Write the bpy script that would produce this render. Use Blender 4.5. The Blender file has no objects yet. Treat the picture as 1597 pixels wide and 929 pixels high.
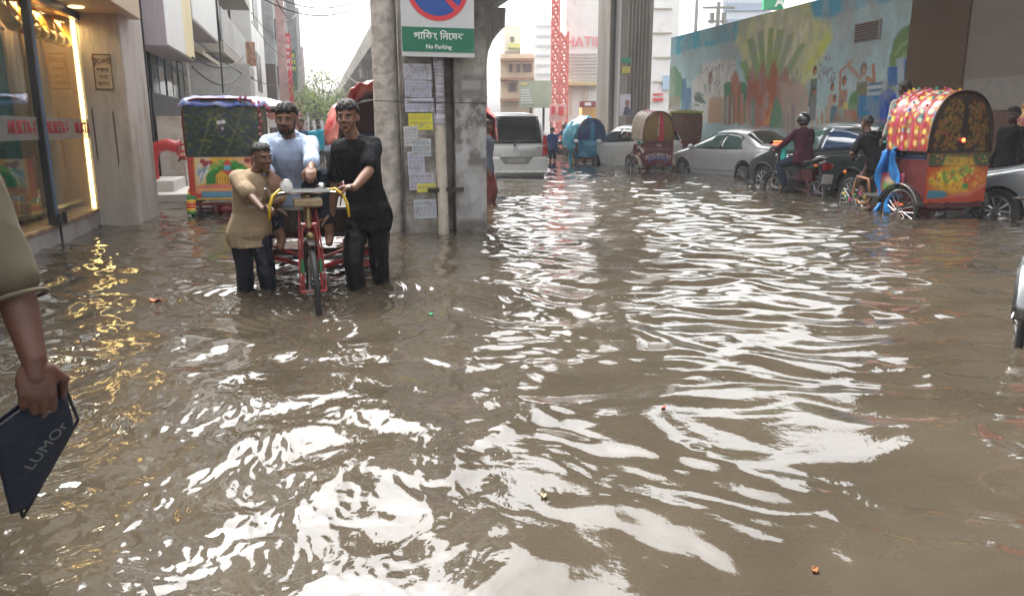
import bpy, bmesh, math, random
import numpy as np
from mathutils import Vector, Matrix, Euler, noise as mnoise
random.seed(7); rng = np.random.RandomState(11)
R = math.radians
sc = bpy.context.scene
col = sc.collection

# ------------------------------------------------------------------ camera
CAM_H, PITCH, F_PX, W_PX, H_PX = 1.17, R(12.5), 1180.0, 1597.0, 929.0
cam_d = bpy.data.cameras.new('camera'); cam = bpy.data.objects.new('camera', cam_d); col.objects.link(cam)
cam.location = (0, 0, CAM_H); cam.rotation_euler = (R(90) - PITCH, 0, 0)
cam_d.sensor_width = 36.0; cam_d.lens = 36.0 * F_PX / W_PX; cam_d.clip_start = 0.05; cam_d.clip_end = 2000
cam_d.dof.use_dof = False
sc.camera = cam

# ------------------------------------------------------------------ light
world = bpy.data.worlds.new("World"); sc.world = world; world.use_nodes = True
wn = world.node_tree.nodes; wl = world.node_tree.links
bg = wn['Background']
sky = wn.new('ShaderNodeTexSky'); sky.sky_type = 'NISHITA'; sky.sun_disc = False
SUN_EL, SUN_ROT = R(58), R(-35)
sky.sun_elevation = SUN_EL; sky.sun_rotation = SUN_ROT
sky.air_density = 1.6; sky.dust_density = 6.0; sky.ozone_density = 0.6
hsv = wn.new('ShaderNodeHueSaturation'); hsv.inputs['Saturation'].default_value = 0.12
wl.new(sky.outputs[0], hsv.inputs['Color']); wl.new(hsv.outputs[0], bg.inputs['Color'])
bg.inputs['Strength'].default_value = 0.15
sun_d = bpy.data.lights.new('sun', 'SUN'); sun_d.energy = 1.2; sun_d.angle = R(25); sun_d.color = (1, 0.97, 0.93)
sun = bpy.data.objects.new('sun', sun_d); col.objects.link(sun)
# light comes from azimuth SUN_ROT (0 = +Y, clockwise), elevation SUN_EL
sv = Vector((math.sin(SUN_ROT) * math.cos(SUN_EL), math.cos(SUN_ROT) * math.cos(SUN_EL), math.sin(SUN_EL)))
sun.rotation_euler = sv.to_track_quat('Z', 'Y').to_euler()
sc.view_settings.view_transform = 'Standard'; sc.view_settings.look = 'None'
sc.view_settings.gamma = 1; sc.view_settings.use_curve_mapping = False
sc.view_settings.exposure = 2.0
sc.cycles.max_bounces = 7; sc.cycles.diffuse_bounces = 3; sc.cycles.glossy_bounces = 3
sc.cycles.transmission_bounces = 4; sc.cycles.transparent_max_bounces = 8
sc.cycles.caustics_reflective = False; sc.cycles.caustics_refractive = False
sc.cycles.use_denoising = True; sc.cycles.sample_clamp_indirect = 8
sc.cycles.use_adaptive_sampling = True; sc.cycles.adaptive_threshold = 0.02

# ------------------------------------------------------------------ geometry of the view -> real places
cp, sp = math.cos(PITCH), math.sin(PITCH)
def ray(px, py):
    cx, cy = (px - W_PX / 2) / F_PX, -(py - H_PX / 2) / F_PX
    return Vector((cx, cp + cy * sp, -sp + cy * cp))
def G(px, py, z=0.0):
    d = ray(px, py); t = (z - CAM_H) / d.z
    return Vector((d.x * t, d.y * t, z))
def D(px, py, Y):
    d = ray(px, py); t = Y / d.y
    return Vector((d.x * t, Y, CAM_H + d.z * t))
GROUND = -0.26
ST_A = math.atan(0.2555)                # the street runs this much left of the view
SD = Vector((-math.sin(ST_A), math.cos(ST_A), 0)); SN = Vector((math.cos(ST_A), math.sin(ST_A), 0))
def S(l, s, z=0.0): return SD * s + SN * l + Vector((0, 0, z))
def toS(v): return v.dot(SN), v.dot(SD)

# ------------------------------------------------------------------ materials
_M = {}
def mat(name, c, rough=0.6, metal=0.0, var=0.12, scale=6.0, bump=0.0, bscale=40.0, spec=0.5, coat=0.0, emis=None, estr=0.0, alpha=1.0, trans=0.0, ior=1.45, dirt_sheen=None, dirt_sheen_amt=0.0, dirt_sheen_scale=2.0, sheen=0.0, stretch=(1,1,1)):
    if name in _M: return _M[name]
    m = bpy.data.materials.new(name); m.use_nodes = True
    n, l = m.node_tree.nodes, m.node_tree.links
    b = n['Principled BSDF']
    tc = n.new('ShaderNodeTexCoord'); mp = n.new('ShaderNodeMapping'); mp.inputs['Scale'].default_value = stretch
    l.new(tc.outputs['Object'], mp.inputs['Vector'])
    nz = n.new('ShaderNodeTexNoise'); nz.inputs['Scale'].default_value = scale; nz.inputs['Detail'].default_value = 5; nz.inputs['Roughness'].default_value = 0.6
    l.new(mp.outputs[0], nz.inputs['Vector'])
    mr = n.new('ShaderNodeMapRange'); mr.inputs['From Min'].default_value = 0.3; mr.inputs['From Max'].default_value = 0.7
    mr.inputs['To Min'].default_value = 1 - var; mr.inputs['To Max'].default_value = 1 + var
    l.new(nz.outputs['Fac'], mr.inputs['Value'])
    mx = n.new('ShaderNodeVectorMath'); mx.operation = 'SCALE'; mx.inputs[0].default_value = c[:3]
    l.new(mr.outputs[0], mx.inputs['Scale'])
    out = mx.outputs[0]
    if dirt_sheen is not None:  # noise-mixed second colour: dirt, and painted sheen on the red tarpaulin
        n2 = n.new('ShaderNodeTexNoise'); n2.inputs['Scale'].default_value = dirt_sheen_scale; n2.inputs['Detail'].default_value = 8; n2.inputs['Roughness'].default_value = 0.7
        l.new(mp.outputs[0], n2.inputs['Vector'])
        m2 = n.new('ShaderNodeMapRange'); m2.inputs['From Min'].default_value = 0.62 - dirt_sheen_amt * 0.35; m2.inputs['From Max'].default_value = 0.78 - dirt_sheen_amt * 0.25
        l.new(n2.outputs['Fac'], m2.inputs['Value'])
        mm = n.new('ShaderNodeMix'); mm.data_type = 'RGBA'; l.new(m2.outputs[0], mm.inputs['Factor'])
        l.new(out, mm.inputs[6]); mm.inputs[7].default_value = (*dirt_sheen, 1); out = mm.outputs[2]
    l.new(out, b.inputs['Base Color'])
    b.inputs['Roughness'].default_value = rough; b.inputs['Metallic'].default_value = metal
    b.inputs['Specular IOR Level'].default_value = spec; b.inputs['Coat Weight'].default_value = coat; b.inputs['Coat Roughness'].default_value = 0.06
    b.inputs['Alpha'].default_value = alpha; b.inputs['Transmission Weight'].default_value = trans; b.inputs['IOR'].default_value = ior
    b.inputs['Sheen Weight'].default_value = sheen
    if emis: b.inputs['Emission Color'].default_value = (*emis, 1); b.inputs['Emission Strength'].default_value = estr
    if bump > 0:
        nb = n.new('ShaderNodeTexNoise'); nb.inputs['Scale'].default_value = bscale; nb.inputs['Detail'].default_value = 4
        l.new(mp.outputs[0], nb.inputs['Vector'])
        bp = n.new('ShaderNodeBump'); bp.inputs['Strength'].default_value = bump; bp.inputs['Distance'].default_value = 0.02
        l.new(nb.outputs['Fac'], bp.inputs['Height']); l.new(bp.outputs[0], b.inputs['Normal'])
    _M[name] = m
    return m
def paint_mat(name, rough=0.5, coat=0.0, emis=0.0, grain=0.06, spec=0.5):
    if name in _M: return _M[name]
    m = bpy.data.materials.new(name); m.use_nodes = True
    n, l = m.node_tree.nodes, m.node_tree.links; b = n['Principled BSDF']
    a = n.new('ShaderNodeAttribute'); a.attribute_name = 'Col'
    tc = n.new('ShaderNodeTexCoord'); nz = n.new('ShaderNodeTexNoise'); nz.inputs['Scale'].default_value = 9; nz.inputs['Detail'].default_value = 6
    l.new(tc.outputs['Object'], nz.inputs['Vector'])
    mr = n.new('ShaderNodeMapRange'); mr.inputs['From Min'].default_value = .3; mr.inputs['From Max'].default_value = .7; mr.inputs['To Min'].default_value = 1 - grain; mr.inputs['To Max'].default_value = 1 + grain
    l.new(nz.outputs['Fac'], mr.inputs['Value'])
    mx = n.new('ShaderNodeVectorMath'); mx.operation = 'SCALE'; l.new(a.outputs['Color'], mx.inputs[0]); l.new(mr.outputs[0], mx.inputs['Scale'])
    l.new(mx.outputs[0], b.inputs['Base Color']); b.inputs['Roughness'].default_value = rough; b.inputs['Coat Weight'].default_value = coat; b.inputs['Specular IOR Level'].default_value = spec
    _M[name] = m
    return m

# ------------------------------------------------------------------ mesh builder
def frame_from(d):
    d = Vector(d).normalized(); a = Vector((0, 0, 1)) if abs(d.z) < 0.95 else Vector((0, 1, 0))
    x = a.cross(d).normalized(); y = d.cross(x); return x, y, d
class MB:
    def __init__(s): s.v = []; s.f = []; s.m = []; s.mi = 0
    def add(s, vs, fs):
        o = len(s.v); s.v += [tuple(v) for v in vs]; s.f += [tuple(i + o for i in f) for f in fs]; s.m += [s.mi] * len(fs); return s
    def box(s, c, d, rz=0, rot=None):
        x, y, z = d[0] / 2, d[1] / 2, d[2] / 2
        M_ = (rot if rot is not None else Matrix.Rotation(rz, 3, 'Z'))
        vs = [Vector(c) + M_ @ Vector((a * x, b * y, e * z)) for a in (-1, 1) for b in (-1, 1) for e in (-1, 1)]
        return s.add(vs, [(0, 1, 3, 2), (4, 6, 7, 5), (0, 4, 5, 1), (2, 3, 7, 6), (0, 2, 6, 4), (1, 5, 7, 3)])
    def cyl(s, p0, p1, r0, r1=None, n=12, caps=True):
        r1 = r0 if r1 is None else r1; p0, p1 = Vector(p0), Vector(p1); x, y, d = frame_from(p1 - p0)
        vs = []
        for p, r in ((p0, r0), (p1, r1)):
            for i in range(n):
                a = 2 * math.pi * i / n; vs.append(p + x * (r * math.cos(a)) + y * (r * math.sin(a)))
        fs = [(i, (i + 1) % n, n + (i + 1) % n, n + i) for i in range(n)]
        if caps: fs += [tuple(range(n - 1, -1, -1)), tuple(range(n, 2 * n))]
        return s.add(vs, fs)
    def tube(s, pts, r, n=8, closed=False):
        pts = [Vector(p) for p in pts]; k = len(pts); rr = r if isinstance(r, (list, tuple)) else [r] * k
        vs = []; up = None
        for i in range(k):
            if closed: d = pts[(i + 1) % k] - pts[i - 1]
            else: d = pts[min(i + 1, k - 1)] - pts[max(i - 1, 0)]
            d.normalize()
            if up is None: x, y, _ = frame_from(d)
            else:
                x = up - d * up.dot(d); x.normalize(); y = d.cross(x)
            up = x
            for j in range(n):
                a = 2 * math.pi * j / n; vs.append(pts[i] + x * (rr[i] * math.cos(a)) + y * (rr[i] * math.sin(a)))
        fs = []
        for i in range(k if closed else k - 1):
            i2 = (i + 1) % k
            for j in range(n): fs.append((i * n + j, i * n + (j + 1) % n, i2 * n + (j + 1) % n, i2 * n + j))
        if not closed: fs += [tuple(range(n - 1, -1, -1)), tuple((k - 1) * n + j for j in range(n))]
        return s.add(vs, fs)
    def ell(s, c, r, rot=None, nu=14, nv=9):
        c = Vector(c); M_ = rot if rot is not None else Matrix.Identity(3); vs = [c + M_ @ Vector((0, 0, -r[2]))]
        for j in range(1, nv):
            t = math.pi * j / nv
            for i in range(nu):
                a = 2 * math.pi * i / nu
                vs.append(c + M_ @ Vector((r[0] * math.sin(t) * math.cos(a), r[1] * math.sin(t) * math.sin(a), -r[2] * math.cos(t))))
        vs.append(c + M_ @ Vector((0, 0, r[2]))); L = len(vs) - 1; fs = []
        for i in range(nu): fs.append((0, 1 + (i + 1) % nu, 1 + i))
        for j in range(nv - 2):
            for i in range(nu):
                a = 1 + j * nu; fs.append((a + i, a + (i + 1) % nu, a + nu + (i + 1) % nu, a + nu + i))
        a = 1 + (nv - 2) * nu
        for i in range(nu): fs.append((a + i, a + (i + 1) % nu, L))
        return s.add(vs, fs)
    def rings(s, rs, caps=True, closed=False):
        n = len(rs[0]); vs = [v for r_ in rs for v in r_]; fs = []
        for i in range(len(rs) - 1 + (1 if closed else 0)):
            i2 = (i + 1) % len(rs)
            for j in range(n): fs.append((i * n + j, i * n + (j + 1) % n, i2 * n + (j + 1) % n, i2 * n + j))
        if caps and not closed: fs += [tuple(range(n - 1, -1, -1)), tuple((len(rs) - 1) * n + j for j in range(n))]
        return s.add(vs, fs)
    def lathe(s, prof, c=(0, 0, 0), axis=(0, 0, 1), n=24, closed=False):
        x, y, d = frame_from(axis); c = Vector(c); rs = []
        for r_, h in prof: rs.append([c + d * h + x * (r_ * math.cos(2 * math.pi * i / n)) + y * (r_ * math.sin(2 * math.pi * i / n)) for i in range(n)])
        return s.rings(rs, caps=not closed, closed=closed)
    def prism(s, poly, o, ux, uy, t):
        o, ux, uy = Vector(o), Vector(ux), Vector(uy); nz = ux.cross(uy).normalized(); n = len(poly)
        vs = [o + ux * a + uy * b for a, b in poly] + [o + ux * a + uy * b + nz * t for a, b in poly]
        fs = [tuple(range(n - 1, -1, -1)), tuple(range(n, 2 * n))] + [(i, (i + 1) % n, n + (i + 1) % n, n + i) for i in range(n)]
        return s.add(vs, fs)
    def sheet(s, fn, nu, nv):
        vs = [fn(i / nu, j / nv) for j in range(nv + 1) for i in range(nu + 1)]
        return s.add(vs, [(j * (nu + 1) + i, j * (nu + 1) + i + 1, (j + 1) * (nu + 1) + i + 1, (j + 1) * (nu + 1) + i) for j in range(nv) for i in range(nu)])
    def build(s, name, m, parent=None, smooth=False, bevel=0.0, solid=0.0, seg=2, sub=0):
        me = bpy.data.meshes.new(name); me.from_pydata(s.v, [], s.f)
        for mm in (m if isinstance(m, (list, tuple)) else [m]): me.materials.append(mm)
        me.polygons.foreach_set('material_index', s.m); me.validate(); 
        bm = bmesh.new(); bm.from_mesh(me); bmesh.ops.recalc_face_normals(bm, faces=bm.faces); bm.to_mesh(me); bm.free()
        o = bpy.data.objects.new(name, me); col.objects.link(o)
        if parent is not None: o.parent = parent
        if smooth is True: me.polygons.foreach_set('use_smooth', [True] * len(me.polygons))
        elif smooth: 
            me.polygons.foreach_set('use_smooth', [True] * len(me.polygons)); me.set_sharp_from_angle(angle=R(smooth))
        if solid: md = o.modifiers.new('s', 'SOLIDIFY'); md.thickness = solid; md.offset = 0
        if bevel: md = o.modifiers.new('b', 'BEVEL'); md.width = bevel; md.segments = seg; md.limit_method = 'ANGLE'; md.angle_limit = R(40); md.harden_normals = False
        if sub: md = o.modifiers.new('u', 'SUBSURF'); md.levels = sub; md.render_levels = sub
        return o
def tag(o, label=None, cat=None, group=None, kind=None):
    if label: o['label'] = label
    if cat: o['category'] = cat
    if group: o['group'] = group
    if kind: o['kind'] = kind
    return o
def thing(name, label, cat, loc=(0, 0, 0), rz=0.0, group=None):
    o = bpy.data.objects.new(name, None); col.objects.link(o); o.empty_display_size = 0.2
    o.location = loc; o.rotation_euler = (0, 0, rz); return tag(o, label, cat, group)
def part(o, label): o['label'] = label; return o
def heading(v): return math.atan2(v[1], v[0])          # local +X points along v

# ------------------------------------------------------------------ painted sheets: a colour attribute rasterised on a grid
def smooth01(x): x = np.clip(x, 0, 1); return x * x * (3 - 2 * x)
_perm = rng.permutation(256); _perm = np.concatenate([_perm, _perm]); _g = rng.rand(256) * 2 * math.pi
def perlin(x, y, seed=0):
    x = np.asarray(x, float) + seed * 17.31; y = np.asarray(y, float) - seed * 9.77
    xi = np.floor(x).astype(int); yi = np.floor(y).astype(int); xf = x - xi; yf = y - yi
    u = xf ** 3 * (xf * (xf * 6 - 15) + 10); v = yf ** 3 * (yf * (yf * 6 - 15) + 10)
    def gr(ix, iy, fx, fy):
        a = _g[_perm[(_perm[ix & 255] + iy) & 255]]; return np.cos(a) * fx + np.sin(a) * fy
    n00 = gr(xi, yi, xf, yf); n10 = gr(xi + 1, yi, xf - 1, yf); n01 = gr(xi, yi + 1, xf, yf - 1); n11 = gr(xi + 1, yi + 1, xf - 1, yf - 1)
    return 1.5 * ((n00 * (1 - u) + n10 * u) * (1 - v) + (n01 * (1 - u) + n11 * u) * v)
class Canvas:
    """u runs 0..w along the sheet, v 0..h upward; colours are the paint's own (linear) colours"""
    def __init__(s, w, h, res, base=(.8, .8, .8)):
        s.w, s.h = w, h; s.nu, s.nv = max(2, int(w * res)), max(2, int(h * res)); s.res = res
        s.U, s.V = np.meshgrid(np.linspace(0, w, s.nu + 1), np.linspace(0, h, s.nv + 1)); s.c = np.empty(s.U.shape + (3,)); s.c[:] = base
        s.soft = 0.7 / res
    def mix(s, a, c):
        a = np.clip(a, 0, 1)[..., None]; s.c = s.c * (1 - a) + np.asarray(c, float) * a; return s
    def poly(s, pts, c, a=1.0, soft=None, warp=0.0):
        soft = soft or s.soft; U, V = s.U, s.V
        if warp: U = U + warp * perlin(U / (warp * 6), V / (warp * 6), 3); V = V + warp * perlin(U / (warp * 6), V / (warp * 6), 5)
        n = len(pts); inside = np.zeros(U.shape, bool); d = np.full(U.shape, 1e9)
        for i in range(n):
            x0, y0 = pts[i]; x1, y1 = pts[(i + 1) % n]
            cnd = ((y0 > V) != (y1 > V)); 
            with np.errstate(divide='ignore', invalid='ignore'): xi = (x1 - x0) * (V - y0) / (y1 - y0 if y1 != y0 else 1e-9) + x0
            inside ^= cnd & (U < xi)
            L2 = max((x1 - x0) ** 2 + (y1 - y0) ** 2, 1e-12); t = np.clip(((U - x0) * (x1 - x0) + (V - y0) * (y1 - y0)) / L2, 0, 1)
            d = np.minimum(d, np.hypot(U - x0 - t * (x1 - x0), V - y0 - t * (y1 - y0)))
        sd = np.where(inside, d, -d); return s.mix(a * smooth01(sd / (2 * soft) + .5), c)
    def rect(s, x0, y0, x1, y1, c, a=1.0, soft=None, warp=0.0): return s.poly([(x0, y0), (x1, y0), (x1, y1), (x0, y1)], c, a, soft, warp)
    def ell(s, x, y, rx, ry, c, a=1.0, soft=None, rot=0.0, ring=None):
        soft = soft or s.soft; dx, dy = s.U - x, s.V - y; X = dx * math.cos(rot) + dy * math.sin(rot); Y = -dx * math.sin(rot) + dy * math.cos(rot)
        q = np.hypot(X / rx, Y / ry); sd = (1 - q) * min(rx, ry)
        m = smooth01(sd / (2 * soft) + .5)
        if ring: m = m * (1 - smooth01((sd - ring) / (2 * soft) + .5))
        return s.mix(a * m, c)
    def line(s, pts, wd, c, a=1.0, soft=None):
        soft = soft or s.soft; d = np.full(s.U.shape, 1e9)
        for (x0, y0), (x1, y1) in zip(pts[:-1], pts[1:]):
            L2 = max((x1 - x0) ** 2 + (y1 - y0) ** 2, 1e-12); t = np.clip(((s.U - x0) * (x1 - x0) + (s.V - y0) * (y1 - y0)) / L2, 0, 1)
            d = np.minimum(d, np.hypot(s.U - x0 - t * (x1 - x0), s.V - y0 - t * (y1 - y0)))
        return s.mix(a * smooth01((wd / 2 - d) / (2 * soft) + .5), c)
    def blotch(s, c, sc_=1.0, thr=0.1, w=0.25, a=1.0, seed=1, sx=1.0, sy=1.0):
        p = perlin(s.U * sx / sc_, s.V * sy / sc_, seed) + .5 * perlin(s.U * sx * 2.1 / sc_, s.V * sy * 2.1 / sc_, seed + 1) + .25 * perlin(s.U * sx * 4.3 / sc_, s.V * sy * 4.3 / sc_, seed + 2)
        return s.mix(a * smooth01((p - thr) / w), c)
    def build(s, name, m, fn, parent=None, thick=0.0, smooth=True):
        """fn(U, V arrays) -> X, Y, Z arrays"""
        X, Y, Z = fn(s.U, s.V); nu, nv = s.nu, s.nv; co = np.stack([X, Y, Z], -1).reshape(-1, 3).astype(np.float32)
        cl = s.c.reshape(-1, 3)
        o = grid_mesh(name, co, nu, nv, m, parent, smooth)
        at = o.data.color_attributes.new('Col', 'FLOAT_COLOR', 'POINT'); at.data.foreach_set('color', np.concatenate([cl, np.ones((len(cl), 1))], 1).astype(np.float32).ravel())
        if thick: md = o.modifiers.new('s', 'SOLIDIFY'); md.thickness = thick; md.offset = -1
        return o
def grid_mesh(name, co, nu, nv, m, parent=None, smooth=True):
    j, i = np.meshgrid(np.arange(nv), np.arange(nu), indexing='ij'); a = (j * (nu + 1) + i).ravel()
    q = np.stack([a, a + 1, a + nu + 2, a + nu + 1], 1).astype(np.int32)
    me = bpy.data.meshes.new(name); me.vertices.add(len(co)); me.vertices.foreach_set('co', co.ravel())
    me.loops.add(q.size); me.loops.foreach_set('vertex_index', q.ravel()); me.polygons.add(len(q)); me.polygons.foreach_set('loop_start', np.arange(0, q.size, 4, dtype=np.int32))
    me.update(calc_edges=True); me.polygons.foreach_set('use_smooth', np.full(len(q), smooth)); me.materials.append(m)
    o = bpy.data.objects.new(name, me); col.objects.link(o)
    if parent is not None: o.parent = parent
    return o
def plane_fn(o, ux, uy):
    o, ux, uy = Vector(o), Vector(ux), Vector(uy)
    return lambda U, V: (o.x + ux.x * U + uy.x * V, o.y + ux.y * U + uy.y * V, o.z + ux.z * U + uy.z * V)
def text(s_, size, m, name='lettering', parent=None, loc=(0, 0, 0), rot=(0, 0, 0), depth=0.002, font=None, align='CENTER', sx=1.0, shear=0.0, bold=0.0, cent='CENTER'):
    cu = bpy.data.curves.new(name, 'FONT'); cu.body = s_; cu.size = size; cu.extrude = depth; cu.align_x = align; cu.align_y = cent; cu.shear = shear; cu.offset = bold; cu.resolution_u = 4
    o = bpy.data.objects.new(name, cu); col.objects.link(o); dg = bpy.context.evaluated_depsgraph_get()
    me = bpy.data.meshes.new_from_object(o.evaluated_get(dg)); bpy.data.objects.remove(o); bpy.data.curves.remove(cu)
    me.name = name; me.materials.clear(); me.materials.append(m)
    q = Matrix.Translation(loc) @ Euler(rot).to_matrix().to_4x4() @ Matrix.Diagonal((sx, 1, 1, 1)); me.transform(q)
    o = bpy.data.objects.new(name, me); col.objects.link(o)
    if parent is not None: o.parent = parent
    return o
# ================================================================== SETTING: ground, flood water
g = MB(); g.add([(-600, -60, GROUND), (600, -60, GROUND), (600, 1200, GROUND), (-600, 1200, GROUND)], [(0, 1, 2, 3)])
tag(g.build('ground', mat('wet_asphalt', (.06, .055, .05), .6, var=.3, scale=2)), kind='structure')

def disturb(x, y):
    """where feet, wheels and the current stir the water"""
    m = np.zeros_like(x)
    for cx, cy, r, a in STIR: m = np.maximum(m, a * np.exp(-((x - cx) ** 2 + (y - cy) ** 2) / (r * r)))
    return m
def water_height(x, y):
    wx = x + .22 * perlin(x * .9, y * .9, 21) + .06 * perlin(x * 3, y * 3, 22); wy = y + .22 * perlin(x * .9, y * .9, 23) + .06 * perlin(x * 3, y * 3, 24)
    h = .014 * perlin(wx * .8, wy * .9, 1)                         # broad swell
    h += .0150 * perlin(wx * 1.9 + wy * .5, wy * 2.1 - wx * .3, 2)
    rt = smooth01((x - .2) / 1.6); nr = smooth01((4.6 - y) / 2.0) * (1 - rt); pt = smooth01(.62 + 1.3 * perlin(x * .55, y * .55, 31))
    h += nr * .0050 * perlin(wx * 3.9 + wy * 1.2, wy * 2.6 - wx, 41) + (1 - rt) * .0145 * perlin(wx * 3.5 - wy * .6, wy * 3.1 + wx * .8, 3) + rt * (.0230 * perlin(wx * 2.2 - wy * .5, wy * 4.4 + wx * .9, 33) + .0060 * perlin(wx * 4.2 + wy * .7, wy * 7.1 + wx * .5, 34))
    h += (.55 + .45 * pt) * ((1 - .15 * nr) * .0056 * perlin(wx * (6.8 - 2.4 * rt) + wy, wy * 7.6, 4) + (1 - .5 * nr) * .0017 * perlin(wx * (14 - 5 * rt) - wy * 3, wy * 14, 14))
    # crossing wake trains: long crests lying across the view
    h += .0055 * np.sin(2 * math.pi * (wy * 2.0 + wx * .55) + 2.5 * perlin(wx * .5, wy * .5, 6)) * smooth01(.5 + perlin(x * .35, y * .35, 7))
    st = disturb(x, y)
    left = smooth01((.45 - x) / 1.6) * smooth01((4.6 - y) / 2.5) * 1.2 # fast run-off at lower left
    m = np.clip(st + left + .25 * smooth01((y - 6) / 10), 0, 1.3)
    h += m * .0030 * perlin(wx * 12, wy * 13, 8) + m * .0018 * (1 - 2 * np.abs(perlin(wx * 17, wy * 15, 9)))
    h += m * .0006 * perlin(x * 34, y * 36, 10)
    h += st * .012 * perlin(wx * 5, wy * 6, 12)
    for cx, cy, r0, r1, amp, lam in RINGS:
        r_ = np.hypot(x - cx, (y - cy)); h += amp * np.sin(2 * math.pi * r_ / lam) * np.exp(-((r_ - r0) / r1) ** 2)
    calm = 1 - .0 * smooth01((x - .9) / 1.2) * smooth01((3.2 - y) / 1.5)
    return h * calm
def build_water():
    ys = np.concatenate([[-60, -20, -5, -1, .3], np.exp(np.linspace(math.log(.75), math.log(75), 980)), [90, 130, 250, 600, 1200]])
    t = np.linspace(-1, 1, 860); t = np.concatenate([[-8, -3, -1.5], t, [1.5, 3, 8]])
    hw = np.maximum(.78 * ys + .5, .9); hw[:5] = .9; hw[-5:] = 60
    X = t[None, :] * hw[:, None]; Y = np.repeat(ys[:, None], len(t), 1)
    Z = water_height(X, Y); Z *= smooth01((100 - Y) / 40)
    for k, (cx, cy, r, dz) in enumerate(PILES): Z += dz * np.exp(-((X - cx) ** 2 + (Y - cy) ** 2) / (r * r))
    co = np.stack([X, Y, Z], -1).reshape(-1, 3).astype(np.float32)
    m = bpy.data.materials.new('muddy_water'); m.use_nodes = True; n, l = m.node_tree.nodes, m.node_tree.links; b = n['Principled BSDF']
    tc = n.new('ShaderNodeTexCoord')
    nz = n.new('ShaderNodeTexNoise'); nz.inputs['Scale'].default_value = 1.1; nz.inputs['Detail'].default_value = 7; nz.inputs['Distortion'].default_value = 1.5
    l.new(tc.outputs['Object'], nz.inputs['Vector'])
    cr = n.new('ShaderNodeValToRGB'); cr.color_ramp.elements[0].position = .3; cr.color_ramp.elements[0].color = (.047, .038, .0265, 1)
    cr.color_ramp.elements[1].position = .72; cr.color_ramp.elements[1].color = (.070, .057, .040, 1); l.new(nz.outputs['Fac'], cr.inputs['Fac'])
    l.new(cr.outputs[0], b.inputs['Base Color']); b.inputs['Roughness'].default_value = .035; b.inputs['IOR'].default_value = 1.5
    b.inputs['Specular IOR Level'].default_value = .95
    nb = n.new('ShaderNodeTexNoise'); nb.inputs['Scale'].default_value = 22; nb.inputs['Detail'].default_value = 3; l.new(tc.outputs['Object'], nb.inputs['Vector'])
    bp = n.new('ShaderNodeBump'); bp.inputs['Strength'].default_value = .12; bp.inputs['Distance'].default_value = .01
    l.new(nb.outputs['Fac'], bp.inputs['Height']); l.new(bp.outputs[0], b.inputs['Normal'])
    o = grid_mesh('flood_water', co, len(t) - 1, len(ys) - 1, m); tag(o, kind='structure')
# places where the water is stirred: x, y, radius, strength
STIR = []; RINGS = []; PILES = []
# ================================================================== BUILDINGS AND STREET STRUCTURES
SR = ST_A                                            # street frame rotation about Z
def sthing(name, label, cat, l, s, z=0.0, group=None):
    """local frame: x = across the street (to the right), y = along it (away), z up"""
    return thing(name, label, cat, S(l, s, z), SR, group)
conc = mat('concrete', (.30, .28, .25), .85, var=.22, scale=1.6, bump=.5, bscale=14, dirt_sheen=(.16, .14, .12), dirt_sheen_amt=.45, dirt_sheen_scale=1.2)
concd = mat('old_concrete', (.33, .31, .28), .9, var=.3, scale=3, bump=.7, bscale=22, dirt_sheen=(.10, .085, .07), dirt_sheen_amt=.7, dirt_sheen_scale=2.2)
concs = mat('streaked_concrete', (.31, .285, .25), .85, var=.35, scale=5, stretch=(1, 1, .08), bump=.4, bscale=9, dirt_sheen=(.17, .15, .13), dirt_sheen_amt=.5, dirt_sheen_scale=3)
plaster = mat('grey_plaster', (.50, .50, .50), .85, var=.1, scale=2, bump=.25, bscale=30, dirt_sheen=(.22, .2, .18), dirt_sheen_amt=.25, dirt_sheen_scale=2.5)
beige = mat('beige_plaster', (.36, .30, .22), .85, var=.12, scale=2, bump=.25, bscale=25, dirt_sheen=(.2, .15, .1), dirt_sheen_amt=.35, dirt_sheen_scale=1.5)
white = mat('white_wall', (.78, .77, .75), .8, var=.06, scale=1, dirt_sheen=(.5, .48, .44), dirt_sheen_amt=.2, dirt_sheen_scale=.8)
greyw = mat('grey_wall', (.48, .47, .46), .8, var=.08, scale=1, dirt_sheen=(.33, .32, .3), dirt_sheen_amt=.3, dirt_sheen_scale=.7)
cream = mat('cream_wall', (.62, .55, .42), .8, var=.08, scale=1, dirt_sheen=(.4, .35, .27), dirt_sheen_amt=.3, dirt_sheen_scale=.7)
brownw = mat('brown_wall', (.105, .062, .032), .75, var=.12, scale=.8, bump=.2)
tanw = mat('tan_cladding', (.20, .165, .13), .7, var=.08, scale=.6, stretch=(1, 1, 6), bump=.15)
darkm = mat('dark_metal', (.03, .03, .033), .45, .6, var=.2)
dglass = mat('dark_glass', (.035, .05, .055), .06, 0, var=.2, scale=1.5, spec=.8)
bglass = mat('blue_glass', (.06, .12, .16), .06, 0, var=.2, scale=1.5, spec=.8)
bluef = mat('blue_frame', (.05, .13, .25), .4, .4, var=.1)
redp = mat('red_paint', (.45, .03, .03), .45, var=.12); redf = mat('red_sign', (.62, .06, .06), .6, var=.15, scale=3)
whitep = mat('white_sign', (.8, .8, .79), .5, var=.05); yellowp = mat('yellow_sign', (.8, .62, .22), .5, var=.12, scale=1.5)
greenp = mat('green_sign', (.012, .16, .085), .5, var=.06, scale=3); bluep = mat('sign_blue', (.012, .07, .32), .5, var=.06, scale=3)
blackp = mat('black_paint', (.02, .02, .022), .5, var=.2)
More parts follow.
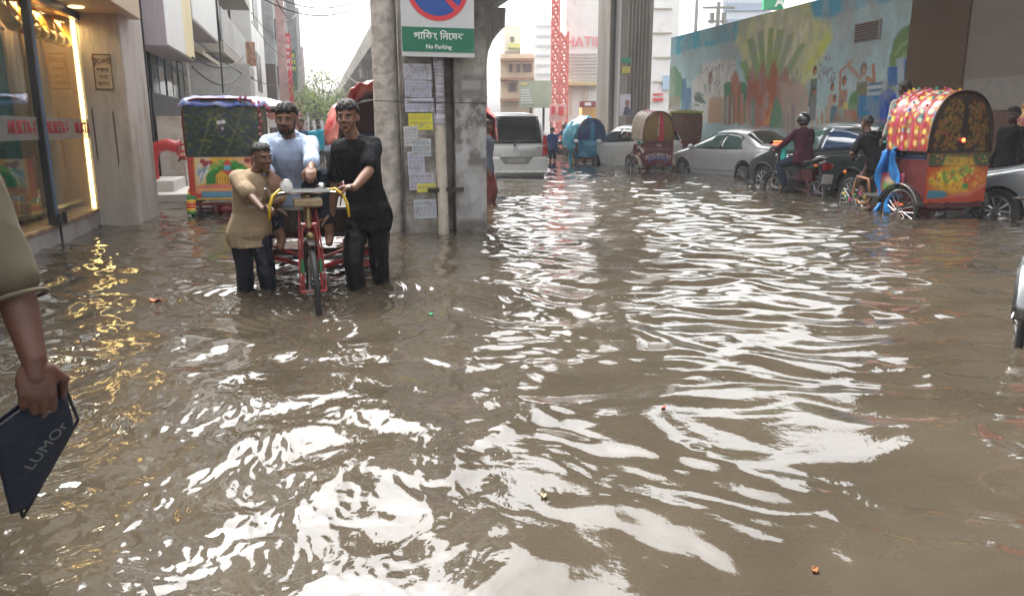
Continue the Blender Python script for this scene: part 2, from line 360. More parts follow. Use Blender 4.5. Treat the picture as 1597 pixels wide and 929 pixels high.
def glass_mat():
    m = bpy.data.materials.new('shop_glass'); m.use_nodes = True; n, l = m.node_tree.nodes, m.node_tree.links; n.remove(n['Principled BSDF'])
    t = n.new('ShaderNodeBsdfTransparent'); t.inputs[0].default_value = (.86, .9, .88, 1); gl = n.new('ShaderNodeBsdfGlossy'); gl.inputs['Roughness'].default_value = .01
    lw_ = n.new('ShaderNodeLayerWeight'); pw = n.new('ShaderNodeMath'); pw.operation = 'POWER'; pw.inputs[1].default_value = 3.2; l.new(lw_.outputs['Facing'], pw.inputs[0]); f = n.new('ShaderNodeMath'); f.operation = 'MULTIPLY_ADD'; f.inputs[1].default_value = .62; f.inputs[2].default_value = .05; l.new(pw.outputs[0], f.inputs[0]); mx = n.new('ShaderNodeMixShader')
    nz = n.new('ShaderNodeTexNoise'); nz.inputs['Scale'].default_value = .8; bp = n.new('ShaderNodeBump'); bp.inputs['Distance'].default_value = .01; bp.inputs['Strength'].default_value = .15
    tc = n.new('ShaderNodeTexCoord'); l.new(tc.outputs['Object'], nz.inputs['Vector']); l.new(nz.outputs['Fac'], bp.inputs['Height']); l.new(bp.outputs[0], gl.inputs['Normal'])
    l.new(f.outputs[0], mx.inputs[0]); l.new(t.outputs[0], mx.inputs[1]); l.new(gl.outputs[0], mx.inputs[2]); l.new(mx.outputs[0], n['Material Output'].inputs[0]); return m
sglass = glass_mat()
led = mat('led_strip', (1, .8, .4), .5, emis=(1.0, .66, .24), estr=3.6)
gold = mat('gold_fabric', (.55, .30, .05), .35, .3, var=.3, scale=12)

# ---------------- shop front, lower left
b = sthing('shop_building', 'shop with blue framed glass front, curtained window and glowing light strip', 'shop', -2.65, 7.0)
L0, L1 = -12.0, 3.75                                  # local y extent: near end (behind the frame) to the corner
MB().box((-.17, (L0 + L1) / 2, -.06), (.34, L1 - L0, .50)).build('plinth', mat('tile_grey', (.34, .33, .33), .5, var=.1, scale=4, dirt_sheen=(.2, .17, .13), dirt_sheen_amt=.4), b, bevel=.01)
MB().box((-.16, (L0 + L1) / 2, .205), (.36, L1 - L0, .03)).build('window_sill', mat('stained_sill', (.36, .24, .12), .5, var=.4, scale=9, dirt_sheen=(.15, .08, .04), dirt_sheen_amt=.6, dirt_sheen_scale=5), b)
MB().box((-2.2, (L0 + L1) / 2, 3.33), (4.1, L1 - L0 + .02, 1.6)).build('upper_wall', beige, b)
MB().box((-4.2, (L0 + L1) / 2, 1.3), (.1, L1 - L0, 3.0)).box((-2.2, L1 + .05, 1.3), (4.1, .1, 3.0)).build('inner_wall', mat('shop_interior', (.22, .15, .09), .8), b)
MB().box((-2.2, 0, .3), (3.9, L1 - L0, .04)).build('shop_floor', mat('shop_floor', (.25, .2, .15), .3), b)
c_ = MB().box((.12, (L0 + L1) / 2 + .05, 2.82), (.98, L1 - L0 + .20, .60)).build('canopy', mat('canopy_beige', (.50, .40, .28), .6, var=.06), b, bevel=.01)
for k in range(6):
    q = MB().lathe([(.0, .0), (.075, 0), (.085, -.012), (.06, -.02), (.0, -.02)], (.15, L1 - .25 - k * .62, 2.518), n=20)
    o = q.build('ceiling_light', mat('downlight', (.8, .7, .5), .4, emis=(1, .72, .35), estr=.6), c_, smooth=30)
ys_ = [L1 - .06, 1.72, -.35, -2.4, -4.8, -7.2, -9.6, -11.9]
for k, yy in enumerate(ys_):
    w_ = .05 if k == 0 else .11
    fm = MB().box((.0, yy, 1.33), (.07, w_, 2.22)).build('window_frame', bluef if k else darkm, b, bevel=.006)
    if k: MB().box((.012, yy - w_ / 2 - .022, 1.33), (.06, .045, 2.22)).build('seal', blackp, fm)
fr = MB().box((.0, (L0 + L1) / 2, 2.48), (.08, L1 - L0 - .05, .09)).build('window_head', mat('blue_head', (.03, .05, .12), .4, .3), b)
MB().box((.05, 1.7, .28), (.05, .20, .05)).cyl((.085, 1.63, .22), (.085, 1.63, .34), .022).cyl((.085, 1.79, .22), (.085, 1.79, .34), .022).cyl((.06, 1.70, .30), (.06, 1.70, -.1), .012).build('door_bolt', blackp, b, bevel=.004)
for k in range(len(ys_) - 1):
    y1, y0 = ys_[k] - .03, ys_[k + 1] + .03
    p_ = MB().box((-.012, (y0 + y1) / 2, 1.32), (.008, y1 - y0, 2.20)).build('window_pane', sglass, b)
    MB().box((-.002, (y0 + y1) / 2, 1.185), (.003, y1 - y0 - .02, .22)).build('frosted_band', mat('frosted', (.30, .28, .26), .7, alpha=.45), p_)
    for q in range(2):
        text('MUKTA-1', .17, mat('glass_red', (.36, .03, .045), .6), 'lettering', p_, (.004, y0 + (y1 - y0) * (q + .5) / 2 , 1.19), (R(90), 0, R(90)), sx=1.0, bold=.003)
# pleated curtains behind the first window, a clothes rail behind the second
def pleats(y0, y1, x, z0, z1, m, name, amp=.035, n=14):
    q = MB().sheet(lambda u, v: (x + amp * math.sin(u * n * 2 * math.pi + .6 * math.sin(v * 3)) * (1.0 - .2 * v), y0 + (y1 - y0) * u, z0 + (z1 - z0) * v), n * 10, 8)
    return q.build(name, m, b, smooth=True)
pleats(1.78, 3.2, -.32, .22, 2.42, mat('beige_curtain', (.42, .31, .20), .8, var=.15, scale=2), 'curtain', n=11)
pleats(3.2, 3.66, -.45, .22, 2.42, mat('gold_curtain', (.50, .30, .09), .7, var=.2, scale=2), 'curtain', n=3)
q = MB()
for k in range(7):
    y_ = 3.4 - k * .27
    q.tube([(-.20 + .05 * math.sin(a * math.pi), y_ + .2 * math.cos(a * math.pi), 2.44 - .26 * math.sin(a * math.pi)) for a in np.linspace(0, 1, 12)], [.02 + .05 * math.sin(a * math.pi) for a in np.linspace(0, 1, 12)])
q.build('curtain_swag', gold, b, smooth=True)
MB().cyl((-.06, L1 - .28, .22), (-.06, L1 - .28, 2.44), .024).build('light_strip', led, b)
for y_, x_, e_, c_l in ((3.3, -.20, 6, (1, .62, .26)), (2.6, -.20, 4.5, (1, .68, .36)), (1.95, -.20, 3, (1, .7, .4)), (.9, -.10, 2.5, (1, .85, .65)), (.5, -2.2, 30, (1, .8, .55))):
    ld = bpy.data.lights.new('shop_lamp', 'AREA'); ld.energy = e_; ld.size = .22; ld.color = c_l; lo = bpy.data.objects.new('shop_lamp', ld); col.objects.link(lo); lo.parent = b; lo.location = (x_, y_, 2.40)
q = MB().cyl((-.2, -1.9, 2.12), (-.2, 1.65, 2.12), .015)
q.build('clothes_rail', darkm, b)
cl_cols = [(.02, .10, .11), (.03, .16, .17), (.25, .03, .05), (.02, .05, .08), (.05, .2, .2), (.3, .12, .04), (.02, .07, .1), (.10, .02, .05), (.03, .12, .14), (.02, .03, .05)]
for k in range(12):
    y_ = -1.55 + k * .275
    c3 = cl_cols[k % len(cl_cols)]
    q = MB().sheet(lambda u, v: (-.22 + .05 * math.sin(v * 9 + k) * (1 - u * .6), y_ + .27 * (v - .5) * (1.15 - .5 * u) + .02 * math.sin(u * 9 + k), .55 + 1.5 * u + .06 * math.sin(v * 3.1) * u), 12, 10)
    q.build('hanging_dress', mat('dress_%d' % (k % len(cl_cols)), c3, .8, var=.3, scale=5), b, smooth=True, solid=.01)

# ---------------- column beside the shop
b = sthing('concrete_column', 'square plastered column with a notice plaque, standing beside the shop window', 'column', -2.42, 11.05)
MB().box((0, 0, 2.5), (.46, 1.3, 5.6)).build('shaft', mat('column_plaster', (.44, .41, .37), .85, var=.14, scale=1.6, stretch=(1, 1, .3), bump=.35, bscale=25, dirt_sheen=(.25, .21, .17), dirt_sheen_amt=.45, dirt_sheen_scale=1.6), b, bevel=.015)
pl = MB().box((-.0, -.655, 1.85), (.21, .012, .42)).build('notice_plaque', mat('plaque', (.40, .32, .22), .7), b)
inkb = mat('ink_brown', (.10, .06, .04), .7)
q = MB()
for z_ in (1.65, 2.05): q.box((-.0, -.6625, z_), (.20, .004, .014))
for x_ in (-.095, .095): q.box((x_, -.6625, 1.85), (.012, .004, .41))
q.build('plaque_border', inkb, pl)
for s_, z_, h_ in (('টুে-লট', 1.97, .085), ('ভাড়া', 1.87, .065), ('হবে', 1.79, .06), ('01711', 1.715, .05)): text(s_, h_, inkb, 'plaque_lettering', pl, (-.0, -.663, z_), (R(90), 0, 0), bold=.002)
q = MB()
for x_, z0, z1 in ((-.17, .75, 1.45), (.06, .7, 1.42)):
    q.prism([(x_ - .006, z0), (x_ + .012, z0 + .1), (x_ + .008, z1), (x_ - .012, z1 - .05)], (0, -.6515, 0), (1, 0, 0), (0, 0, 1), .003)
q.build('rust_streak', mat('rust_streak', (.14, .11, .09), .9), b)

# ---------------- second building with sign boxes
b = sthing('shop_building', 'narrow building with large white and yellow sign boxes above dark shop windows', 'building', -3.35, 12.6)
MB().box((-3, 5.7, 6), (6, 11.4, 12.6)).build('wall', mat('shopwall2', (.55, .52, .47), .8, var=.1, scale=1, dirt_sheen=(.35, .32, .28), dirt_sheen_amt=.4), b)
for k in range(3):
    y_ = 6.2 + k * 1.75
    f_ = MB().box((.03, y_, 2.15), (.06, 1.6, 1.5)).build('window_frame', darkm, b)
    MB().box((.07, y_ - .40, 2.15), (.02, .68, 1.4)).box((.07, y_ + .40, 2.15), (.02, .68, 1.4)).build('pane', bglass if k == 0 else dglass, f_)
    MB().box((.085, y_ - .1, 1.75), (.012, 1.0, .4)).box((.085, y_ + .3, 2.4), (.012, .5, .3)).build('display_card', mat('sticker', (.35, .3, .26), .6, var=.5, scale=4), f_)
MB().box((.10, 3.6, 1.9), (.12, 1.0, 1.5)).build('white_panel', whitep, b); MB().box((.17, 3.6, 1.55), (.02, .9, .75)).build('yellow_poster', mat('poster_yellow', (.72, .62, .25), .7, var=.3, scale=3, stretch=(1, 1, 3)), b)
MB().box((.12, 6.0, .8), (.10, 2.4, 2.26)).box((.125, 9.0, 1.7), (.06, 3.6, .46)).build('gate', blackp, b, bevel=.01)
sg = MB().box((.55, 4.7, 4.27), (.56, 3.4, 3.2)).build('sign_box', mat('sign_side', (.42, .38, .42), .6, stretch=(4, 4, .3)), b, bevel=.01)
MB().box((.837, 4.05, 4.27), (.012, 2.1, 3.14)).build('sign_face', whitep, sg)
MB().box((.838, 5.75, 4.27), (.012, 1.3, 3.14)).build('yellow_face', mat('cream_sign', (.80, .68, .38), .5, var=.1, scale=1), sg)
text('আলোক', .7, mat('pale_gold', (.75, .62, .36), .6), 'lettering', sg, (.846, 4.05, 4.4), (R(90), 0, R(90)))
sg = MB().box((.50, 9.6, 5.3), (.52, 5.0, 3.3)).build('sign_box', mat('sign_side', (.4, .38, .4)), b)
MB().box((.765, 9.6, 5.3), (.012, 4.9, 3.2)).build('sign_face', whitep, sg)
MB().prism([(0, 3.5), (.9, 3.0), (.9, 2.9), (0, 3.35)], (.0, 7.4, 0), (1, 0, 0), (0, 0, 1), -3.6).build('awning', mat('awning_tan', (.45, .38, .30), .8), b)
MB().box((.5, 2.6, 4.1), (.06, .06, 6.5)).build('sign_post', darkm, b)
MB().box((.2, 3.2, 3.5), (.34, .8, .55)).build('air_conditioner', mat('ac_white', (.5, .5, .48), .5), b, bevel=.02)
MB().box((.25, 1.6, 3.15), (.5, 1.9, .2)).build('ledge', mat('ledge_tan', (.45, .36, .28), .8), b)
MB().box((.02, 1.6, 4.6), (.04, 1.4, 1.8)).build('upper_window', bglass, b)
# steps
st = sthing('entrance_steps', 'pale concrete entrance steps rising out of the flood below the black gate', 'steps', -2.75, 14.6)
MB().box((.05, 0, -.02), (1.5, 1.9, .30)).build('lower_step', mat('step_concrete', (.52, .50, .46), .8, var=.1), st, bevel=.015)
MB().box((-.15, .25, .22), (1.0, 1.3, .20)).build('upper_step', mat('step_concrete', (.5, .5, .46)), st, bevel=.015)
w_ = sthing('gate_pillar', 'white painted gate wall behind the red water pipe', 'wall', -2.95, 18.6)
MB().box((0, 1.0, .55), (.3, 3.6, 1.7)).box((.05, -1.0, .5), (.5, .5, 1.9)).build('pillar_shaft', mat('gatewhite', (.66, .62, .57), .8, var=.12, scale=3, dirt_sheen=(.4, .3, .25), dirt_sheen_amt=.4), w_, bevel=.02)
rp = sthing('standpipe', 'dark red curved standpipe with an open mouth rising over the entrance steps', 'water pipe', -2.80, 14.7, .20)
q = MB().tube([(0, 0, 0), (0, 0, .35), (.03, 0, .55), (.12, 0, .68), (.28, 0, .72), (.46, 0, .66)], [.10, .095, .095, .10, .11, .10], n=14)
q.build('bend', redp, rp, smooth=40)
MB().lathe([(.06, 0), (.15, 0), (.15, .05), (.06, .05)], (0, 0, 0)).lathe([(.06, 0), (.14, 0), (.14, .05), (.06, .05)], (.44, 0, .66), axis=(1, 0, -.1)).build('flange', mat('red_flange', (.36, .03, .03), .5), rp, smooth=30)
MB().box((.56, 0, .72), (.22, .13, .035)).box((.55, 0, .60), (.2, .12, .035)).build('spout', redp, rp, bevel=.008)
MB().box((.0, 0, -.06), (.62, .36, .1)).build('footing', mat('rub', (.5, .48, .45), .8, var=.4, scale=20), rp, bevel=.02)

# ---------------- white building with balconies
b = sthing('apartment_building', 'white building with stacked balconies and a pale front wall', 'building', -3.6, 24.3)
MB().box((-4, 16, 7.5), (7, 32, 16)).build('wall', greyw, b)
MB().box((.2, 4.5, 2.6), (2.7, .3, 1.6)).build('parapet', mat('parapet_grey', (.50, .49, .46), .8), b)
for k in range(5): MB().box((-.38, 4 + k * 2.8, 5.0 + 3.3 * (k % 3)), (.3, .8, .55)).build('air_conditioner', mat('ac_white', (.5, .5, .48), .5), b, bevel=.02)
for k in range(4):
    z_ = 3.9 + k * 3.3
    sl = MB().box((-.0, 11, z_), (1.6, 14, .35)).build('balcony_slab', mat('slab_tan', (.42, .37, .32), .8), b)
    MB().box((.77, 11, z_ + .75), (.05, 14, 1.1)).build('balcony_panel', bglass if k > 1 else greyw, sl)
    for j in range(5):
        MB().box((-.48, 5 + j * 2.8, z_ + 1.7), (.06, 1.5, 2.0)).build('window', dglass, b)
MB().box((.1, 5.5, 8), (.9, .9, 16)).build('grey_column', greyw, b)
MB().box((.1, 26.5, 8), (1.0, 11.5, 16.5)).build('white_tower', white, b)
for z_ in (4.5, 8.3, 12): MB().box((.62, 25, z_), (.06, 3.5, 2.2)).build('tower_window', mat('win_grey', (.12, .14, .14), .2), b)
cl = MB().sheet(lambda u, v: (1.2 + .35 * u, 8.0 + .06 * math.sin(u * 9), 3.6 + .9 * v), 8, 6).build('hanging_cloth', mat('cloth_tan', (.5, .3, .2), .9, var=.4, scale=8), b, smooth=True)
tag(cl, 'orange and tan cloth hanging from the balcony', 'cloth'); cl.parent = None; cl.location = b.location; cl.rotation_euler = b.rotation_euler

# ---------------- concrete building and the long row behind it
def facade_windows(b, y0, y1, z0, z1, dy, dz, m, x=.03, w=1.2, h=1.4):
    y = y0
    while y < y1:
        z = z0
        while z < z1:
            f_ = MB().box((x, y, z), (.06, w, h)).build('window', m, b)
            MB().box((x + .05, y, z - h / 2 - .06), (.25, w + .2, .08)).build('ledge', greyw, f_)
            z += dz
        y += dy
b = sthing('concrete_building', 'tall bare concrete building with stained side wall and a brown shutter', 'building', -2.35, 58)
MB().box((-5, 8, 9), (10, 16, 19)).build('wall', mat('stained_concrete', (.42, .43, .43), .9, var=.2, scale=.7, dirt_sheen=(.14, .14, .14), dirt_sheen_amt=.42, dirt_sheen_scale=.45), b)
MB().box((-.55, -.06, 2.6), (1.0, .1, 6.2)).build('shutter', mat('shutter_brown', (.13, .09, .07), .7, var=.3, scale=2, stretch=(8, 1, .5)), b)
MB().box((-1.15, -.1, 2.7), (.2, .2, 6)).build('red_post', redf, b)
facade_windows(b, 2, 15, 5, 18, 3, 3.2, dglass)
hts = [15, 18, 14.5, 17, 13, 16, 12, 15, 11, 14]; 
cols = [(.42, .33, .30), (.36, .35, .33), (.5, .48, .45), (.38, .30, .26), (.45, .45, .45), (.5, .44, .38), (.33, .33, .33), (.48, .42, .4), (.42, .42, .42), (.5, .5, .5)]
desc = ['rose brown', 'dark grey', 'pale grey', 'tan brown', 'cool grey', 'sandy', 'charcoal grey', 'dusty pink', 'mid grey', 'light grey']
pos = ['after the concrete building', 'second in the far row', 'third in the far row', 'fourth in the far row', 'fifth in the far row', 'sixth in the far row', 'seventh in the far row', 'eighth in the far row', 'ninth in the far row', 'at the far end of the street']
s_ = 74.5
for k in range(10):
    b = sthing('street_building', f'{desc[k]} building {pos[k]} on the left of the street', 'building', -2.35 + .12 * (k % 3), s_, group='buildings lining the left of the street')
    MB().box((-6, 7, hts[k] / 2 - .3), (12, 13.8, hts[k])).build('wall', mat('rowwall%d' % k, cols[k], .85, var=.15, scale=.5, dirt_sheen=(.2, .19, .18), dirt_sheen_amt=.35, dirt_sheen_scale=.4), b)
    if k < 5: facade_windows(b, 2, 13, 3.5, hts[k] - 1, 3.6, 3.2, dglass, w=1.6, h=1.3)
    s_ += 14
# vertical signboards standing out over the street
for l, s, z0, z1, w, c, lab in ((-1.95, 59.5, 0.2, 14, .62, (.50, .30, .28), 'faded pink vertical signboard on the concrete building'), (-1.75, 66, 3.3, 8.7, .62, (.60, .05, .06), 'bright red vertical signboard lettered in white'),
                            (-1.5, 78, 5.8, 14, .8, (.22, .23, .24), 'dark grey vertical signboard beyond the red one'), (-1.5, 72, 4.6, 8.0, .62, (.03, .10, .05), 'green vertical signboard with yellow lettering'),
                            (-1.5, 96, 2, 15, 1.1, (.4, .37, .36), 'pale grey tall signboard in the far row'), (-1.5, 120, 1, 13, 1.3, (.45, .36, .35), 'pinkish tall signboard in the far row'), (-1.5, 84, .8, 4.0, 1.0, (.6, .25, .25), 'low red and white signboard in the far row')):
    o = sthing('signboard', lab, 'signboard', l, s, 0, group='vertical signboards on the left of the street')
    bo = MB().box((0, 0, (z0 + z1) / 2), (w, .25, z1 - z0)).build('board', mat('board_' + lab[:12].replace(' ', '_'), c, .6, var=.25, scale=1.5), o, bevel=.02)
    t_, mt = {'bright red v': ('হাতিল', whitep), 'green vertic': ('ঢাকা', mat('yellow_letter', (.75, .75, .05), .5)), 'faded pink v': ('শোরুম', whitep)}.get(lab[:12], ('', None))
    for i, ch in enumerate(['হা', 'িত', 'ল', 'ঢা', 'কা'] if t_ and 'green' not in lab else ['ঢা', 'কা', 'লা'] if t_ else []):
        text(ch, w * .75, mt, 'lettering', bo, (0, -.135, z1 - .8 * w - i * w * .9), (R(90), 0, 0), bold=.01)

# ---------------- the sign pillar in the middle
pil = sthing('roadside_pillar', 'grimy concrete pillar plastered with paper notices under the No Parking sign', 'pillar', 1.42, 8.9)
paper_white = mat('paper_white', (.5, .5, .52), .8, var=.15, scale=14)
q = MB().box((-.26, .10, 2.1), (.36, .52, 4.9)).box((.33, .10, 2.1), (.38, .46, 4.9)).box((.03, .22, 2.1), (.32, .30, 4.88))
q.build('shaft', concd, pil, bevel=.02)
MB().tube([(-.60, .12, -.3), (-.595, .12, .6), (-.60, .12, 1.6), (-.605, .12, 3), (-.61, .12, 4.6)], [.15, .15, .145, .14, .13], n=18).build('round_post', mat('rough_post', (.40, .36, .32), .9, var=.35, scale=7, bump=1, bscale=12, dirt_sheen=(.6, .56, .5), dirt_sheen_amt=.35, dirt_sheen_scale=6), pil, smooth=40)
MB().cyl((-.01, -.16, -.3), (-.03, -.13, 1.22), .068, n=16).build('drain_pipe', mat('pipe_cream', (.52, .46, .38), .6, var=.2, scale=5, dirt_sheen=(.25, .2, .15), dirt_sheen_amt=.35, dirt_sheen_scale=4), pil, smooth=40)
up_ = MB().cyl((-.03, -.13, 1.22), (-.04, -.11, 2.1), .07, n=16).build('pipe_notices', mat('papered_pipe', (.45, .43, .5), .8, var=.5, scale=6, stretch=(.6, .6, 5), dirt_sheen=(.2, .15, .13), dirt_sheen_amt=.5, dirt_sheen_scale=7), pil, smooth=40)
MB().box((.02, -.175, .50), (.42, .05, .045)).cyl((-.17, -.18, .50), (-.17, -.24, .50), .02).build('pipe_clamp', mat('rusty_iron', (.06, .045, .035), .7, .4, var=.4, scale=20), pil)
inks = mat('notice_ink', (.10, .10, .16), .8)
def notice(x, z, w, h, c, nm, seed, ang=0.0, yy=-.163):
    cv = Canvas(w, h, 110, c); r_ = random.Random(seed)
    z_ = h - .03
    while z_ > .02:
        x_ = .015
        while x_ < w - .03:
            ww = r_.uniform(.015, .05); cv.rect(x_, z_ - .009, min(x_ + ww, w - .012), z_ + .001, (.10, .10, .17), .75, soft=.003); x_ += ww + .012
        z_ -= r_.choice([.022, .026, .034])
    cv.blotch((.28, .24, .2), .08, .25, .3, .6, seed)
    o = cv.build(nm, paint_mat('paper', .85), plane_fn((x - w / 2, yy, z - h / 2), (math.cos(ang), 0, math.sin(ang)), (-math.sin(ang), 0, math.cos(ang))), pil)
    return o
for i, (x, z, w, h, c, a_) in enumerate([(-.27, 1.80, .31, .17, (.5, .5, .56), .01), (-.27, 1.62, .30, .18, (.42, .44, .52), -.01), (-.26, 1.44, .32, .15, (.45, .46, .55), .02), (-.25, 1.26, .27, .18, (.66, .60, .05), .015), (-.36, 1.10, .16, .22, (.5, .5, .5), .03), (-.25, .98, .22, .20, (.42, .44, .46), -.02),
        (-.31, .80, .19, .26, (.45, .46, .55), .02), (-.26, .60, .28, .20, (.42, .42, .48), -.02), (-.20, .52, .22, .10, (.6, .55, .10), .02), (-.22, .28, .26, .22, (.42, .44, .47), .01)]):
    notice(x, z, w, h, c, 'paper_notice', 40 + i, a_, yy=-.163 - .0015 * (i % 3))
cv = Canvas(.36, 1.75, 60, (.30, .29, .28)); cv.blotch((.14, .13, .12), .16, -.1, .4, .9, 3); cv.blotch((.42, .42, .42), .2, .1, .3, .8, 6, sy=.5)
cv.rect(0, 1.5, .36, 1.75, (.16, .13, .12), .8, soft=.05); cv.rect(.08, 1.6, .3, 1.7, (.4, .4, .38), .6, soft=.01); cv.rect(.02, .1, .33, .75, (.40, .40, .40), .5, soft=.05); cv.rect(0, 0, .36, .12, (.12, .10, .08), .8, soft=.04)
for k in range(26): 
    r_ = random.Random(k); x_, z_ = r_.uniform(.02, .3), r_.uniform(.85, 1.45); cv.line([(x_, z_), (x_ + r_.uniform(-.05, .05), z_ + r_.uniform(-.04, .04))], .012, (.5, .5, .5), .7)
cv.build('torn_posters', paint_mat('paper', .85), plane_fn((.15, -.134, .02), (1, 0, 0), (0, 0, 1)), pil)
MB().tube([(-.10, -.18, 4.4), (-.13, -.19, 2.2), (-.09, -.18, 1.7), (-.07, -.17, 1.2), (-.08, -.17, .2)], .008, n=6).tube([(-.75, -.05, 1.49), (-.3, -.185, 1.475), (.1, -.21, 1.47), (.5, -.15, 1.47)], .006, n=6).build('loose_cable', blackp, pil)

sg = sthing('parking_sign', 'No Parking sign with red ringed blue disc and green Bengali panel', 'road sign', 1.37, 8.62, 1.95)
MB().box((0, 0, .75), (.80, .03, 1.5)).build('sign_board', mat('sign_grey', (.56, .56, .57), .45, var=.05), sg, bevel=.004)
MB().box((0, -.0175, .18), (.792, .005, .255)).build('green_panel', greenp, sg)
cx, cz, rr = .0, .71, .335
MB().lathe([(.0, 0), (rr - .045, 0), (rr - .045, .003), (0, .003)], (cx, -.0152, cz), axis=(0, -1, 0), n=64).build('blue_disc', bluep, sg)
q = MB().lathe([(rr - .05, 0), (rr, 0), (rr, .005), (rr - .05, .005)], (cx, -.0152, cz), axis=(0, -1, 0), n=64, closed=True)
q.box((cx, -.0196, cz), (.058, .004, 2 * rr - .06), rot=Matrix.Rotation(R(-45), 3, 'Y'))
q.build('red_ring', mat('sign_red', (.62, .035, .045), .5, var=.05), sg)
wl_ = mat('letter_white', (.75, .78, .76), .5)
bl_ = text('পািকং িনেষধ', .105, wl_, 'bengali_lettering', sg, (0, -.0212, .215), (R(90), 0, 0), bold=.0012)
MB().box((-.105, -.0212, .262), (.006, .002, .03), rot=Matrix.Rotation(R(-35), 3, 'Y')).build('reph_mark', wl_, bl_)
text('No Parking', .062, wl_, 'english_lettering', sg, (0, -.0212, .105), (R(90), 0, 0), bold=.001)
MB().box((0, .06, .6), (.6, .09, .05)).box((0, .06, 1.2), (.6, .09, .05)).build('bracket', darkm, sg)

# ---------------- viaduct
def prof(pts, z0, z1, n=1): pass
deck = sthing('viaduct', 'elevated concrete railway viaduct running along the street', 'viaduct', 0, 0)
ZD = 5.6
poly = [(3.55, ZD + .9), (3.55, ZD + .45), (4.5, ZD), (6.6, ZD), (7.55, ZD + .45), (7.55, ZD + .9), (7.35, ZD + .9), (7.35, ZD + 1.9), (7.2, ZD + 1.9), (7.2, ZD + 1.2), (3.9, ZD + 1.2), (3.9, ZD + 1.9), (3.75, ZD + 1.9), (3.75, ZD + .9)]
for k in range(9):
    y0 = 3.0 + k * 29.0 - 28.6
    if k == 0: continue
    if k == 1: y0 = 21.0
    MB().prism(poly, (0, y0, 0), (1, 0, 0), (0, 0, 1), -(28.5 if k > 1 else 10.9)).build('deck_segment', concs if k < 2 else conc, deck)
for k in range(1, 9):
    s_ = 2.7 + k * 28.9
    if k == 1: s_ = 30.4
    p_ = sthing('viaduct_pier', 'grooved concrete pier with flared head behind the silver minivan' if k == 1 else 'farther concrete pier under the viaduct, %s along the street' % ['', '', 'next', 'third', 'fourth', 'fifth', 'sixth', 'seventh', 'last'][k], 'pier', 5.45, s_, group='viaduct piers')
    w_ = 1.12; q = []
    def sec(hw, hd, z): 
        g_ = .10; return [(-hw, -hd + g_, z), (-hw + g_, -hd, z), (hw - g_, -hd, z), (hw, -hd + g_, z), (hw, hd - g_, z), (hw - g_, hd, z), (-hw + g_, hd, z), (-hw, hd - g_, z)]
    for z_, hw in ((-.3, w_), (3.6, w_), (4.1, w_ * 1.06), (4.5, w_ * 1.2), (4.8, w_ * 1.42), (5.0, w_ * 1.62), (5.68, w_ * 1.66)): q.append(sec(hw, .9 if z_ < 4.4 else 1.0, z_))
    MB().rings(q).build('pier_shaft', concs, p_, bevel=.02)
    if k == 1: MB().box((0, 0, 2.4), (2 * w_ + .012, 1.812, .03)).build('pour_joint', mat('joint', (.12, .11, .1), .9), p_)
pr = sthing('station_pier', 'tall grooved concrete pier with a white drainpipe and a small portrait poster', 'pier', 12.95, 31.4)
w_ = .95
q = []
pts2 = []
for i in range(25):   # fluted front
    x_ = -w_ + 2 * w_ * i / 24; inset = .07 if (i % 2 and 10 < i < 23) or i in (2, 3) else 0
    pts2.append((x_, -.7 + inset))
pts2 += [(w_, .7), (-w_, .7)]
MB().prism(pts2, (0, 0, -.3), (1, 0, 0), (0, 1, 0), 16).build('pier_shaft', mat('pier_brown', (.27, .24, .21), .85, var=.2, scale=2, stretch=(3, 1, .15), dirt_sheen=(.14, .12, .10), dirt_sheen_amt=.5, dirt_sheen_scale=1), pr)
MB().cyl((-.62, -.80, -.2), (-.62, -.80, 15), .10, n=14).build('drain_pipe', mat('pipe_white', (.5, .48, .46), .5), pr, smooth=40)
q = MB().box((-.20, -.712, 2.2), (.50, .02, .88)).build('portrait_poster', mat('poster_base', (.5, .5, .55), .7), pr)
MB().ell((-.10, -.73, 2.28), (.10, .008, .14)).build('face', mat('poster_face', (.25, .14, .10), .8), q)
MB().prism([(-.28, 1.78), (.03, 1.78), (.04, 2.0), (-.06, 2.15), (-.2, 2.12)], (0, -.722, 0), (1, 0, 0), (0, 0, 1), .006).build('torso', mat('poster_dark', (.05, .05, .08), .8), q)
MB().box((-.2, -.712, 4.0), (.40, .02, .2)).build('green_sticker', mat('sticker_green', (.05, .3, .17), .6), pr)
MB().box((-.2, -.712, 3.62), (.36, .02, .28)).build('yellow_sticker', mat('sticker_yellow', (.5, .45, .08), .6), pr)
bar = sthing('road_barrier', 'low concrete barrier with red panels along the foot of the tall pier', 'barrier', 11.2, 29.5)
MB().box((1.3, .0, .55), (5.0, .35, .22)).box((1.3, 0, .1), (5.0, .5, .7)).build('barrier_block', mat('barrier_grey', (.42, .40, .38), .8), bar, bevel=.03)
MB().box((2.2, -.3, .55), (2.6, .06, .55)).build('red_panel', mat('panel_maroon', (.22, .05, .04), .7, var=.3), bar)
st_ = sthing('unseen_station_slab', 'unseen concrete station slab over the right lanes, shaped to darken the water', 'station', 9.35, 8.0)
MB().box((0, 0, 8.6), (7.0, 44, .5)).build('floor_slab', conc, st_)  # station slab out of view, put overhead to darken right-hand reflections and lanes
for k in range(9): MB().box((0, -20 + k * 4.9, 8.1), (7.0, .5, .5)).build('cross_beam', conc, st_)
# ---------------- mural wall
mw = sthing('mural_wall', 'long boundary wall painted with a bright mural of people, rays and buildings', 'wall', 13.0, 14.9)
WL, WH = 12.15, 4.5
MB().box((.16, WL / 2, WH / 2 - .15), (.3, WL, WH + .28)).build('masonry', conc, mw)
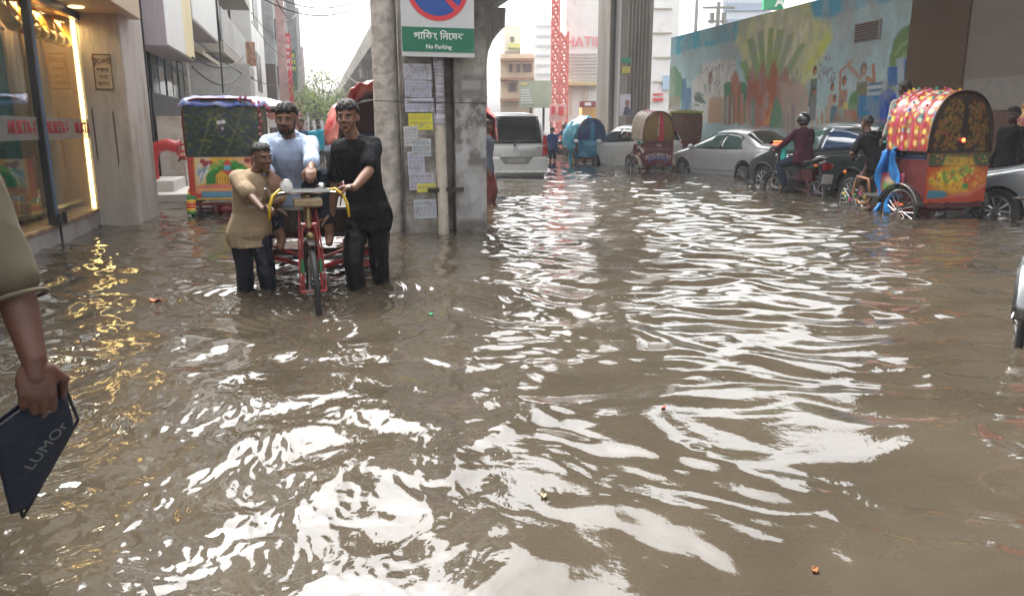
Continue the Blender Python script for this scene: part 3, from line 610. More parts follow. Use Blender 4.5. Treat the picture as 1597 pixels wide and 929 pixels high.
# painted mural; u = 0 at the right (near) end, WL at the far end.  mu(px, py) is measured on the wall in wall metres
def mu(px, py):
    """a spot of the painting measured off the photograph, in the wall's own metres"""
    d = ray(px, py); l0, l1 = d.dot(SN), d.dot(SD); t = 13.0 / l0
    return (14.9 + WL - t * l1, CAM_H + d.z * t)       # u counts from the far (left) end
cv = Canvas(WL, WH, 42, (.36, .47, .50)); P = lambda *a: [mu(*p) for p in a]
cv.poly(P((1040, 62), (1040, 92), (1075, 78), (1110, 72), (1150, 62), (1180, 40), (1180, 10), (1040, 40)), (.13, .36, .46), soft=.05, warp=.05)
cv.poly(P((1180, -40), (1180, 40), (1240, 22), (1265, 30), (1300, 24), (1350, 10), (1440, -10), (1440, -80)), (.14, .34, .46), soft=.08, warp=.08)
cv.blotch((.46, .55, .56), 1.2, .1, .5, .5, 4)
# sun rays
c0 = (1195, 178)
fan = [(1148, 70), (1152, 36), (1180, 10), (1215, -5), (1262, 0), (1268, 30), (1290, 38), (1296, 60), (1270, 120)]
cv.poly([mu(*c0)] + P(*fan), (.50, .52, .28), .9, soft=.15, warp=.1)
cv.poly(P((1195, 150), (1165, 30), (1190, 5), (1250, 5), (1262, 60)), (.58, .58, .42), .55, soft=.35)
for x0, y0, w_ in ((1200, 8, 5), (1222, 5, 5), (1240, 15, 6), (1180, 25, 5), (1262, 30, 7)):
    cv.poly(P((x0 - w_, y0), (x0 + w_, y0), (c0[0] + (x0 - c0[0]) * .3 + 2, 120), (c0[0] + (x0 - c0[0]) * .3 - 2, 120)), (.62, .62, .52), .6, soft=.08)
for x0, y0, w_, g_ in ((1158, 98, 6, (.12, .22, .08)), (1170, 62, 5, (.13, .22, .08)), (1186, 50, 4, (.14, .22, .09)), (1203, 45, 4, (.18, .25, .08)), (1218, 48, 6, (.20, .27, .10)), (1234, 55, 5, (.18, .25, .09)), (1252, 70, 6, (.15, .25, .09)), (1165, 120, 5, (.1, .2, .08))):
    cv.poly(P((x0 - w_, y0), (x0 + w_, y0 - 3), (c0[0] + 6, 175), (c0[0] - 6, 175)), g_, .8, soft=.06)
cv.poly(P((1168, 118), (1174, 100), (1180, 128), (1190, 95), (1198, 125), (1208, 92), (1216, 122), (1226, 100), (1232, 128), (1240, 118), (1246, 150), (1238, 200), (1170, 200), (1162, 150)), (.30, .085, .06), .85, soft=.08, warp=.06)
cv.poly(P((1286, 60), (1296, 38), (1298, 62), (1262, 108), (1252, 112)), (.46, .50, .14), .75, soft=.12)
# left group: tree, tower, white ground, silhouettes
cv.poly(P((1040, 112), (1052, 104), (1062, 112), (1066, 140), (1062, 160), (1040, 172)), (.11, .20, .11), .9, soft=.06, warp=.07)
cv.poly(P((1040, 150), (1060, 150), (1062, 190), (1040, 200)), (.24, .19, .15), .8, soft=.08)
cv.poly(P((1064, 124), (1070, 122), (1071, 138), (1078, 136), (1078, 190), (1062, 192)), (.07, .14, .24), .85, soft=.03)
cv.poly(P((1080, 128), (1100, 100), (1146, 92), (1148, 110), (1140, 135), (1132, 190), (1078, 192)), (.58, .57, .55), .9, soft=.08, warp=.05)
for i in range(46):
    r_ = random.Random(i); x_ = 1088 + r_.random() * 62; y_ = 112 - (x_ - 1088) * .22 + r_.uniform(-5, 5) + (14 if r_.random() < .3 and x_ > 1118 else 0)
    a_, b_ = mu(x_, y_); cv.line([(a_, b_), (a_ + r_.uniform(-.08, .08), b_ + r_.uniform(-.1, .1))], .035, (.14, .14, .16), .8)
for pts in (((1098, 132), (1101, 142)), ((1106, 134), (1107, 143)), ((1114, 132), (1119, 126)), ((1119, 135), (1123, 128)), ((1084, 146), (1090, 145), (1097, 150)), ((1084, 163), (1090, 165))): cv.line([mu(*p) for p in pts], .06, (.10, .14, .13), .9)
cv.poly(P((1082, 150), (1090, 146), (1098, 156), (1102, 162), (1092, 161), (1084, 158)), (.06, .10, .09), .9, soft=.03)
cv.ell(*mu(1108, 122), .14, .22, (.14, .09, .07)); cv.ell(*mu(1110, 126), .09, .13, (.38, .25, .19))
cv.poly(P((1106, 155), (1112, 150), (1128, 153), (1130, 192), (1104, 192)), (.36, .24, .15), .85, soft=.05)
cv.poly(P((1120, 140), (1124, 152), (1121, 160)), (.42, .28, .28), .6, soft=.05)
for x_ in (1137, 1158):
    cv.poly(P((x_ - 8, 132), (x_ - 4, 128), (x_ + 4, 128), (x_ + 7, 134), (x_ + 6, 192), (x_ - 7, 192)), (.035, .14, .07), .9, soft=.04)
cv.poly(P((1140, 122), (1146, 108), (1152, 118), (1156, 140), (1156, 192), (1140, 192)), (.33, .11, .07), .85, soft=.05, warp=.04)
for i in range(30):
    r_ = random.Random(100 + i); x_ = r_.uniform(1130, 1178); w_ = r_.uniform(1, 2.5); c_ = r_.choice([(.38, .24, .18), (.12, .10, .10), (.35, .14, .10), (.5, .45, .42), (.06, .16, .08), (.25, .12, .10)])
    cv.poly(P((x_ - w_, r_.uniform(140, 172)), (x_ + w_, r_.uniform(140, 172)), (x_ + w_, 195), (x_ - w_, 195)), c_, .7, soft=.03)
cv.poly(P((1192, 160), (1196, 142), (1202, 150), (1206, 175), (1200, 196), (1190, 196)), (.48, .26, .13), .8, soft=.05)
cv.ell(*mu(1198, 165), .12, .3, (.28, .10, .07), ring=.06)
cv.poly(P((1208, 158), (1211, 148), (1216, 160), (1222, 178), (1226, 200), (1200, 200), (1202, 180)), (.03, .17, .07), .95, soft=.04)
cv.poly(P((1216, 128), (1230, 132), (1252, 128), (1262, 150), (1260, 210), (1224, 210), (1218, 150)), (.42, .31, .25), .85, soft=.08, warp=.08)
for i in range(50):
    r_ = random.Random(300 + i); x_, y_ = r_.uniform(1214, 1250), r_.uniform(106, 130); a_, b_ = mu(x_, y_); cv.line([(a_, b_), (a_ + r_.uniform(-.07, .07), b_ + r_.uniform(-.1, .1))], .03, (.16, .16, .16), .6)
for i in range(26):
    r_ = random.Random(340 + i); x_ = r_.uniform(1222, 1300); w_ = r_.uniform(1, 2.4); y_ = r_.uniform(160, 190); c_ = r_.choice([(.40, .28, .2), (.14, .16, .18), (.33, .2, .13), (.48, .42, .36), (.16, .2, .2)])
    cv.poly(P((x_ - w_, y_), (x_ + w_, y_), (x_ + w_, 215), (x_ - w_, 215)), c_, .6, soft=.04)
# middle-right people
def fig(x, y, h, sh, sk=(.32, .18, .12), hair=(.05, .035, .03), arm=None):
    u, v = mu(x, y); s_ = h * .62
    cv.poly([(u - .20 * s_, v - .30 * s_), (u + .20 * s_, v - .30 * s_), (u + .26 * s_, v - 1.3 * s_), (u - .24 * s_, v - 1.3 * s_)], sh, .92, soft=.03)
    cv.ell(u, v, .12 * s_, .17 * s_, hair); cv.ell(u + .02 * s_, v - .06 * s_, .085 * s_, .12 * s_, sk)
    if arm: 
        for pts in arm: cv.line([mu(*p) for p in pts], .11 * s_, sk, .95)
cv.poly(P((1305, 120), (1340, 118), (1380, 112), (1388, 150), (1372, 190), (1300, 190)), (.42, .50, .52), .6, soft=.2)
fig(1271, 110, 1.15, (.10, .12, .10)); fig(1298, 136, 1.0, (.40, .33, .28)); fig(1317, 126, 1.2, (.28, .16, .11), arm=[((1310, 140), (1311, 112), (1328, 96))])
fig(1347, 108, 1.55, (.13, .13, .075), arm=[((1352, 122), (1364, 128), (1362, 102)), ((1342, 122), (1334, 114), (1325, 104))])
fig(1270, 142, .95, (.16, .17, .17)); fig(1302, 154, .95, (.08, .15, .20)); fig(1314, 160, .8, (.20, .30, .30))
for i in range(60):
    r_ = random.Random(500 + i); x_, y_ = r_.uniform(1276, 1302), r_.uniform(84, 128); 
    if abs(x_ - 1289) > 4 + (y_ - 84) * .3: continue
    a_, b_ = mu(x_, y_); cv.line([(a_, b_), (a_ + r_.uniform(-.09, .09), b_ + r_.uniform(-.1, .1))], .035, (.15, .13, .14), .75)
cv.poly(P((1314, 170), (1318, 158), (1325, 170)), (.62, .52, .14), .9, soft=.03); cv.ell(*mu(1332, 162), .22, .3, (.08, .19, .07), .9, soft=.04)
cv.poly(P((1318, 172), (1336, 171), (1336, 186), (1318, 188)), (.35, .13, .09), .85, soft=.05)
# blue buildings and tree at the right end
cv.ell(*mu(1414, 76), .45, .5, (.13, .20, .095), soft=.05, rot=.4); cv.ell(*mu(1428, 58), .35, .38, (.12, .19, .09), soft=.05); cv.ell(*mu(1400, 93), .26, .32, (.14, .21, .10), soft=.04)
for pts in (((1400, 100), (1412, 84), (1428, 78)), ((1396, 86), (1408, 70), (1424, 60))): cv.line([mu(*p) for p in pts], .10, (.22, .30, .15), .8)
cv.poly(P((1376, 150), (1392, 112), (1400, 112), (1396, 160), (1376, 168)), (.16, .24, .10), .85, soft=.08)
cv.poly(P((1338, 150), (1378, 148), (1378, 190), (1338, 192)), (.05, .15, .30), .95, soft=.03)
for x_ in range(1342, 1378, 5): cv.line([mu(x_, 152), mu(x_, 190)], .04, (.10, .24, .40), .8)
for y_ in (132, 137, 142): cv.line([mu(1356, y_), mu(1376, y_ - 2)], .07, (.07, .13, .22) if y_ != 137 else (.45, .5, .5), .9)
cv.poly(P((1372, 148), (1386, 136), (1402, 150), (1402, 192), (1372, 192)), (.045, .10, .38), .95, soft=.03); cv.poly(P((1384, 156), (1388, 150), (1394, 156), (1394, 188), (1384, 188)), (.03, .05, .20), .95, soft=.03)
cv.poly(P((1398, 92), (1416, 89), (1420, 96), (1420, 190), (1398, 190)), (.34, .40, .46), .95, soft=.03); cv.poly(P((1410, 92), (1432, 94), (1432, 190), (1410, 190)), (.07, .16, .36), .9, soft=.03)
for y_ in range(102, 130, 6): cv.line([mu(1386, y_ + 6), mu(1398, y_ + 5)], .09, (.06, .13, .33), .9)
cv.poly(P((1300, 196), (1300, 180), (1330, 184), (1420, 188), (1420, 215), (1300, 215)), (.25, .17, .13), .8, soft=.1)
cv.rect(0, 0, WL, .9, (.20, .16, .13), .6, soft=.25)
for k in range(7):  # plaster weathering with its own shape
    cv.blotch((.30, .31, .30), .5 + .2 * k, .45, .25, .35, 30 + k, sy=.5)
mn_ = cv.c.mean(-1, keepdims=True); cv.c = np.clip(mn_ + (cv.c - mn_) * 1.35, .01, .9) * np.array([1.18, 1.13, 1.08])
# build it in wall space: u from the far end towards the near end, seen from the street
cv.build('mural_painting', paint_mat('mural_paint', .8, grain=.10), plane_fn((-.004, WL, 0), (0, -1, 0), (0, 0, 1)), mw)
v0 = mu(1336, 38); v1 = mu(1374, 60)
vy = WL - (v0[0] + v1[0]) / 2; vw = v1[0] - v0[0]; vz = (v0[1] + v1[1]) / 2; vh = abs(v0[1] - v1[1])
vt = MB().box((-.03, vy, vz), (.05, vw, vh)).build('vent', mat('vent_frame', (.30, .27, .24), .6), mw)
q = MB()
for k in range(7): q.box((-.06, vy, vz - vh / 2 + vh * (k + .7) / 7.6), (.03, vw - .12, vh / 14))
q.build('slat', mat('vent_slat', (.09, .06, .05), .7), vt)
# ---------------- building at the right
b = sthing('office_building', 'large building with brown and tan cladding at the right end of the mural', 'building', 12.85, 14.86)
MB().box((4, -.8, 4.7), (8, 1.6, 10)).build('brown_wall', brownw, b)
MB().box((4.04, -9.3, 4.7), (8, 15.4, 10)).build('tan_wall', tanw, b)
MB().box((.02, -9.3, 1.85), (.06, 15.2, .62)).build('pale_band', mat('pale_band', (.25, .225, .20), .7), b)
MB().box((.02, -9.3, .62), (.06, 15.2, 1.8)).build('lower_wall', mat('lower_brown', (.13, .07, .05), .7, var=.3, scale=1), b)
sgn = MB().box((-.03, -5.2, 1.95), (.05, 3.0, .36)).build('fascia_sign', mat('grey_blue', (.14, .17, .19), .6), b)
text('BANK ATM BOOTH', .24, wl_, 'lettering', sgn, (-.058, -5.2, 1.95), (R(90), 0, R(-90)))
# ---------------- far side of the crossing
def far(px0, px1, py0, py1, Y, depth, name, lab, cat, m, pname='wall', group=None):
    a_ = D(px0, py0, Y); c_ = D(px1, py1, Y); o = thing(name, lab, cat, ((a_.x + c_.x) / 2, Y, 0), 0, group)
    MB().box((0, depth / 2, (a_.z + c_.z) / 2), (abs(c_.x - a_.x), depth, abs(a_.z - c_.z))).build(pname, m, o); return o, a_, c_
def put(o, px0, px1, py0, py1, Y, dy, name, m, par=None, th=.1):
    a_ = D(px0, py0, Y - dy); c_ = D(px1, py1, Y - dy); return MB().box(((a_.x + c_.x) / 2 - o.location.x, -dy, (a_.z + c_.z) / 2), (abs(c_.x - a_.x), th, abs(a_.z - c_.z))).build(name, m, par or o)
o, _, _ = far(780, 832, 84, 235, 62, 12, 'apartment_building', 'cream apartment block with brown balcony bands seen past the left pier', 'building', cream)
for y0 in (92, 122, 154): put(o, 780, 833, y0, y0 + 4, 62, .6, 'balcony_band', mat('band_brown', (.33, .2, .12), .8), th=1.0)
for x0, x1, y0 in ((794, 799, 100), (806, 811, 100), (816, 829, 100), (794, 805, 130), (815, 826, 132)): put(o, x0, x1, y0, y0 + 13, 62, .1, 'window', mat('win_brown', (.14, .1, .09), .3))
o, _, _ = far(786, 812, 40, 80, 80, 10, 'tower_block', 'pale tower block with a rounded yellow balcony behind the cream apartments', 'building', mat('pale_cream', (.68, .62, .52), .8))
put(o, 796, 802, 58, 66, 80, .1, 'window', mat('win_brown', (.14, .1, .09))); put(o, 793, 812, 70, 76, 80, 1, 'balcony', mat('balc_yel', (.5, .5, .15), .8), th=2)
o, _, _ = far(832, 866, 30, 215, 95, 10, 'tower_block', 'white high block fading into the bright sky beside the red mast', 'building', white)
for r_ in range(6): put(o, 836, 860, 40 + r_ * 15, 43 + r_ * 15, 95, .2, 'window_band', mat('pale_band2', (.5, .5, .52), .6))
o, _, _ = far(810, 860, 126, 168, 50, .4, 'billboard', 'pale green billboard with white writing beside the cream block', 'billboard', mat('billboard_green', (.36, .40, .30), .7, var=.2, scale=.6), 'board')
for k in range(6): put(o, 812, 826 + (k * 7 % 6), 140 + k * 4, 141.6 + k * 4, 50, .06, 'lettering_line', whitep, th=.03)
q = put(o, 813, 822, 130, 133, 50, .06, 'yellow_mark', yellowp, th=.03)
put(o, 826, 829, 168, 215, 50, -.2, 'post', darkm, th=.3); put(o, 846, 849, 168, 215, 50, -.2, 'post', darkm, th=.3)
for nm, x0, x1, y0, lab in (('construction_mast', 862, 871, -60, 'tall red lattice mast standing beyond the crossing'), ('construction_mast', 875, 885, 50, 'shorter red lattice mast beside the tall one')):
    a_ = D(x0, y0, 58); c_ = D(x1, 130, 58); o = thing(nm, lab, 'mast', ((a_.x + c_.x) / 2, 58, 0), 0, 'red lattice masts'); w_ = (c_.x - a_.x) / 2; z_ = 0; q = MB()
    for sx in (-1, 1):
        for sy in (-1, 1): q.box((sx * w_, sy * w_, a_.z / 2), (.10, .10, a_.z))
    while z_ < a_.z - .8:
        for sy in (-1, 1): q.cyl((-w_, sy * w_, z_), (w_, sy * w_, z_ + .8), .10, n=5); q.cyl((w_, sy * w_, z_), (-w_, sy * w_, z_ + .8), .10, n=5); q.box((0, sy * w_, z_), (2 * w_, .12, .10))
        z_ += .8
    q.build('lattice', mat('mast_red', (.66, .16, .12), .6), o)
o, _, _ = far(884, 1050, -60, 232, 60, 14, 'showroom_building', 'white furniture showroom with a faded red roof sign beyond the tall pier', 'building', white)
a_ = D(910, 66, 59.8); text('HATIL', 1.0, mat('faded_red', (.75, .28, .3), .6), 'roof_lettering', o, (a_.x - o.location.x, -.15, a_.z), (R(90), 0, 0), bold=.02)
for k in range(9): put(o, 884, 932, 84 + k * 5, 85.4 + k * 5, 60, .1, 'louvre_line', mat('lou', (.5, .48, .46), .7))
put(o, 868, 935, 129, 134, 60, .5, 'yellow_beam', mat('beam_yel', (.62, .5, .26), .7), th=1); put(o, 888, 892, 134, 180, 60, .3, 'frame_post', cream); put(o, 912, 916, 134, 180, 60, .3, 'frame_post', cream)
for k in range(4): put(o, 1018, 1048, 13 + k * 38, 15 + k * 38, 60, .1, 'floor_line', mat('line_tan', (.42, .36, .28), .7))
put(o, 1018, 1034, 146, 149, 60, .2, 'red_strip', redf); put(o, 1018, 1034, 153, 158, 60, .2, 'red_strip', redf); put(o, 1034, 1046, 118, 140, 60, .2, 'blue_sticker', mat('pale_blue', (.4, .55, .7), .6))
o, _, _ = far(857, 883, 162, 190, 46, .3, 'banner', 'white and red shop banner on posts near the crossing', 'banner', mat('banner_pink', (.75, .45, .45), .7, var=.4, scale=1.5), 'cloth')
put(o, 860, 866, 166, 178, 46, .06, 'red_patch', redf, th=.03); put(o, 871, 879, 166, 180, 46, .06, 'red_patch', redf, th=.03)
put(o, 858, 859.5, 190, 215, 46, -.1, 'post', darkm); put(o, 881, 882.5, 190, 215, 46, -.1, 'post', darkm)
o, _, _ = far(908, 930, 166, 215, 44, 2, 'street_kiosk', 'small yellow kiosk with a dark red sign beside the pier', 'kiosk', mat('kiosk_yellow', (.62, .40, .14), .7))
q = put(o, 904, 929, 158, 168, 44, .3, 'kiosk_sign', mat('sign_maroon', (.25, .05, .04), .6), th=.15); put(o, 912, 922, 160, 165, 44, .42, 'sign_patch', whitep, q, th=.02)
o, _, _ = far(1000, 1036, 180, 225, 41, 1, 'street_stall', 'red and white roadside stall between the pier and the mural', 'stall', mat('stall_white', (.7, .62, .6), .7))
put(o, 1018, 1027, 174, 186, 41, .3, 'red_board', redf); put(o, 1000, 1014, 184, 222, 41, .3, 'red_shutter', mat('panel_maroon', (.22, .05, .04)))
# power poles beyond the mural
for px, y1, Y, lab in ((1121, 4, 40, 'concrete power pole with cross arms behind the mural wall'), (1088, -20, 48, 'thin power pole left of the cross armed one')):
    a_ = D(px, y1, Y); o = thing('power_pole', lab, 'power pole', (a_.x, Y, 0), 0, 'power poles behind the mural wall'); q = MB().cyl((0, 0, -.3), (0, 0, a_.z), .16, .10, n=10)
    q.build('post', mat('pole_grey', (.3, .28, .26), .8), o)
    if Y == 40: MB().box((0, 0, a_.z - .25), (1.6, .1, .1)).box((0, 0, a_.z - .9), (1.0, .1, .1)).cyl((-.3, 0, a_.z - 1.0), (-.3, 0, a_.z - .5), .12).cyl((.3, 0, a_.z - 1.0), (.3, 0, a_.z - .5), .12).build('cross_arm', mat('pole_grey', (.3, .28, .26)), o)
o, _, _ = far(1196, 1222, -60, 15, 38, .3, 'roof_sign', 'green sign with a white letter A above the mural wall', 'sign', mat('sign_green2', (.03, .35, .16), .6), 'board')
a_ = D(1215, 4, 37.9); text('A', .62, whitep, 'lettering', o, (a_.x - o.location.x, -.2, a_.z), (R(90), 0, 0), bold=.02)
a_ = D(1209, 30, 38); MB().box((0, .2, a_.z / 2), (.12, .12, a_.z)).build('post', darkm, o)
o, _, _ = far(1130, 1200, -40, 60, 64, 8, 'tower_block', 'bluish white block behind the green roof sign', 'building', mat('bluish', (.6, .64, .7), .7))
for r_ in range(3): put(o, 1132, 1198, -20 + r_ * 25, -8 + r_ * 25, 64, .1, 'window_band', mat('pale_blue2', (.35, .42, .52), .3))
# trees down the street
def tree(px, Y, h, rad, lab, seed):
    a_ = G(px, 203 + CAM_H * F_PX / Y); r_ = random.Random(seed); o = thing('street_tree', lab, 'tree', (a_.x, Y, 0), 0, 'trees far down the street')
    q = MB().tube([(0, 0, -.3), (.1, 0, h * .35), (-.1, .1, h * .62), (0, 0, h * .8)], [.22, .17, .13, .05])
    cs = []
    for k in range(11):
        a = r_.uniform(0, 6.28); e = (math.cos(a) * rad * r_.uniform(.3, .75), math.sin(a) * rad * r_.uniform(.3, .7), h * r_.uniform(.55, .98)); cs.append(e); q.tube([(0, .05, h * .45), (e[0] * .5, e[1] * .5, h * .5 + (e[2] - h * .5) * .6), e], [.09, .05, .02], n=5)
    q.build('trunk', mat('bark', (.10, .075, .05), .9, var=.3), o)
    q = MB()
    for k in range(1500):
        c_ = cs[r_.randrange(11)]; d_ = Vector((r_.gauss(0, 1), r_.gauss(0, 1), r_.gauss(0, .8))) * rad * .23; p_ = Vector(c_) + d_; s_ = r_.uniform(.07, .16)
        u_ = Vector((r_.gauss(0, 1), r_.gauss(0, 1), r_.gauss(0, 1))).normalized(); v_ = u_.orthogonal().normalized(); q.mi = r_.randrange(2); q.add([p_ - u_ * s_, p_ + v_ * s_ * .5, p_ + u_ * s_, p_ - v_ * s_ * .5], [(0, 1, 2, 3)])
    q.build('crown', [mat('leaf_light', (.26, .32, .07), .7, var=.3), mat('leaf_dark', (.13, .19, .05), .7, var=.3)], o)
tree(508, 58, 4.0, 2.0, 'light green tree in the middle of the far street', 1); tree(520, 75, 6.2, 2.6, 'taller tree behind the light green one', 2); tree(497, 95, 6.5, 2.4, 'hazy tree at the end of the street', 3)
# overhead gantry shelter under the viaduct, and wires
o = sthing('footpath_shelter', 'metal framed shelter roof under the viaduct behind the red rickshaw', 'shelter', 2.3, 31)
MB().box((1.5, 5, 2.9), (3.2, 10, .10)).build('roof', mat('shelter_roof', (.45, .46, .45), .6), o)
q = MB()
for x_ in (.1, 2.9):
    for y_ in (.2, 5, 9.8): q.box((x_, y_, 1.3), (.09, .09, 3.1))
q.box((1.5, .2, 4.0), (3.2, .07, .07)).box((.1, .2, 3.4), (.07, .07, 1.2)).box((2.9, .2, 3.4), (.07, .07, 1.2)).build('frame', mat('shelter_frame', (.25, .26, .25), .6), o)
def wire(name, lab, pts, sag, r_=.012, n=14):
    q = MB()
    for a_, c_ in pts:
        a_, c_ = Vector(a_), Vector(c_); q.tube([a_.lerp(c_, i / n) - Vector((0, 0, sag * 4 * (i / n) * (1 - i / n))) for i in range(n + 1)], r_, n=5)
    tag(q.build(name, mat('wire_black', (.02, .02, .02), .6)), lab, 'wire')
wire('overhead_wire', 'sagging black wire from the white building to the pink signboard', [(D(418, -30, 26), D(462, 22, 44))], .6, .03)
wire('overhead_wire', 'pair of black wires drooping between the sign boxes and the balcony wall', [(D(300, 90, 15), D(384, 82, 24)), (D(300, 105, 15), D(372, 118, 24))], .3, .02)
wire('hanging_cable', 'thin reddish cable hanging straight down above the camouflage rickshaw', [(D(336, -20, 14), D(348, 145, 14))], 0, .015)

wire('overhead_wire', 'three black wires sagging across the top of the left street opening', [(D(330, -60, 22), D(600, -20, 30)), (D(330, -75, 22), D(600, -30, 30))], 1.2, .02)
wire('overhead_wire', 'long wire from the concrete building down to the shelter roof', [(D(455, 20, 58), D(560, 132, 36))], .5, .02)
wire('overhead_wire', 'wire from the white building to the concrete corner', [(D(392, 20, 40), D(470, 62, 60)), (D(392, 34, 40), D(468, 88, 60)), (D(300, 60, 18), D(455, 120, 60))], .8, .02)
# ================================================================== PEOPLE
def evaluated(o, name, m, parent, smooth=True):
    dg = bpy.context.evaluated_depsgraph_get(); me = bpy.data.meshes.new_from_object(o.evaluated_get(dg)); old = o.data; bpy.data.objects.remove(o); bpy.data.meshes.remove(old)
    me.name = name; me.materials.clear(); me.materials.append(m); me.polygons.foreach_set('use_smooth', [smooth] * len(me.polygons))
    o = bpy.data.objects.new(name, me); col.objects.link(o); o.parent = parent
    return o
def fuse(q, name, m, parent, vox=.008, sm=4, fold=None):
    """closed shapes of one body or garment grown into one continuous surface"""
    o = q.build('tmp', m); md = o.modifiers.new('r', 'REMESH'); md.mode = 'VOXEL'; md.voxel_size = vox; md.use_smooth_shade = True
    if sm: md = o.modifiers.new('s', 'SMOOTH'); md.factor = .5; md.iterations = sm
    o = evaluated(o, name, m, parent)
    if fold:
        me = o.data; n = len(me.vertices); co = np.empty(n * 3); me.vertices.foreach_get('co', co); co = co.reshape(-1, 3); no = np.empty(n * 3); me.vertices.foreach_get('normal', no); no = no.reshape(-1, 3)
        amp, sc_, sd = fold; x, y, z = co.T / sc_
        a = perlin(x * 1.1 + y * .9 + .22 * z, z * .22 - x * .3 + y * .3, sd); c_ = perlin(x * 1.7 - y * 1.5 - z * .45, z * .45 + x * .5, sd + 3); e_ = perlin(z * 1.3 + x * .6, x * .5 + y * .5, sd + 5)
        d = (1 - 2 * np.abs(a)) * .6 + (.5 - np.abs(c_)) * .45 + e_ * .35
        co += no * (amp * d)[:, None]; me.vertices.foreach_set('co', co.ravel()); me.update()
    return o
def rcap(q, p0, r0, p1, r1, n=12):
    p0, p1 = Vector(p0), Vector(p1)
    if (p1 - p0).length < 1e-5: return q.ell(p0, (r0, r0, r0))
    x, y, d = frame_from(p1 - p0); L = (p1 - p0).length; rs = []
    for i in range(5): a = math.pi / 2 * i / 5; rs.append((r0 * math.sin(a) + 1e-4, -r0 * math.cos(a)))
    rs.append((r0, 0)); rs.append(((r0 + r1) / 2, L / 2)); rs.append((r1, L))
    for i in range(1, 6): a = math.pi / 2 * i / 5; rs.append((r1 * math.cos(a) + 1e-4, L + r1 * math.sin(a)))
    return q.rings([[p0 + d * h + x * (r_ * math.cos(2 * math.pi * k / n)) + y * (r_ * math.sin(2 * math.pi * k / n)) for k in range(n)] for r_, h in rs])
def ik(a, c, l0, l1, hint):
    a, c, hint = Vector(a), Vector(c), Vector(hint); d = c - a; L = min(d.length, (l0 + l1) * .999); d.normalize(); c = a + d * L
    x = (l0 * l0 - l1 * l1 + L * L) / (2 * L); h = math.sqrt(max(l0 * l0 - x * x, 0)); v = hint - d * hint.dot(d)
    if v.length < 1e-4: v = d.orthogonal()
    v.normalize(); return a + d * x + v * h, c
SKIN = {'brown': (.20, .102, .063), 'dark': (.145, .074, .047), 'tan': (.22, .115, .07), 'deep': (.06, .032, .022)}
def skin(k): return mat('skin_' + k, SKIN[k], .55, var=.10, scale=9, bump=.08, bscale=120, spec=.5)
hairm = mat('black_hair', (.010, .008, .007), .62, var=.3, scale=60, stretch=(1, 1, .3), bump=.6, bscale=90)
def hand(q, w, f, nrm, side, s=1.0, curl=.9, splay=.0):
    """w wrist, f finger direction, nrm palm normal (towards what is held), side +1 if the thumb is at f x nrm"""
    f = Vector(f).normalized(); nrm = Vector(nrm); nrm = (nrm - f * nrm.dot(f)).normalized(); t = f.cross(nrm) * side
    M_ = Matrix((f, t, nrm)).transposed(); q.ell(w + f * .05 * s, (.052 * s, .042 * s, .017 * s), rot=M_); rcap(q, w, .026 * s, w + f * .04 * s, .024 * s)
    for i, (o_, L) in enumerate(((.029, .074), (.0098, .082), (-.0098, .077), (-.029, .060))):
        b_ = w + f * (.088 - (.004 if i in (0, 2) else .012 if i == 3 else 0)) * s + t * o_ * s; d = (f + t * (o_ * 4 * splay)).normalized(); p = b_ - d * .02 * s; a = curl * .55; r_ = .0098 * s
        q_ = b_
        rcap(q, p, r_ * 1.1, b_, r_ * 1.05, 8)
        for k, fr in enumerate((.46, .30, .24)):
            dd = d * math.cos(a) + nrm * math.sin(a); e = q_ + dd * (L * fr * s); rcap(q, q_, r_ * (1.05 - .1 * k), e, r_ * (.95 - .1 * k), 8); q_ = e; a += curl * .85
    b_ = w + f * .025 * s + t * .026 * s; d1 = (f * .62 + t * .72 + nrm * .35).normalized(); m_ = b_ + d1 * .042 * s; d2 = (f * .8 + t * (.5 - .6 * curl) + nrm * (.3 + .5 * curl)).normalized(); e = m_ + d2 * .033 * s
    rcap(q, b_, .016 * s, m_, .012 * s, 8); rcap(q, m_, .0115 * s, e, .0105 * s, 8); rcap(q, e, .0105 * s, e + (d2 + nrm * .3 * curl).normalized() * .024 * s, .0085 * s, 8)
def head(q, c, fwd, up, s=1.0, jaw=1.0):
    x = Vector(fwd).normalized(); z = (Vector(up) - x * Vector(up).dot(x)).normalized(); y = z.cross(x); M_ = Matrix((x, y, z)).transposed()
    P = lambda a, b, c_: c + M_ @ (Vector((a, b, c_)) * s); E = lambda p, r, R_=None: q.ell(P(*p), tuple(k * s for k in r), rot=(M_ if R_ is None else M_ @ R_), nu=18, nv=12)
    E((-.012, 0, .032), (.094, .074, .088)); E((.018, 0, -.018), (.068, .064, .082)); E((.040, 0, -.062), (.040, .044 * jaw, .042)); E((.062, 0, -.092), (.022, .024 * jaw, .018))
    E((.078, 0, .028), (.012, .056, .012)); E((.066, .033, -.022), (.020, .022, .020)); E((.066, -.033, -.022), (.020, .022, .020))
    rcap(q, P(.084, 0, .018), .0085 * s, P(.104, 0, -.020), .0115 * s, 10); E((.094, .013, -.025), (.011, .009, .008)); E((.094, -.013, -.025), (.011, .009, .008))
    E((.082, 0, -.052), (.016, .027, .008)); E((.080, 0, -.064), (.015, .023, .008))
    for sd in (-1, 1): E((-.010, sd * .078, -.004), (.018, .010, .030)); E((-.004, sd * .074, -.018), (.012, .008, .012))
    return P, M_, y
eyew = mat('eye_white', (.36, .31, .28), .35); eyed = mat('iris_dark', (.012, .008, .006), .15); lipm = mat('lips', (.16, .06, .05), .5)
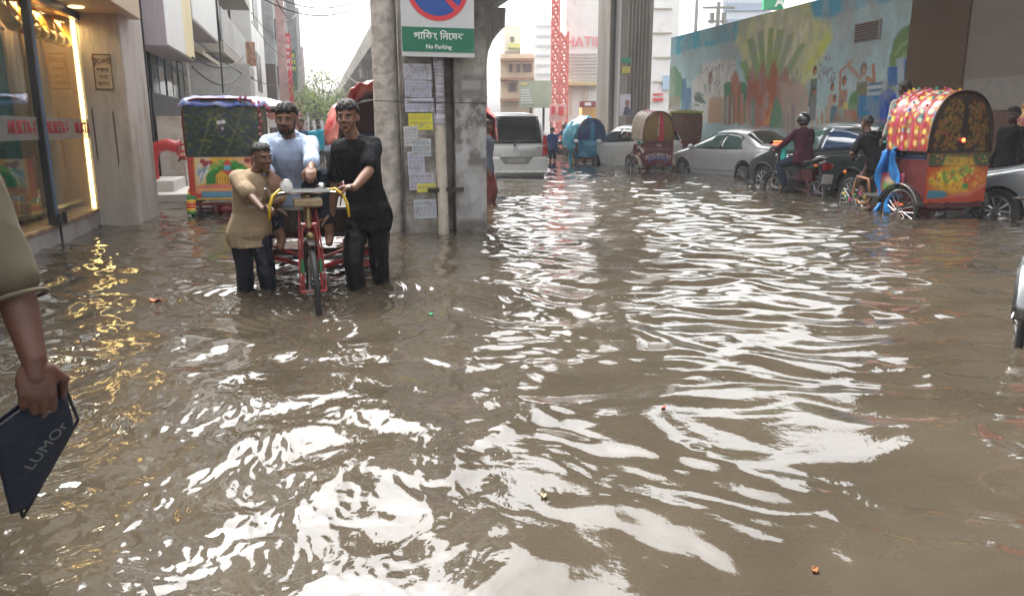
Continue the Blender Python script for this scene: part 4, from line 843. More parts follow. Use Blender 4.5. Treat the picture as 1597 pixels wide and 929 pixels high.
def face_parts(P, M_, par, s, sk, beard=False, brow=1.0, smile=0):
    for sd in (-1, 1):
        e = MB().ell(P(.0785, sd * .031, .005), (.0068 * s, .0135 * s, .0050 * s), rot=M_).build('eye', eyew, par, smooth=True)
        MB().ell(P(.0845, sd * .031, .005), (.003 * s, .0058 * s, .0058 * s), rot=M_).build('iris', eyed, e, smooth=True)
        q = MB().tube([P(.081, sd * .013, .022), P(.088, sd * .025, .028), P(.084, sd * .040, .027), P(.070, sd * .052, .018)], [.003 * s * brow, .0048 * s * brow, .004 * s * brow, .002 * s], n=6); q.build('eyebrow', hairm, par, smooth=True)
        MB().tube([P(.080, sd * .016, .006), P(.0855, sd * .026, .0125), P(.082, sd * .040, .0115), P(.073, sd * .047, .004)], [.0012 * s, .002 * s, .002 * s, .0012 * s], n=5).build('eyelid', mat('lash', (.03, .018, .014), .6), par, smooth=True)
    MB().tube([P(.082, -.024 , -.056 + .005 * smile), P(.0955, -.010, -.0575), P(.097, 0, -.059), P(.0955, .010, -.0575), P(.082, .024, -.056 + .005 * smile)], [.002 * s, .004 * s, .0045 * s, .004 * s, .002 * s], n=6).build('mouth', lipm, par, smooth=True)
    if beard:
        q = MB(); 
        q.tube([P(.083, -.026, -.045), P(.101, -.008, -.041), P(.101, .008, -.041), P(.083, .026, -.045)], [.004 * s, .006 * s, .006 * s, .004 * s], n=6)
        q.ell(P(.050, 0, -.088), (.038 * s, .040 * s, .022 * s), rot=M_); q.ell(P(.066, 0, -.095), (.024 * s, .028 * s, .02 * s), rot=M_)
        for sd in (-1, 1): q.tube([P(.018, sd * .066, -.0), P(.030, sd * .060, -.045), P(.048, sd * .045, -.078), P(.07, sd * .022, -.098)], [.006 * s, .010 * s, .013 * s, .012 * s], n=8); q.tube([P(.083, sd * .028, -.046), P(.076, sd * .030, -.070), P(.066, sd * .026, -.088)], [.004 * s, .006 * s, .008 * s], n=6)
        o = fuse(q, 'beard', mat('beard_hair', (.022, .015, .012), .7, var=.4, scale=90, bump=.8, bscale=160), par, vox=.004 * s, sm=2)
def hair(P, M_, par, s, style='short', seed=1, m=None):
    """a cap of hair with an uneven surface and a hairline above the brow"""
    r_ = random.Random(seed); q = MB()
    top = {'short': .006, 'full': .011, 'wet': .004, 'long': .016}[style]
    nu, nv = 44, 18; rs = []
    for j in range(nv + 1):
        v = j / nv
        ring = []
        for i in range(nu):
            a = 2 * math.pi * i / nu; f = math.cos(a)                     # f=1 in front
            low = .115 + .0 * f
            phi_max = 1.22 + .60 * (1 - smoothf((f + .25) / .95)) - (.10 if abs(math.sin(a)) > .85 else 0)
            if style == 'full': phi_max += .10 * smoothf((f - .3) / .5)
            if style == 'long': phi_max += .25 * (1 - smoothf((f + .2) / .6))
            phi_max += .05 * math.sin(a * 9 + seed) + .04 * r_.uniform(-1, 1) * (f > .2)
            ph = v * phi_max; t_ = top * (1 - .85 * v ** 4) * (1 + .20 * math.sin(a * 5 + ph * 4 + seed) * (style != 'wet') + .5 * math.sin(a * 23 + seed) * (style == 'wet'))
            rx, ry, rz = .094 + t_ + .0015, .074 + t_ + .004, .088 + t_ + .002
            ring.append(P(-.012 + rx * math.sin(ph) * math.cos(a), ry * math.sin(ph) * math.sin(a), .032 + rz * math.cos(ph)) if j else P(-.012, 0, .032 + rz))
        rs.append(ring)
    q.rings(rs, caps=False); o = q.build('hair', m or hairm, par, smooth=True); md = o.modifiers.new('s', 'SOLIDIFY'); md.thickness = .004 * s; md.offset = -.8
    if style in ('full', 'wet', 'long'):
        q = MB()
        for k in range(46 if style != 'wet' else 34):
            a = r_.uniform(-1.3, 1.3) if style != 'wet' else r_.uniform(-3.1, 3.1); ph = r_.uniform(.4, 1.1); L = r_.uniform(.2, .5); pts = []
            for t_ in (0, .5, 1): 
                pp = ph + L * t_ * .8; tt = top + .001 + .006 * math.sin(t_ * 2.4) * (1.6 if style == 'wet' else .6); aa = a + .12 * t_ * math.sin(k)
                pts.append(P(-.012 + (.094 + tt) * math.sin(pp) * math.cos(aa), (.074 + tt) * math.sin(pp) * math.sin(aa), .032 + (.088 + tt) * math.cos(pp)))
            q.tube(pts, [.0045 * s, .0035 * s, .001 * s], n=4)
        q.build('hair_lock', m or hairm, o, smooth=True)
    return o
def smoothf(x): x = min(max(x, 0), 1); return x * x * (3 - 2 * x)
def person(label, loc, H=1.68, face=(0, -1), pelvis=None, spine=(0, 0, 1), twist=0.0, headdir=None, headup=(0, 0, 1), headoff=(0, 0, 0), wristL=None, wristR=None, elbL=(0, 0, -1), elbR=(0, 0, -1),
           ankL=None, ankR=None, kneeL=None, kneeR=None, top=('tee', (.02, .02, .022), .8), bottom=('trousers', (.015, .016, .02), .8), sk='brown', hairstyle='short', beard=False, detail=1,
           handL=None, handR=None, group=None, cat='person', build=1.0, trlen=1.0, legs=True, extra=None, sleeve=None, hem=0.0, skirt_=.55):
    """all positions are world positions; wristL/R etc are the person's own left and right"""
    k = H / 1.70; loc = Vector(loc); root = thing('person', label, cat, loc, 0, group); F = Vector((face[0], face[1], 0)).normalized(); Lf = Vector((0, 0, 1)).cross(F)
    W = lambda v: Vector(v) - loc
    pv = W(pelvis) if pelvis is not None else Vector((0, 0, .90 * k)); sp_ = Vector(spine).normalized()
    cs, sn = math.cos(twist), math.sin(twist); Lt = (Lf * cs + F * sn).normalized() if False else (Matrix.Rotation(twist, 3, 'Z') @ Lf)
    Lt = (Lt - sp_ * Lt.dot(sp_)).normalized(); Ft = Lt.cross(sp_)
    ch = pv + sp_ * .30 * k; nb = pv + sp_ * .50 * k; shz = nb - sp_ * .052 * k
    hd = nb + (sp_ * .5 + Vector((0, 0, .5))).normalized() * .150 * k + Ft * .02 * k + Vector(headoff); hf = Vector(headdir) if headdir is not None else F
    sh = {s_: shz + Lt * s_ * .150 * k * build - sp_ * .012 for s_ in (1, -1)}; hp = {s_: pv + (Lf * s_) * .085 * k * build - Vector((0, 0, .02 * k)) for s_ in (1, -1)}
    wr, el, an, kn = {}, {}, {}, {}
    for s_, w_, hint in ((1, wristL, elbL), (-1, wristR, elbR)):
        tgt = W(w_) if w_ is not None else sh[s_] + Vector((0, 0, -.50 * k)) + Lt * s_ * .09 + F * .06; el[s_], wr[s_] = ik(sh[s_], tgt, .275 * k, .245 * k, hint if w_ is not None else -F * 1.0)
    for s_, a_, hint in ((1, ankL, kneeL), (-1, ankR, kneeR)):
        tgt = W(a_) if a_ is not None else Vector((0, 0, .08 * k)) + Lf * s_ * .10 * k + F * (.05 * s_); kn[s_], an[s_] = ik(hp[s_], tgt, .42 * k, .41 * k, hint if hint is not None else F)
    M_t = Matrix((Ft, Lt, sp_)).transposed(); M_p = Matrix((F, Lf, Vector((0, 0, 1)))).transposed()
    def torso(q, g, skirt=0.0, neck=True):
        secs = [(-.10, .085, .125), (-.04, .105, .150), (.04, .100, .143), (.12, .092, .130), (.20, .100, .140), (.30, .112, .158), (.38, .112, .170), (.44, .098, .172), (.475, .075, .135), (.50, .052, .075)]
        rs = []
        if skirt: secs[0] = (-.10, .104, .150)
        for h, rx, ry in secs:
            if h < .02 and skirt == 0 and g > .004 and h < -.08: continue
            c_ = pv + sp_ * h * k + (Ft * (.012 if h > .25 else 0) * k); mix = smoothf((h + .05) / .3); X = (F * (1 - mix) + Ft * mix).normalized(); Y = (Lf * (1 - mix) + Lt * mix).normalized()
            fl = 1 + (skirt * smoothf((.25 - h) / .35)) * .35
            rs.append([c_ + X * ((rx * k * build + g) * fl * math.copysign(abs(math.cos(a)) ** .85, math.cos(a))) + Y * ((ry * k * build + g) * fl * math.copysign(abs(math.sin(a)) ** .85, math.sin(a))) for a in [2 * math.pi * i / 26 for i in range(26)]])
        if skirt:
            c_ = pv - Vector((0, 0, (.12 + hem) * k)); fl = 1 + skirt * .35
            rs.insert(0, [c_ + F * ((.106 * k + g) * fl * math.cos(a)) + Lf * ((.151 * k * build + g) * fl * math.sin(a)) for a in [2 * math.pi * i / 26 for i in range(26)]])
        q.rings(rs)
        for s_ in (1, -1): rcap(q, nb - sp_ * .030 * k + Lt * s_ * .030 * k, .034 * k + g, sh[s_], .046 * k + g)
    vox = .0050 if detail > 1 else .0075 if detail else .012
    q = MB(); torso(q, -.004)
    rcap(q, nb - sp_ * .04 * k, .056 * k, hd - Vector((0, 0, .055)) * k - hf.normalized() * .012 * k, .050 * k)
    P, M_, hy = head(q, hd, hf, headup, k if H > 1.45 else k * 1.10)
    hs = k if H > 1.45 else k * 1.10
    for s_ in (1, -1):
        rcap(q, sh[s_], .046 * k, el[s_], .036 * k); rcap(q, el[s_], .038 * k, el[s_].lerp(wr[s_], .35), .038 * k); rcap(q, el[s_].lerp(wr[s_], .35), .038 * k, wr[s_], .026 * k)
        hh = handL if s_ == 1 else handR; d = (wr[s_] - el[s_]).normalized()
        if hh is None: hh = dict(f=d, n=-Lt * s_ + F * .1, curl=.45)
        f_ = Vector(hh.get('f', d)); n_ = Vector(hh.get('n', -Lt * s_)); side = 1 if f_.cross(n_).dot(Vector(hh.get('thumb', F + Vector((0, 0, .3))))) > 0 else -1
        if detail: hand(q, wr[s_], f_, n_, side, k * 1.0, hh.get('curl', .9))
        else: rcap(q, wr[s_], .028 * k, wr[s_] + f_.normalized() * .09 * k, .03 * k)
        if legs:
            rcap(q, hp[s_], .080 * k, kn[s_], .052 * k); rcap(q, kn[s_], .052 * k, kn[s_].lerp(an[s_], .3), .056 * k); rcap(q, kn[s_].lerp(an[s_], .3), .056 * k, an[s_], .035 * k)
            fd = (F - Vector((0, 0, .12))).normalized(); rcap(q, an[s_] - F * .03 * k - Vector((0, 0, .03 * k)), .036 * k, an[s_] + fd * .13 * k - Vector((0, 0, .045 * k)), .028 * k)
    body = fuse(q, 'body', skin(sk), root, vox=vox, sm=3)
    if detail: face_parts(P, M_, root, hs, sk, beard)
    if hairstyle: hair(P, M_, root, hs, hairstyle, seed=int(loc.x * 7 + 40) % 17)
    if top:
        kind, c_, ro = top[:3]; m_ = top[3] if len(top) > 3 else mat('cloth_%02d%02d%02d' % tuple(int(v * 99) for v in c_), c_, ro, var=.14, scale=5, bump=.35, bscale=60, spec=.15)
        q = MB(); g = .014 if kind == 'tee' else .016; torso(q, g, skirt=skirt_)
        q.ell(pv + Vector((0, 0, -.05 * k)), (.122 * k + g + .012, .150 * k * build + g + .012, .13 * k), rot=M_p)
        for s_ in (1, -1):
            if kind in ('tee',):
                e_ = sh[s_].lerp(el[s_], sleeve or .72); rcap(q, sh[s_], .050 * k + g, e_, .046 * k + g * 1.4)
            elif kind == 'shirt':
                fr = sleeve or .80; e_ = el[s_].lerp(wr[s_], fr); rcap(q, sh[s_], .048 * k + g, el[s_], .040 * k + g * .9); rcap(q, el[s_], .040 * k + g * .9, e_, .034 * k + g * (1.1 if fr < .75 else .5))
        fo = {2: (.0125, .12), 1: (.012, .13), 0: (.010, .14)}[detail]
        o = fuse(q, 'shirt' if kind == 'shirt' else 't_shirt', m_, root, vox=vox * 1.15, sm=6, fold=(fo[0], fo[1], int(abs(loc.x) * 10) % 9))
        if kind == 'shirt' and detail:   # collar and placket
            n_ = MB(); 
            for s_ in (1, -1):
                a_ = nb + Ft * .052 * k - sp_ * .055 * k; n_.add([a_ + Lt * s_ * .004, a_ + Lt * s_ * .055 * k - sp_ * .035 * k + Ft * .022, a_ + Lt * s_ * .075 * k + sp_ * .03 * k - Ft * .015 * k, nb + Lt * s_ * .062 * k + sp_ * .022 * k - Ft * .01 * k, a_ + Lt * s_ * .025 * k + sp_ * .035 * k - Ft * .005], [(0, 1, 2, 3, 4)])
            n_.tube([nb + Lt * (.066 * k * math.sin(a)) - Ft * (.055 * k * math.cos(a) + .005) + sp_ * .012 * k for a in np.linspace(-1.7, 1.7, 11)], .013 * k, n=6)
            n_.build('collar', m_, o, solid=.006, smooth=35)
    if bottom:
        kind, c_, ro = bottom[:3]; m_ = mat('cloth_%02d%02d%02d' % tuple(int(v * 99) for v in c_), c_, ro, var=.2, scale=4, bump=.3, bscale=60, spec=.2); q = MB(); g = .014
        q.ell(pv + Vector((0, 0, -.02 * k)), (.106 * k + g, .138 * k * build + g, .12 * k), rot=M_p)
        for s_ in (1, -1):
            rcap(q, hp[s_], .079 * k + g, kn[s_], .058 * k + g)
            if kind == 'trousers': e_ = kn[s_].lerp(an[s_], trlen); rcap(q, kn[s_], .058 * k + g, e_, .048 * k + g * .9)
            elif kind == 'lungi': rcap(q, kn[s_], .085 * k + g, kn[s_].lerp(an[s_], .5), .10 * k + g)
        if kind == 'lungi': rcap(q, (hp[1] + hp[-1]) / 2, .13 * k, (kn[1] + kn[-1]) / 2, .10 * k)
        fuse(q, 'trousers' if kind == 'trousers' else 'lungi', m_, root, vox=vox * 1.15, sm=4, fold=(.010 if detail else .006, .07, 4))
    if extra: extra(root, dict(P=P, M=M_, pv=pv, nb=nb, sh=sh, el=el, wr=wr, kn=kn, an=an, F=F, L=Lf, Ft=Ft, Lt=Lt, sp=sp_, k=k, hd=hd, hs=hs, body=body))
    return root
# ================================================================== CARGO TRICYCLE AND THE THREE PEOPLE AROUND IT
rubber = mat('rubber', (.018, .018, .018), .6, var=.3, scale=20); chrome = mat('chrome', (.55, .55, .55), .18, 1.0, var=.1); steel = mat('steel', (.28, .28, .28), .35, .9, var=.2, scale=20)
wood = mat('dark_wood', (.045, .032, .025), .7, var=.35, scale=5, stretch=(1, 8, 1), bump=.4, bscale=20); brass = mat('brass_dull', (.24, .18, .08), .4, .6, var=.2)
def wheel(par, c, r=.34, axis=(0, 1, 0), wd=.022, spokes=28, name='wheel', hub=.03, tyre_m=None):
    """spoked wheel: tyre is the part, with rim and spokes beneath it"""
    c = Vector(c); x, y, d = frame_from(axis); circ = lambda rr, n=40, off=0: [c + d * off + x * (rr * math.cos(2 * math.pi * i / n)) + y * (rr * math.sin(2 * math.pi * i / n)) for i in range(n)]
    t = MB().tube(circ(r - wd), wd, n=8, closed=True).build(name, tyre_m or rubber, par, smooth=True)
    MB().tube(circ(r - 2.1 * wd), wd * .55, n=6, closed=True).build('rim', chrome, t, smooth=True)
    q = MB().cyl(c - d * .045, c + d * .045, hub * .6, n=12)
    for i in range(spokes):
        a = 2 * math.pi * i / spokes; b_ = a + (.5 if i % 2 else -.5); e = c + x * ((r - 2.2 * wd) * math.cos(a)) + y * ((r - 2.2 * wd) * math.sin(a)); q.cyl(c + d * (.03 if i % 4 < 2 else -.03) + x * (hub * .6 * math.cos(b_)) + y * (hub * .6 * math.sin(b_)), e, .0016 if spokes > 20 else .0035, n=4, caps=False)
    q.build('spoke', steel, t); return t
def frame_at(c, axis):   # helper for handles
    return frame_from(axis)
CH = Vector((.20, -.98, 0)).normalized()          # the tricycle comes towards the camera
CL = Vector((0, 0, 1)).cross(CH)                   # its own left
FW = G(490, 475); FW.z = GROUND
T = thing('cargo_tricycle', 'cargo tricycle with red forks and a dark flat wooden deck pushed through the flood', 'tricycle', FW, 0)
L = lambda f, l, z: CH * f + CL * l + Vector((0, 0, z))     # forward of the front hub, left, height over the road
steer = Matrix.Rotation(R(8), 3, 'Z'); SX = steer @ CH; SL = steer @ CL
K = lambda f, l, z: SX * f + SL * l + Vector((0, 0, z))
fw = wheel(T, (0, 0, .34), .34, SL, wd=.021, spokes=32, name='front_wheel')
redfork = mat('red_enamel', (.30, .022, .02), .4, var=.3, scale=14, dirt_sheen=(.08, .04, .03), dirt_sheen_amt=.45, dirt_sheen_scale=9); grn = mat('green_enamel', (.03, .20, .07), .4)
q = MB()
for s_ in (1, -1): q.tube([K(.0, s_ * .062, .34), K(-.03, s_ * .060, .55), K(-.075, s_ * .048, .74), K(-.085, s_ * .035, .80)], [.010, .0115, .0125, .0125])
q.tube([K(-.085, -.05, .795), K(-.085, .05, .795)], .018); fk = q.build('fork', redfork, T, smooth=40)
q = MB()
for s_ in (1, -1): q.tube([K(-.022, s_ * .0605, .48), K(-.034, s_ * .0600, .57)], .0135)
q.build('fork_band', grn, fk, smooth=40)
q = MB()
for s_ in (1, -1): q.tube([K(.03, s_ * .085, .36), K(-.05, s_ * .075, .66), K(-.10, s_ * .055, .90)], .0065)
q.tube([K(.03, -.085, .36), K(.03, .085, .36)], .009); q.build('fork_stay', redfork, T, smooth=40)
MB().cyl(K(-.085, 0, .78), K(-.125, 0, 1.0), .024, n=16).build('head_tube', brass, T, smooth=40)
MB().ell(K(.02, 0, .735), (.028, .028, .028)).build('mudguard_knob', brass, T, smooth=True)
q = MB(); arc = [K(-.01 + .375 * math.cos(a), 0, .34 + .375 * math.sin(a)) for a in np.linspace(1.2, 2.9, 12)]
q.rings([[p + SL * s__ * .03 + (p - K(0, 0, .34)).normalized() * (-.010 * s__ * s__) for s__ in (-1, -.5, 0, .5, 1)] for p in arc], caps=False); q.build('front_mudguard', mat('mudguard', (.10, .08, .07), .5, .3), T, smooth=True, solid=.003)
MB().box(K(-.06, 0, .955), (.19, .12, .055), rz=math.atan2(SL.y, SL.x)).build('front_plate', mat('basket_tan', (.30, .22, .13), .6, var=.25, scale=12), T, bevel=.012)
hb = MB().tube([K(-.0, .235, .99), K(-.03, .19, 1.015), K(-.10, .12, 1.02), K(-.12, 0, 1.02), K(-.10, -.12, 1.02), K(-.03, -.19, 1.015), K(-.0, -.235, .99)], .0125, n=10).box(K(-.06, 0, 1.035), (.30, .10, .02), rz=math.atan2(SL.y, SL.x)).build('handlebar', chrome, T, smooth=35)
yel = mat('yellow_tube', (.55, .36, .02), .5, var=.1)
for s_ in (1, -1): MB().tube([K(-.035, s_ * .13, 1.035), K(-.0, s_ * .18, 1.045), K(.04, s_ * .225, 1.01), K(.06, s_ * .248, .95), K(.065, s_ * .256, .86)], .010, n=8).build('handle_loop', yel, T, smooth=True)
for s_ in (1, -1): MB().tube([K(.0, s_ * .21, 1.015), K(.04, s_ * .27, 1.06), K(.05, s_ * .275, 1.05)], .006, n=6).build('brake_lever', steel, T, smooth=True)
hl = MB().lathe([(.0, -.07), (.022, -.065), (.038, -.03), (.044, 0), (.040, .010), (0, .012)], K(.04, -.135, 1.075), axis=SX, n=20).build('headlamp', chrome, T, smooth=40)
MB().lathe([(.0, 0), (.035, 0), (.0, .009)], K(.055, -.135, 1.075), axis=SX, n=20).build('lens', mat('lens', (.75, .75, .72), .15), hl, smooth=30)
MB().ell(K(-.09, .10, 1.06), (.03, .03, .022)).build('bell', chrome, T, smooth=True)
# main frame
q = MB()
q.tube([K(-.115, 0, .93), L(-.45, 0, .72), L(-.75, 0, .52), L(-1.0, 0, .40)], .015).tube([K(-.10, 0, .80), L(-.5, .0, .42), L(-.78, 0, .36)], .017).tube([L(-.78, 0, .34), L(-.80, 0, .83)], .018)
q.tube([L(-.5, .0, .42), L(-.95, .46, .48)], .02).tube([L(-.5, .0, .42), L(-.95, -.46, .48)], .02).tube([L(-.42, .0, .50), L(-.9, .5, .60)], .012).tube([L(-.42, .0, .50), L(-.9, -.5, .60)], .012)
q.build('frame', redfork, T, smooth=40)
q = MB(); q.box(L(-.97, 0, .48), (1.0, .045, .05), rz=math.atan2(CL.y, CL.x)); q.box(L(-1.05, 0, .60), (1.0, .04, .03), rz=math.atan2(CL.y, CL.x)).box(L(-2.1, 0, .48), (1.0, .045, .05), rz=math.atan2(CL.y, CL.x))
for s_ in (1, -1): q.box(L(-1.55, s_ * .44, .55), (1.25, .05, .05), rz=math.atan2(CH.y, CH.x))
q.build('sub_frame', mat('frame_dark', (.07, .03, .025), .6, var=.3), T, bevel=.004)
q = MB()
for i in range(6): q.box(L(-1.62, -.46 + i * .184, .825), (1.50, .176, .03), rz=math.atan2(CH.y, CH.x))
q.build('deck', wood, T, bevel=.004)
for f_ in (-.86, -2.38): MB().box(L(f_, 0, .745), (1.12, .045, .18), rz=math.atan2(CL.y, CL.x)).build('deck_edge', wood, T, bevel=.006)
MB().box(L(-.83, 0, .838), (1.12, .035, .022), rz=math.atan2(CL.y, CL.x)).build('metal_lip', mat('lip', (.20, .19, .18), .4, .6), T, bevel=.003)
for s_ in (1, -1):
    wheel(T, L(-1.55, s_ * .50, .34), .34, CL, wd=.024, spokes=28, name='rear_wheel'); MB().box(L(-1.55, s_ * .50, .755), (1.0, .10, .02), rz=math.atan2(CH.y, CH.x)).build('mudguard', wood, T)
MB().cyl(L(-1.55, -.5, .34), L(-1.55, .5, .34), .018).build('axle', steel, T)
MB().ell(L(-.80, 0, .86), (.13, .09, .035), rot=Matrix.Rotation(math.atan2(CH.y, CH.x), 3, 'Z')).build('saddle', mat('saddle_black', (.02, .018, .016), .5), T, smooth=True)
ck = MB().cyl(L(-.72, -.07, .33), L(-.72, .07, .33), .012).tube([L(-.72, .07, .33), L(-.66, .08, .20)], .010).tube([L(-.72, -.07, .33), L(-.78, -.08, .47)], .010); ck.build('crank', steel, T)
for s_, a_ in ((1, (-.66, .20)), (-1, (-.78, .47))): MB().box(L(a_[0], s_ * .13, a_[1]), (.09, .09, .025)).build('pedal', rubber, T)
def TP(f, l, z): return FW + L(f, l, z)
def TK(f, l, z): return FW + K(f, l, z)
up = Vector((0, 0, 1))
# driver perched on the front of the deck
blue_shirt = mat('pale_blue_cotton', (.40, .48, .64), .85, var=.08, scale=4, bump=.3, bscale=70, spec=.2)
pv = TP(-1.10, -.17, .93)
def facing(a): return Vector((math.sin(R(a)), -math.cos(R(a)), 0))          # 0 = straight at the camera, + = towards image right
person('man in a pale blue shirt with short beard riding the tricycle, leaning over its handlebar', TP(-1.1, -.17, 0), 1.72, face=(CH.x, CH.y), pelvis=pv, spine=(CH.x * .48 - CL.x * .0, CH.y * .48, 1), headdir=facing(2) - up * .10,
       headoff=CH * .03 - up * .02 , wristL=TK(-.155, .045, 1.09), wristR=TP(-.46, -.27, 1.12), elbL=(CL * 1.0 - up * .75), elbR=(-CL * 1.0 - up * .9), ankL=TP(-.72, .10, .66), ankR=TP(-.74, -.26, .64), kneeL=CH + CL * .45 + up * .7, kneeR=CH - CL * .55 + up * .7,
       top=('shirt', (.5, .56, .68), .85, blue_shirt), bottom=('trousers', (.022, .028, .04), .85), sk='brown', hairstyle='full', beard=True, detail=2, handL=dict(f=CH - up * .5, n=-up, curl=1.0, thumb=-CL), handR=dict(f=CH * .5 - up * 1.0 + CL * .3, n=-up - CH * .3, curl=.8, thumb=CL), build=1.0, trlen=.72, sleeve=.62)
# boy pushing on the left of the picture
bp = G(397, 452); bp.z = GROUND
def boy_extra(root, j):
    q = MB(); c = j['nb'] * .55 + j['pv'] * .45 + j['Ft'] * .122
    for i in range(9): a = c + j['Lt'] * (-.02 + .012 * i - .05) + up * (.008 * (i % 3)); q.box(a, (.014, .004, .03 if i % 2 else .018), rz=math.atan2(j['Lt'].y, j['Lt'].x))
    for i in range(8): a = c + j['Lt'] * (-.012 + .012 * i - .05) - up * (.045 - .004 * (i % 2)); q.box(a, (.010, .004, .016), rz=math.atan2(j['Lt'].y, j['Lt'].x))
    q.build('chest_print', mat('print_grey', (.45, .42, .38), .8), root)
fb = facing(34)
person('boy in a loose tan T-shirt and rolled dark trousers gripping the handlebar', bp, 1.38, face=(fb.x, fb.y), pelvis=bp + Vector((.0, 0, .74)), spine=(.20, -.10, 1), twist=0, headdir=facing(52) - up * .05, headoff=(.045, -.02, -.02),
       wristR=D(419, 338, 5.12), wristL=TP(-.60, -.30, .86), elbR=(-.6, .3, -1), elbL=(.2, -.3, -1), ankR=bp + Vector((-.10, .04, .07)), ankL=bp + Vector((.12, -.05, .07)),
       top=('tee', (.33, .26, .18), .85, mat('tan_cotton', (.34, .255, .165), .85, var=.10, scale=4, bump=.35, bscale=70, spec=.2)), bottom=('trousers', (.012, .014, .022), .5), sk='dark', hairstyle='wet', detail=2,
       handR=dict(f=Vector((.75, -.1, -.1)), n=Vector((.2, -.7, -.35)), curl=1.25, thumb=up), handL=dict(f=Vector((.9, -.1, -.15)), n=-up, curl=.4, thumb=CH), trlen=.80, build=.96, sleeve=.80, hem=.06, skirt_=.60, extra=boy_extra)
# youth pushing on the right
yp = G(579, 447); yp.z = GROUND
fy = facing(-18)
person('smiling youth in a black T-shirt and soaked black trousers holding the handlebar', yp, 1.68, face=(fy.x, fy.y), pelvis=yp + Vector((.0, .0, .885)), spine=(-.14, -.10, 1), headdir=facing(-4) - up * .04, headoff=(-.02, -.015, -.0),
       wristL=TK(.0, .31, 1.05), wristR=yp + Vector((-.30, .10, .78)), elbL=(.8, .1, -.9), elbR=(-.3, .4, -.6), ankR=yp + Vector((-.08, -.06, .075)), ankL=yp + Vector((.075, .18, .075)), top=('tee', (.012, .012, .014), .8, mat('black_cotton', (.010, .010, .012), .85, var=.2, scale=4, bump=.3, bscale=70, spec=.12)),
       bottom=('trousers', (.008, .008, .010), .35), sk='brown', hairstyle='full', detail=2, handL=dict(f=Vector((-1, -.15, .0)), n=-up - Vector((.2, .3, 0)), curl=1.1, thumb=Vector((0, -1, .3))), handR=dict(f=Vector((-.6, .0, -.3)), n=-up, curl=.4, thumb=Vector((0, -1, 0))), build=.92, hem=.06, skirt_=.3)
# ================================================================== CARS
def interp(x, pts):
    for (x0, y0), (x1, y1) in zip(pts[:-1], pts[1:]):
        if x <= x1: 
            t = (x - x0) / (x1 - x0) if x1 > x0 else 0; t = min(max(t, 0), 1); return y0 + (y1 - y0) * t
    return pts[-1][1]
def sinterp(x, pts, h=.06):   # slightly smoothed polyline
    return sum(interp(x + d * h, pts) * w for d, w in ((-1, .2), (-.5, .2), (0, .2), (.5, .2), (1, .2)))
tyre = mat('tyre', (.02, .02, .02), .75, var=.3); alloy = mat('alloy', (.42, .42, .43), .3, .9); under = mat('underbody', (.012, .012, .012), .8)
autog = mat('car_glass', (.018, .022, .022), .05, spec=.9, var=.2); autog2 = mat('car_glass_green', (.07, .13, .12), .06, spec=.9, var=.2); blackt = mat('black_trim', (.02, .02, .022), .45)
lampr = mat('lamp_red', (.32, .012, .01), .15, var=.1, spec=.8); lampon = mat('lamp_lit', (1, .15, .05), .3, emis=(1, .10, .03), estr=2.2); lampy = mat('lamp_lit_amber', (1, .5, .1), .3, emis=(1, .42, .06), estr=3.5); platem = mat('number_plate', (.5, .5, .46), .5)
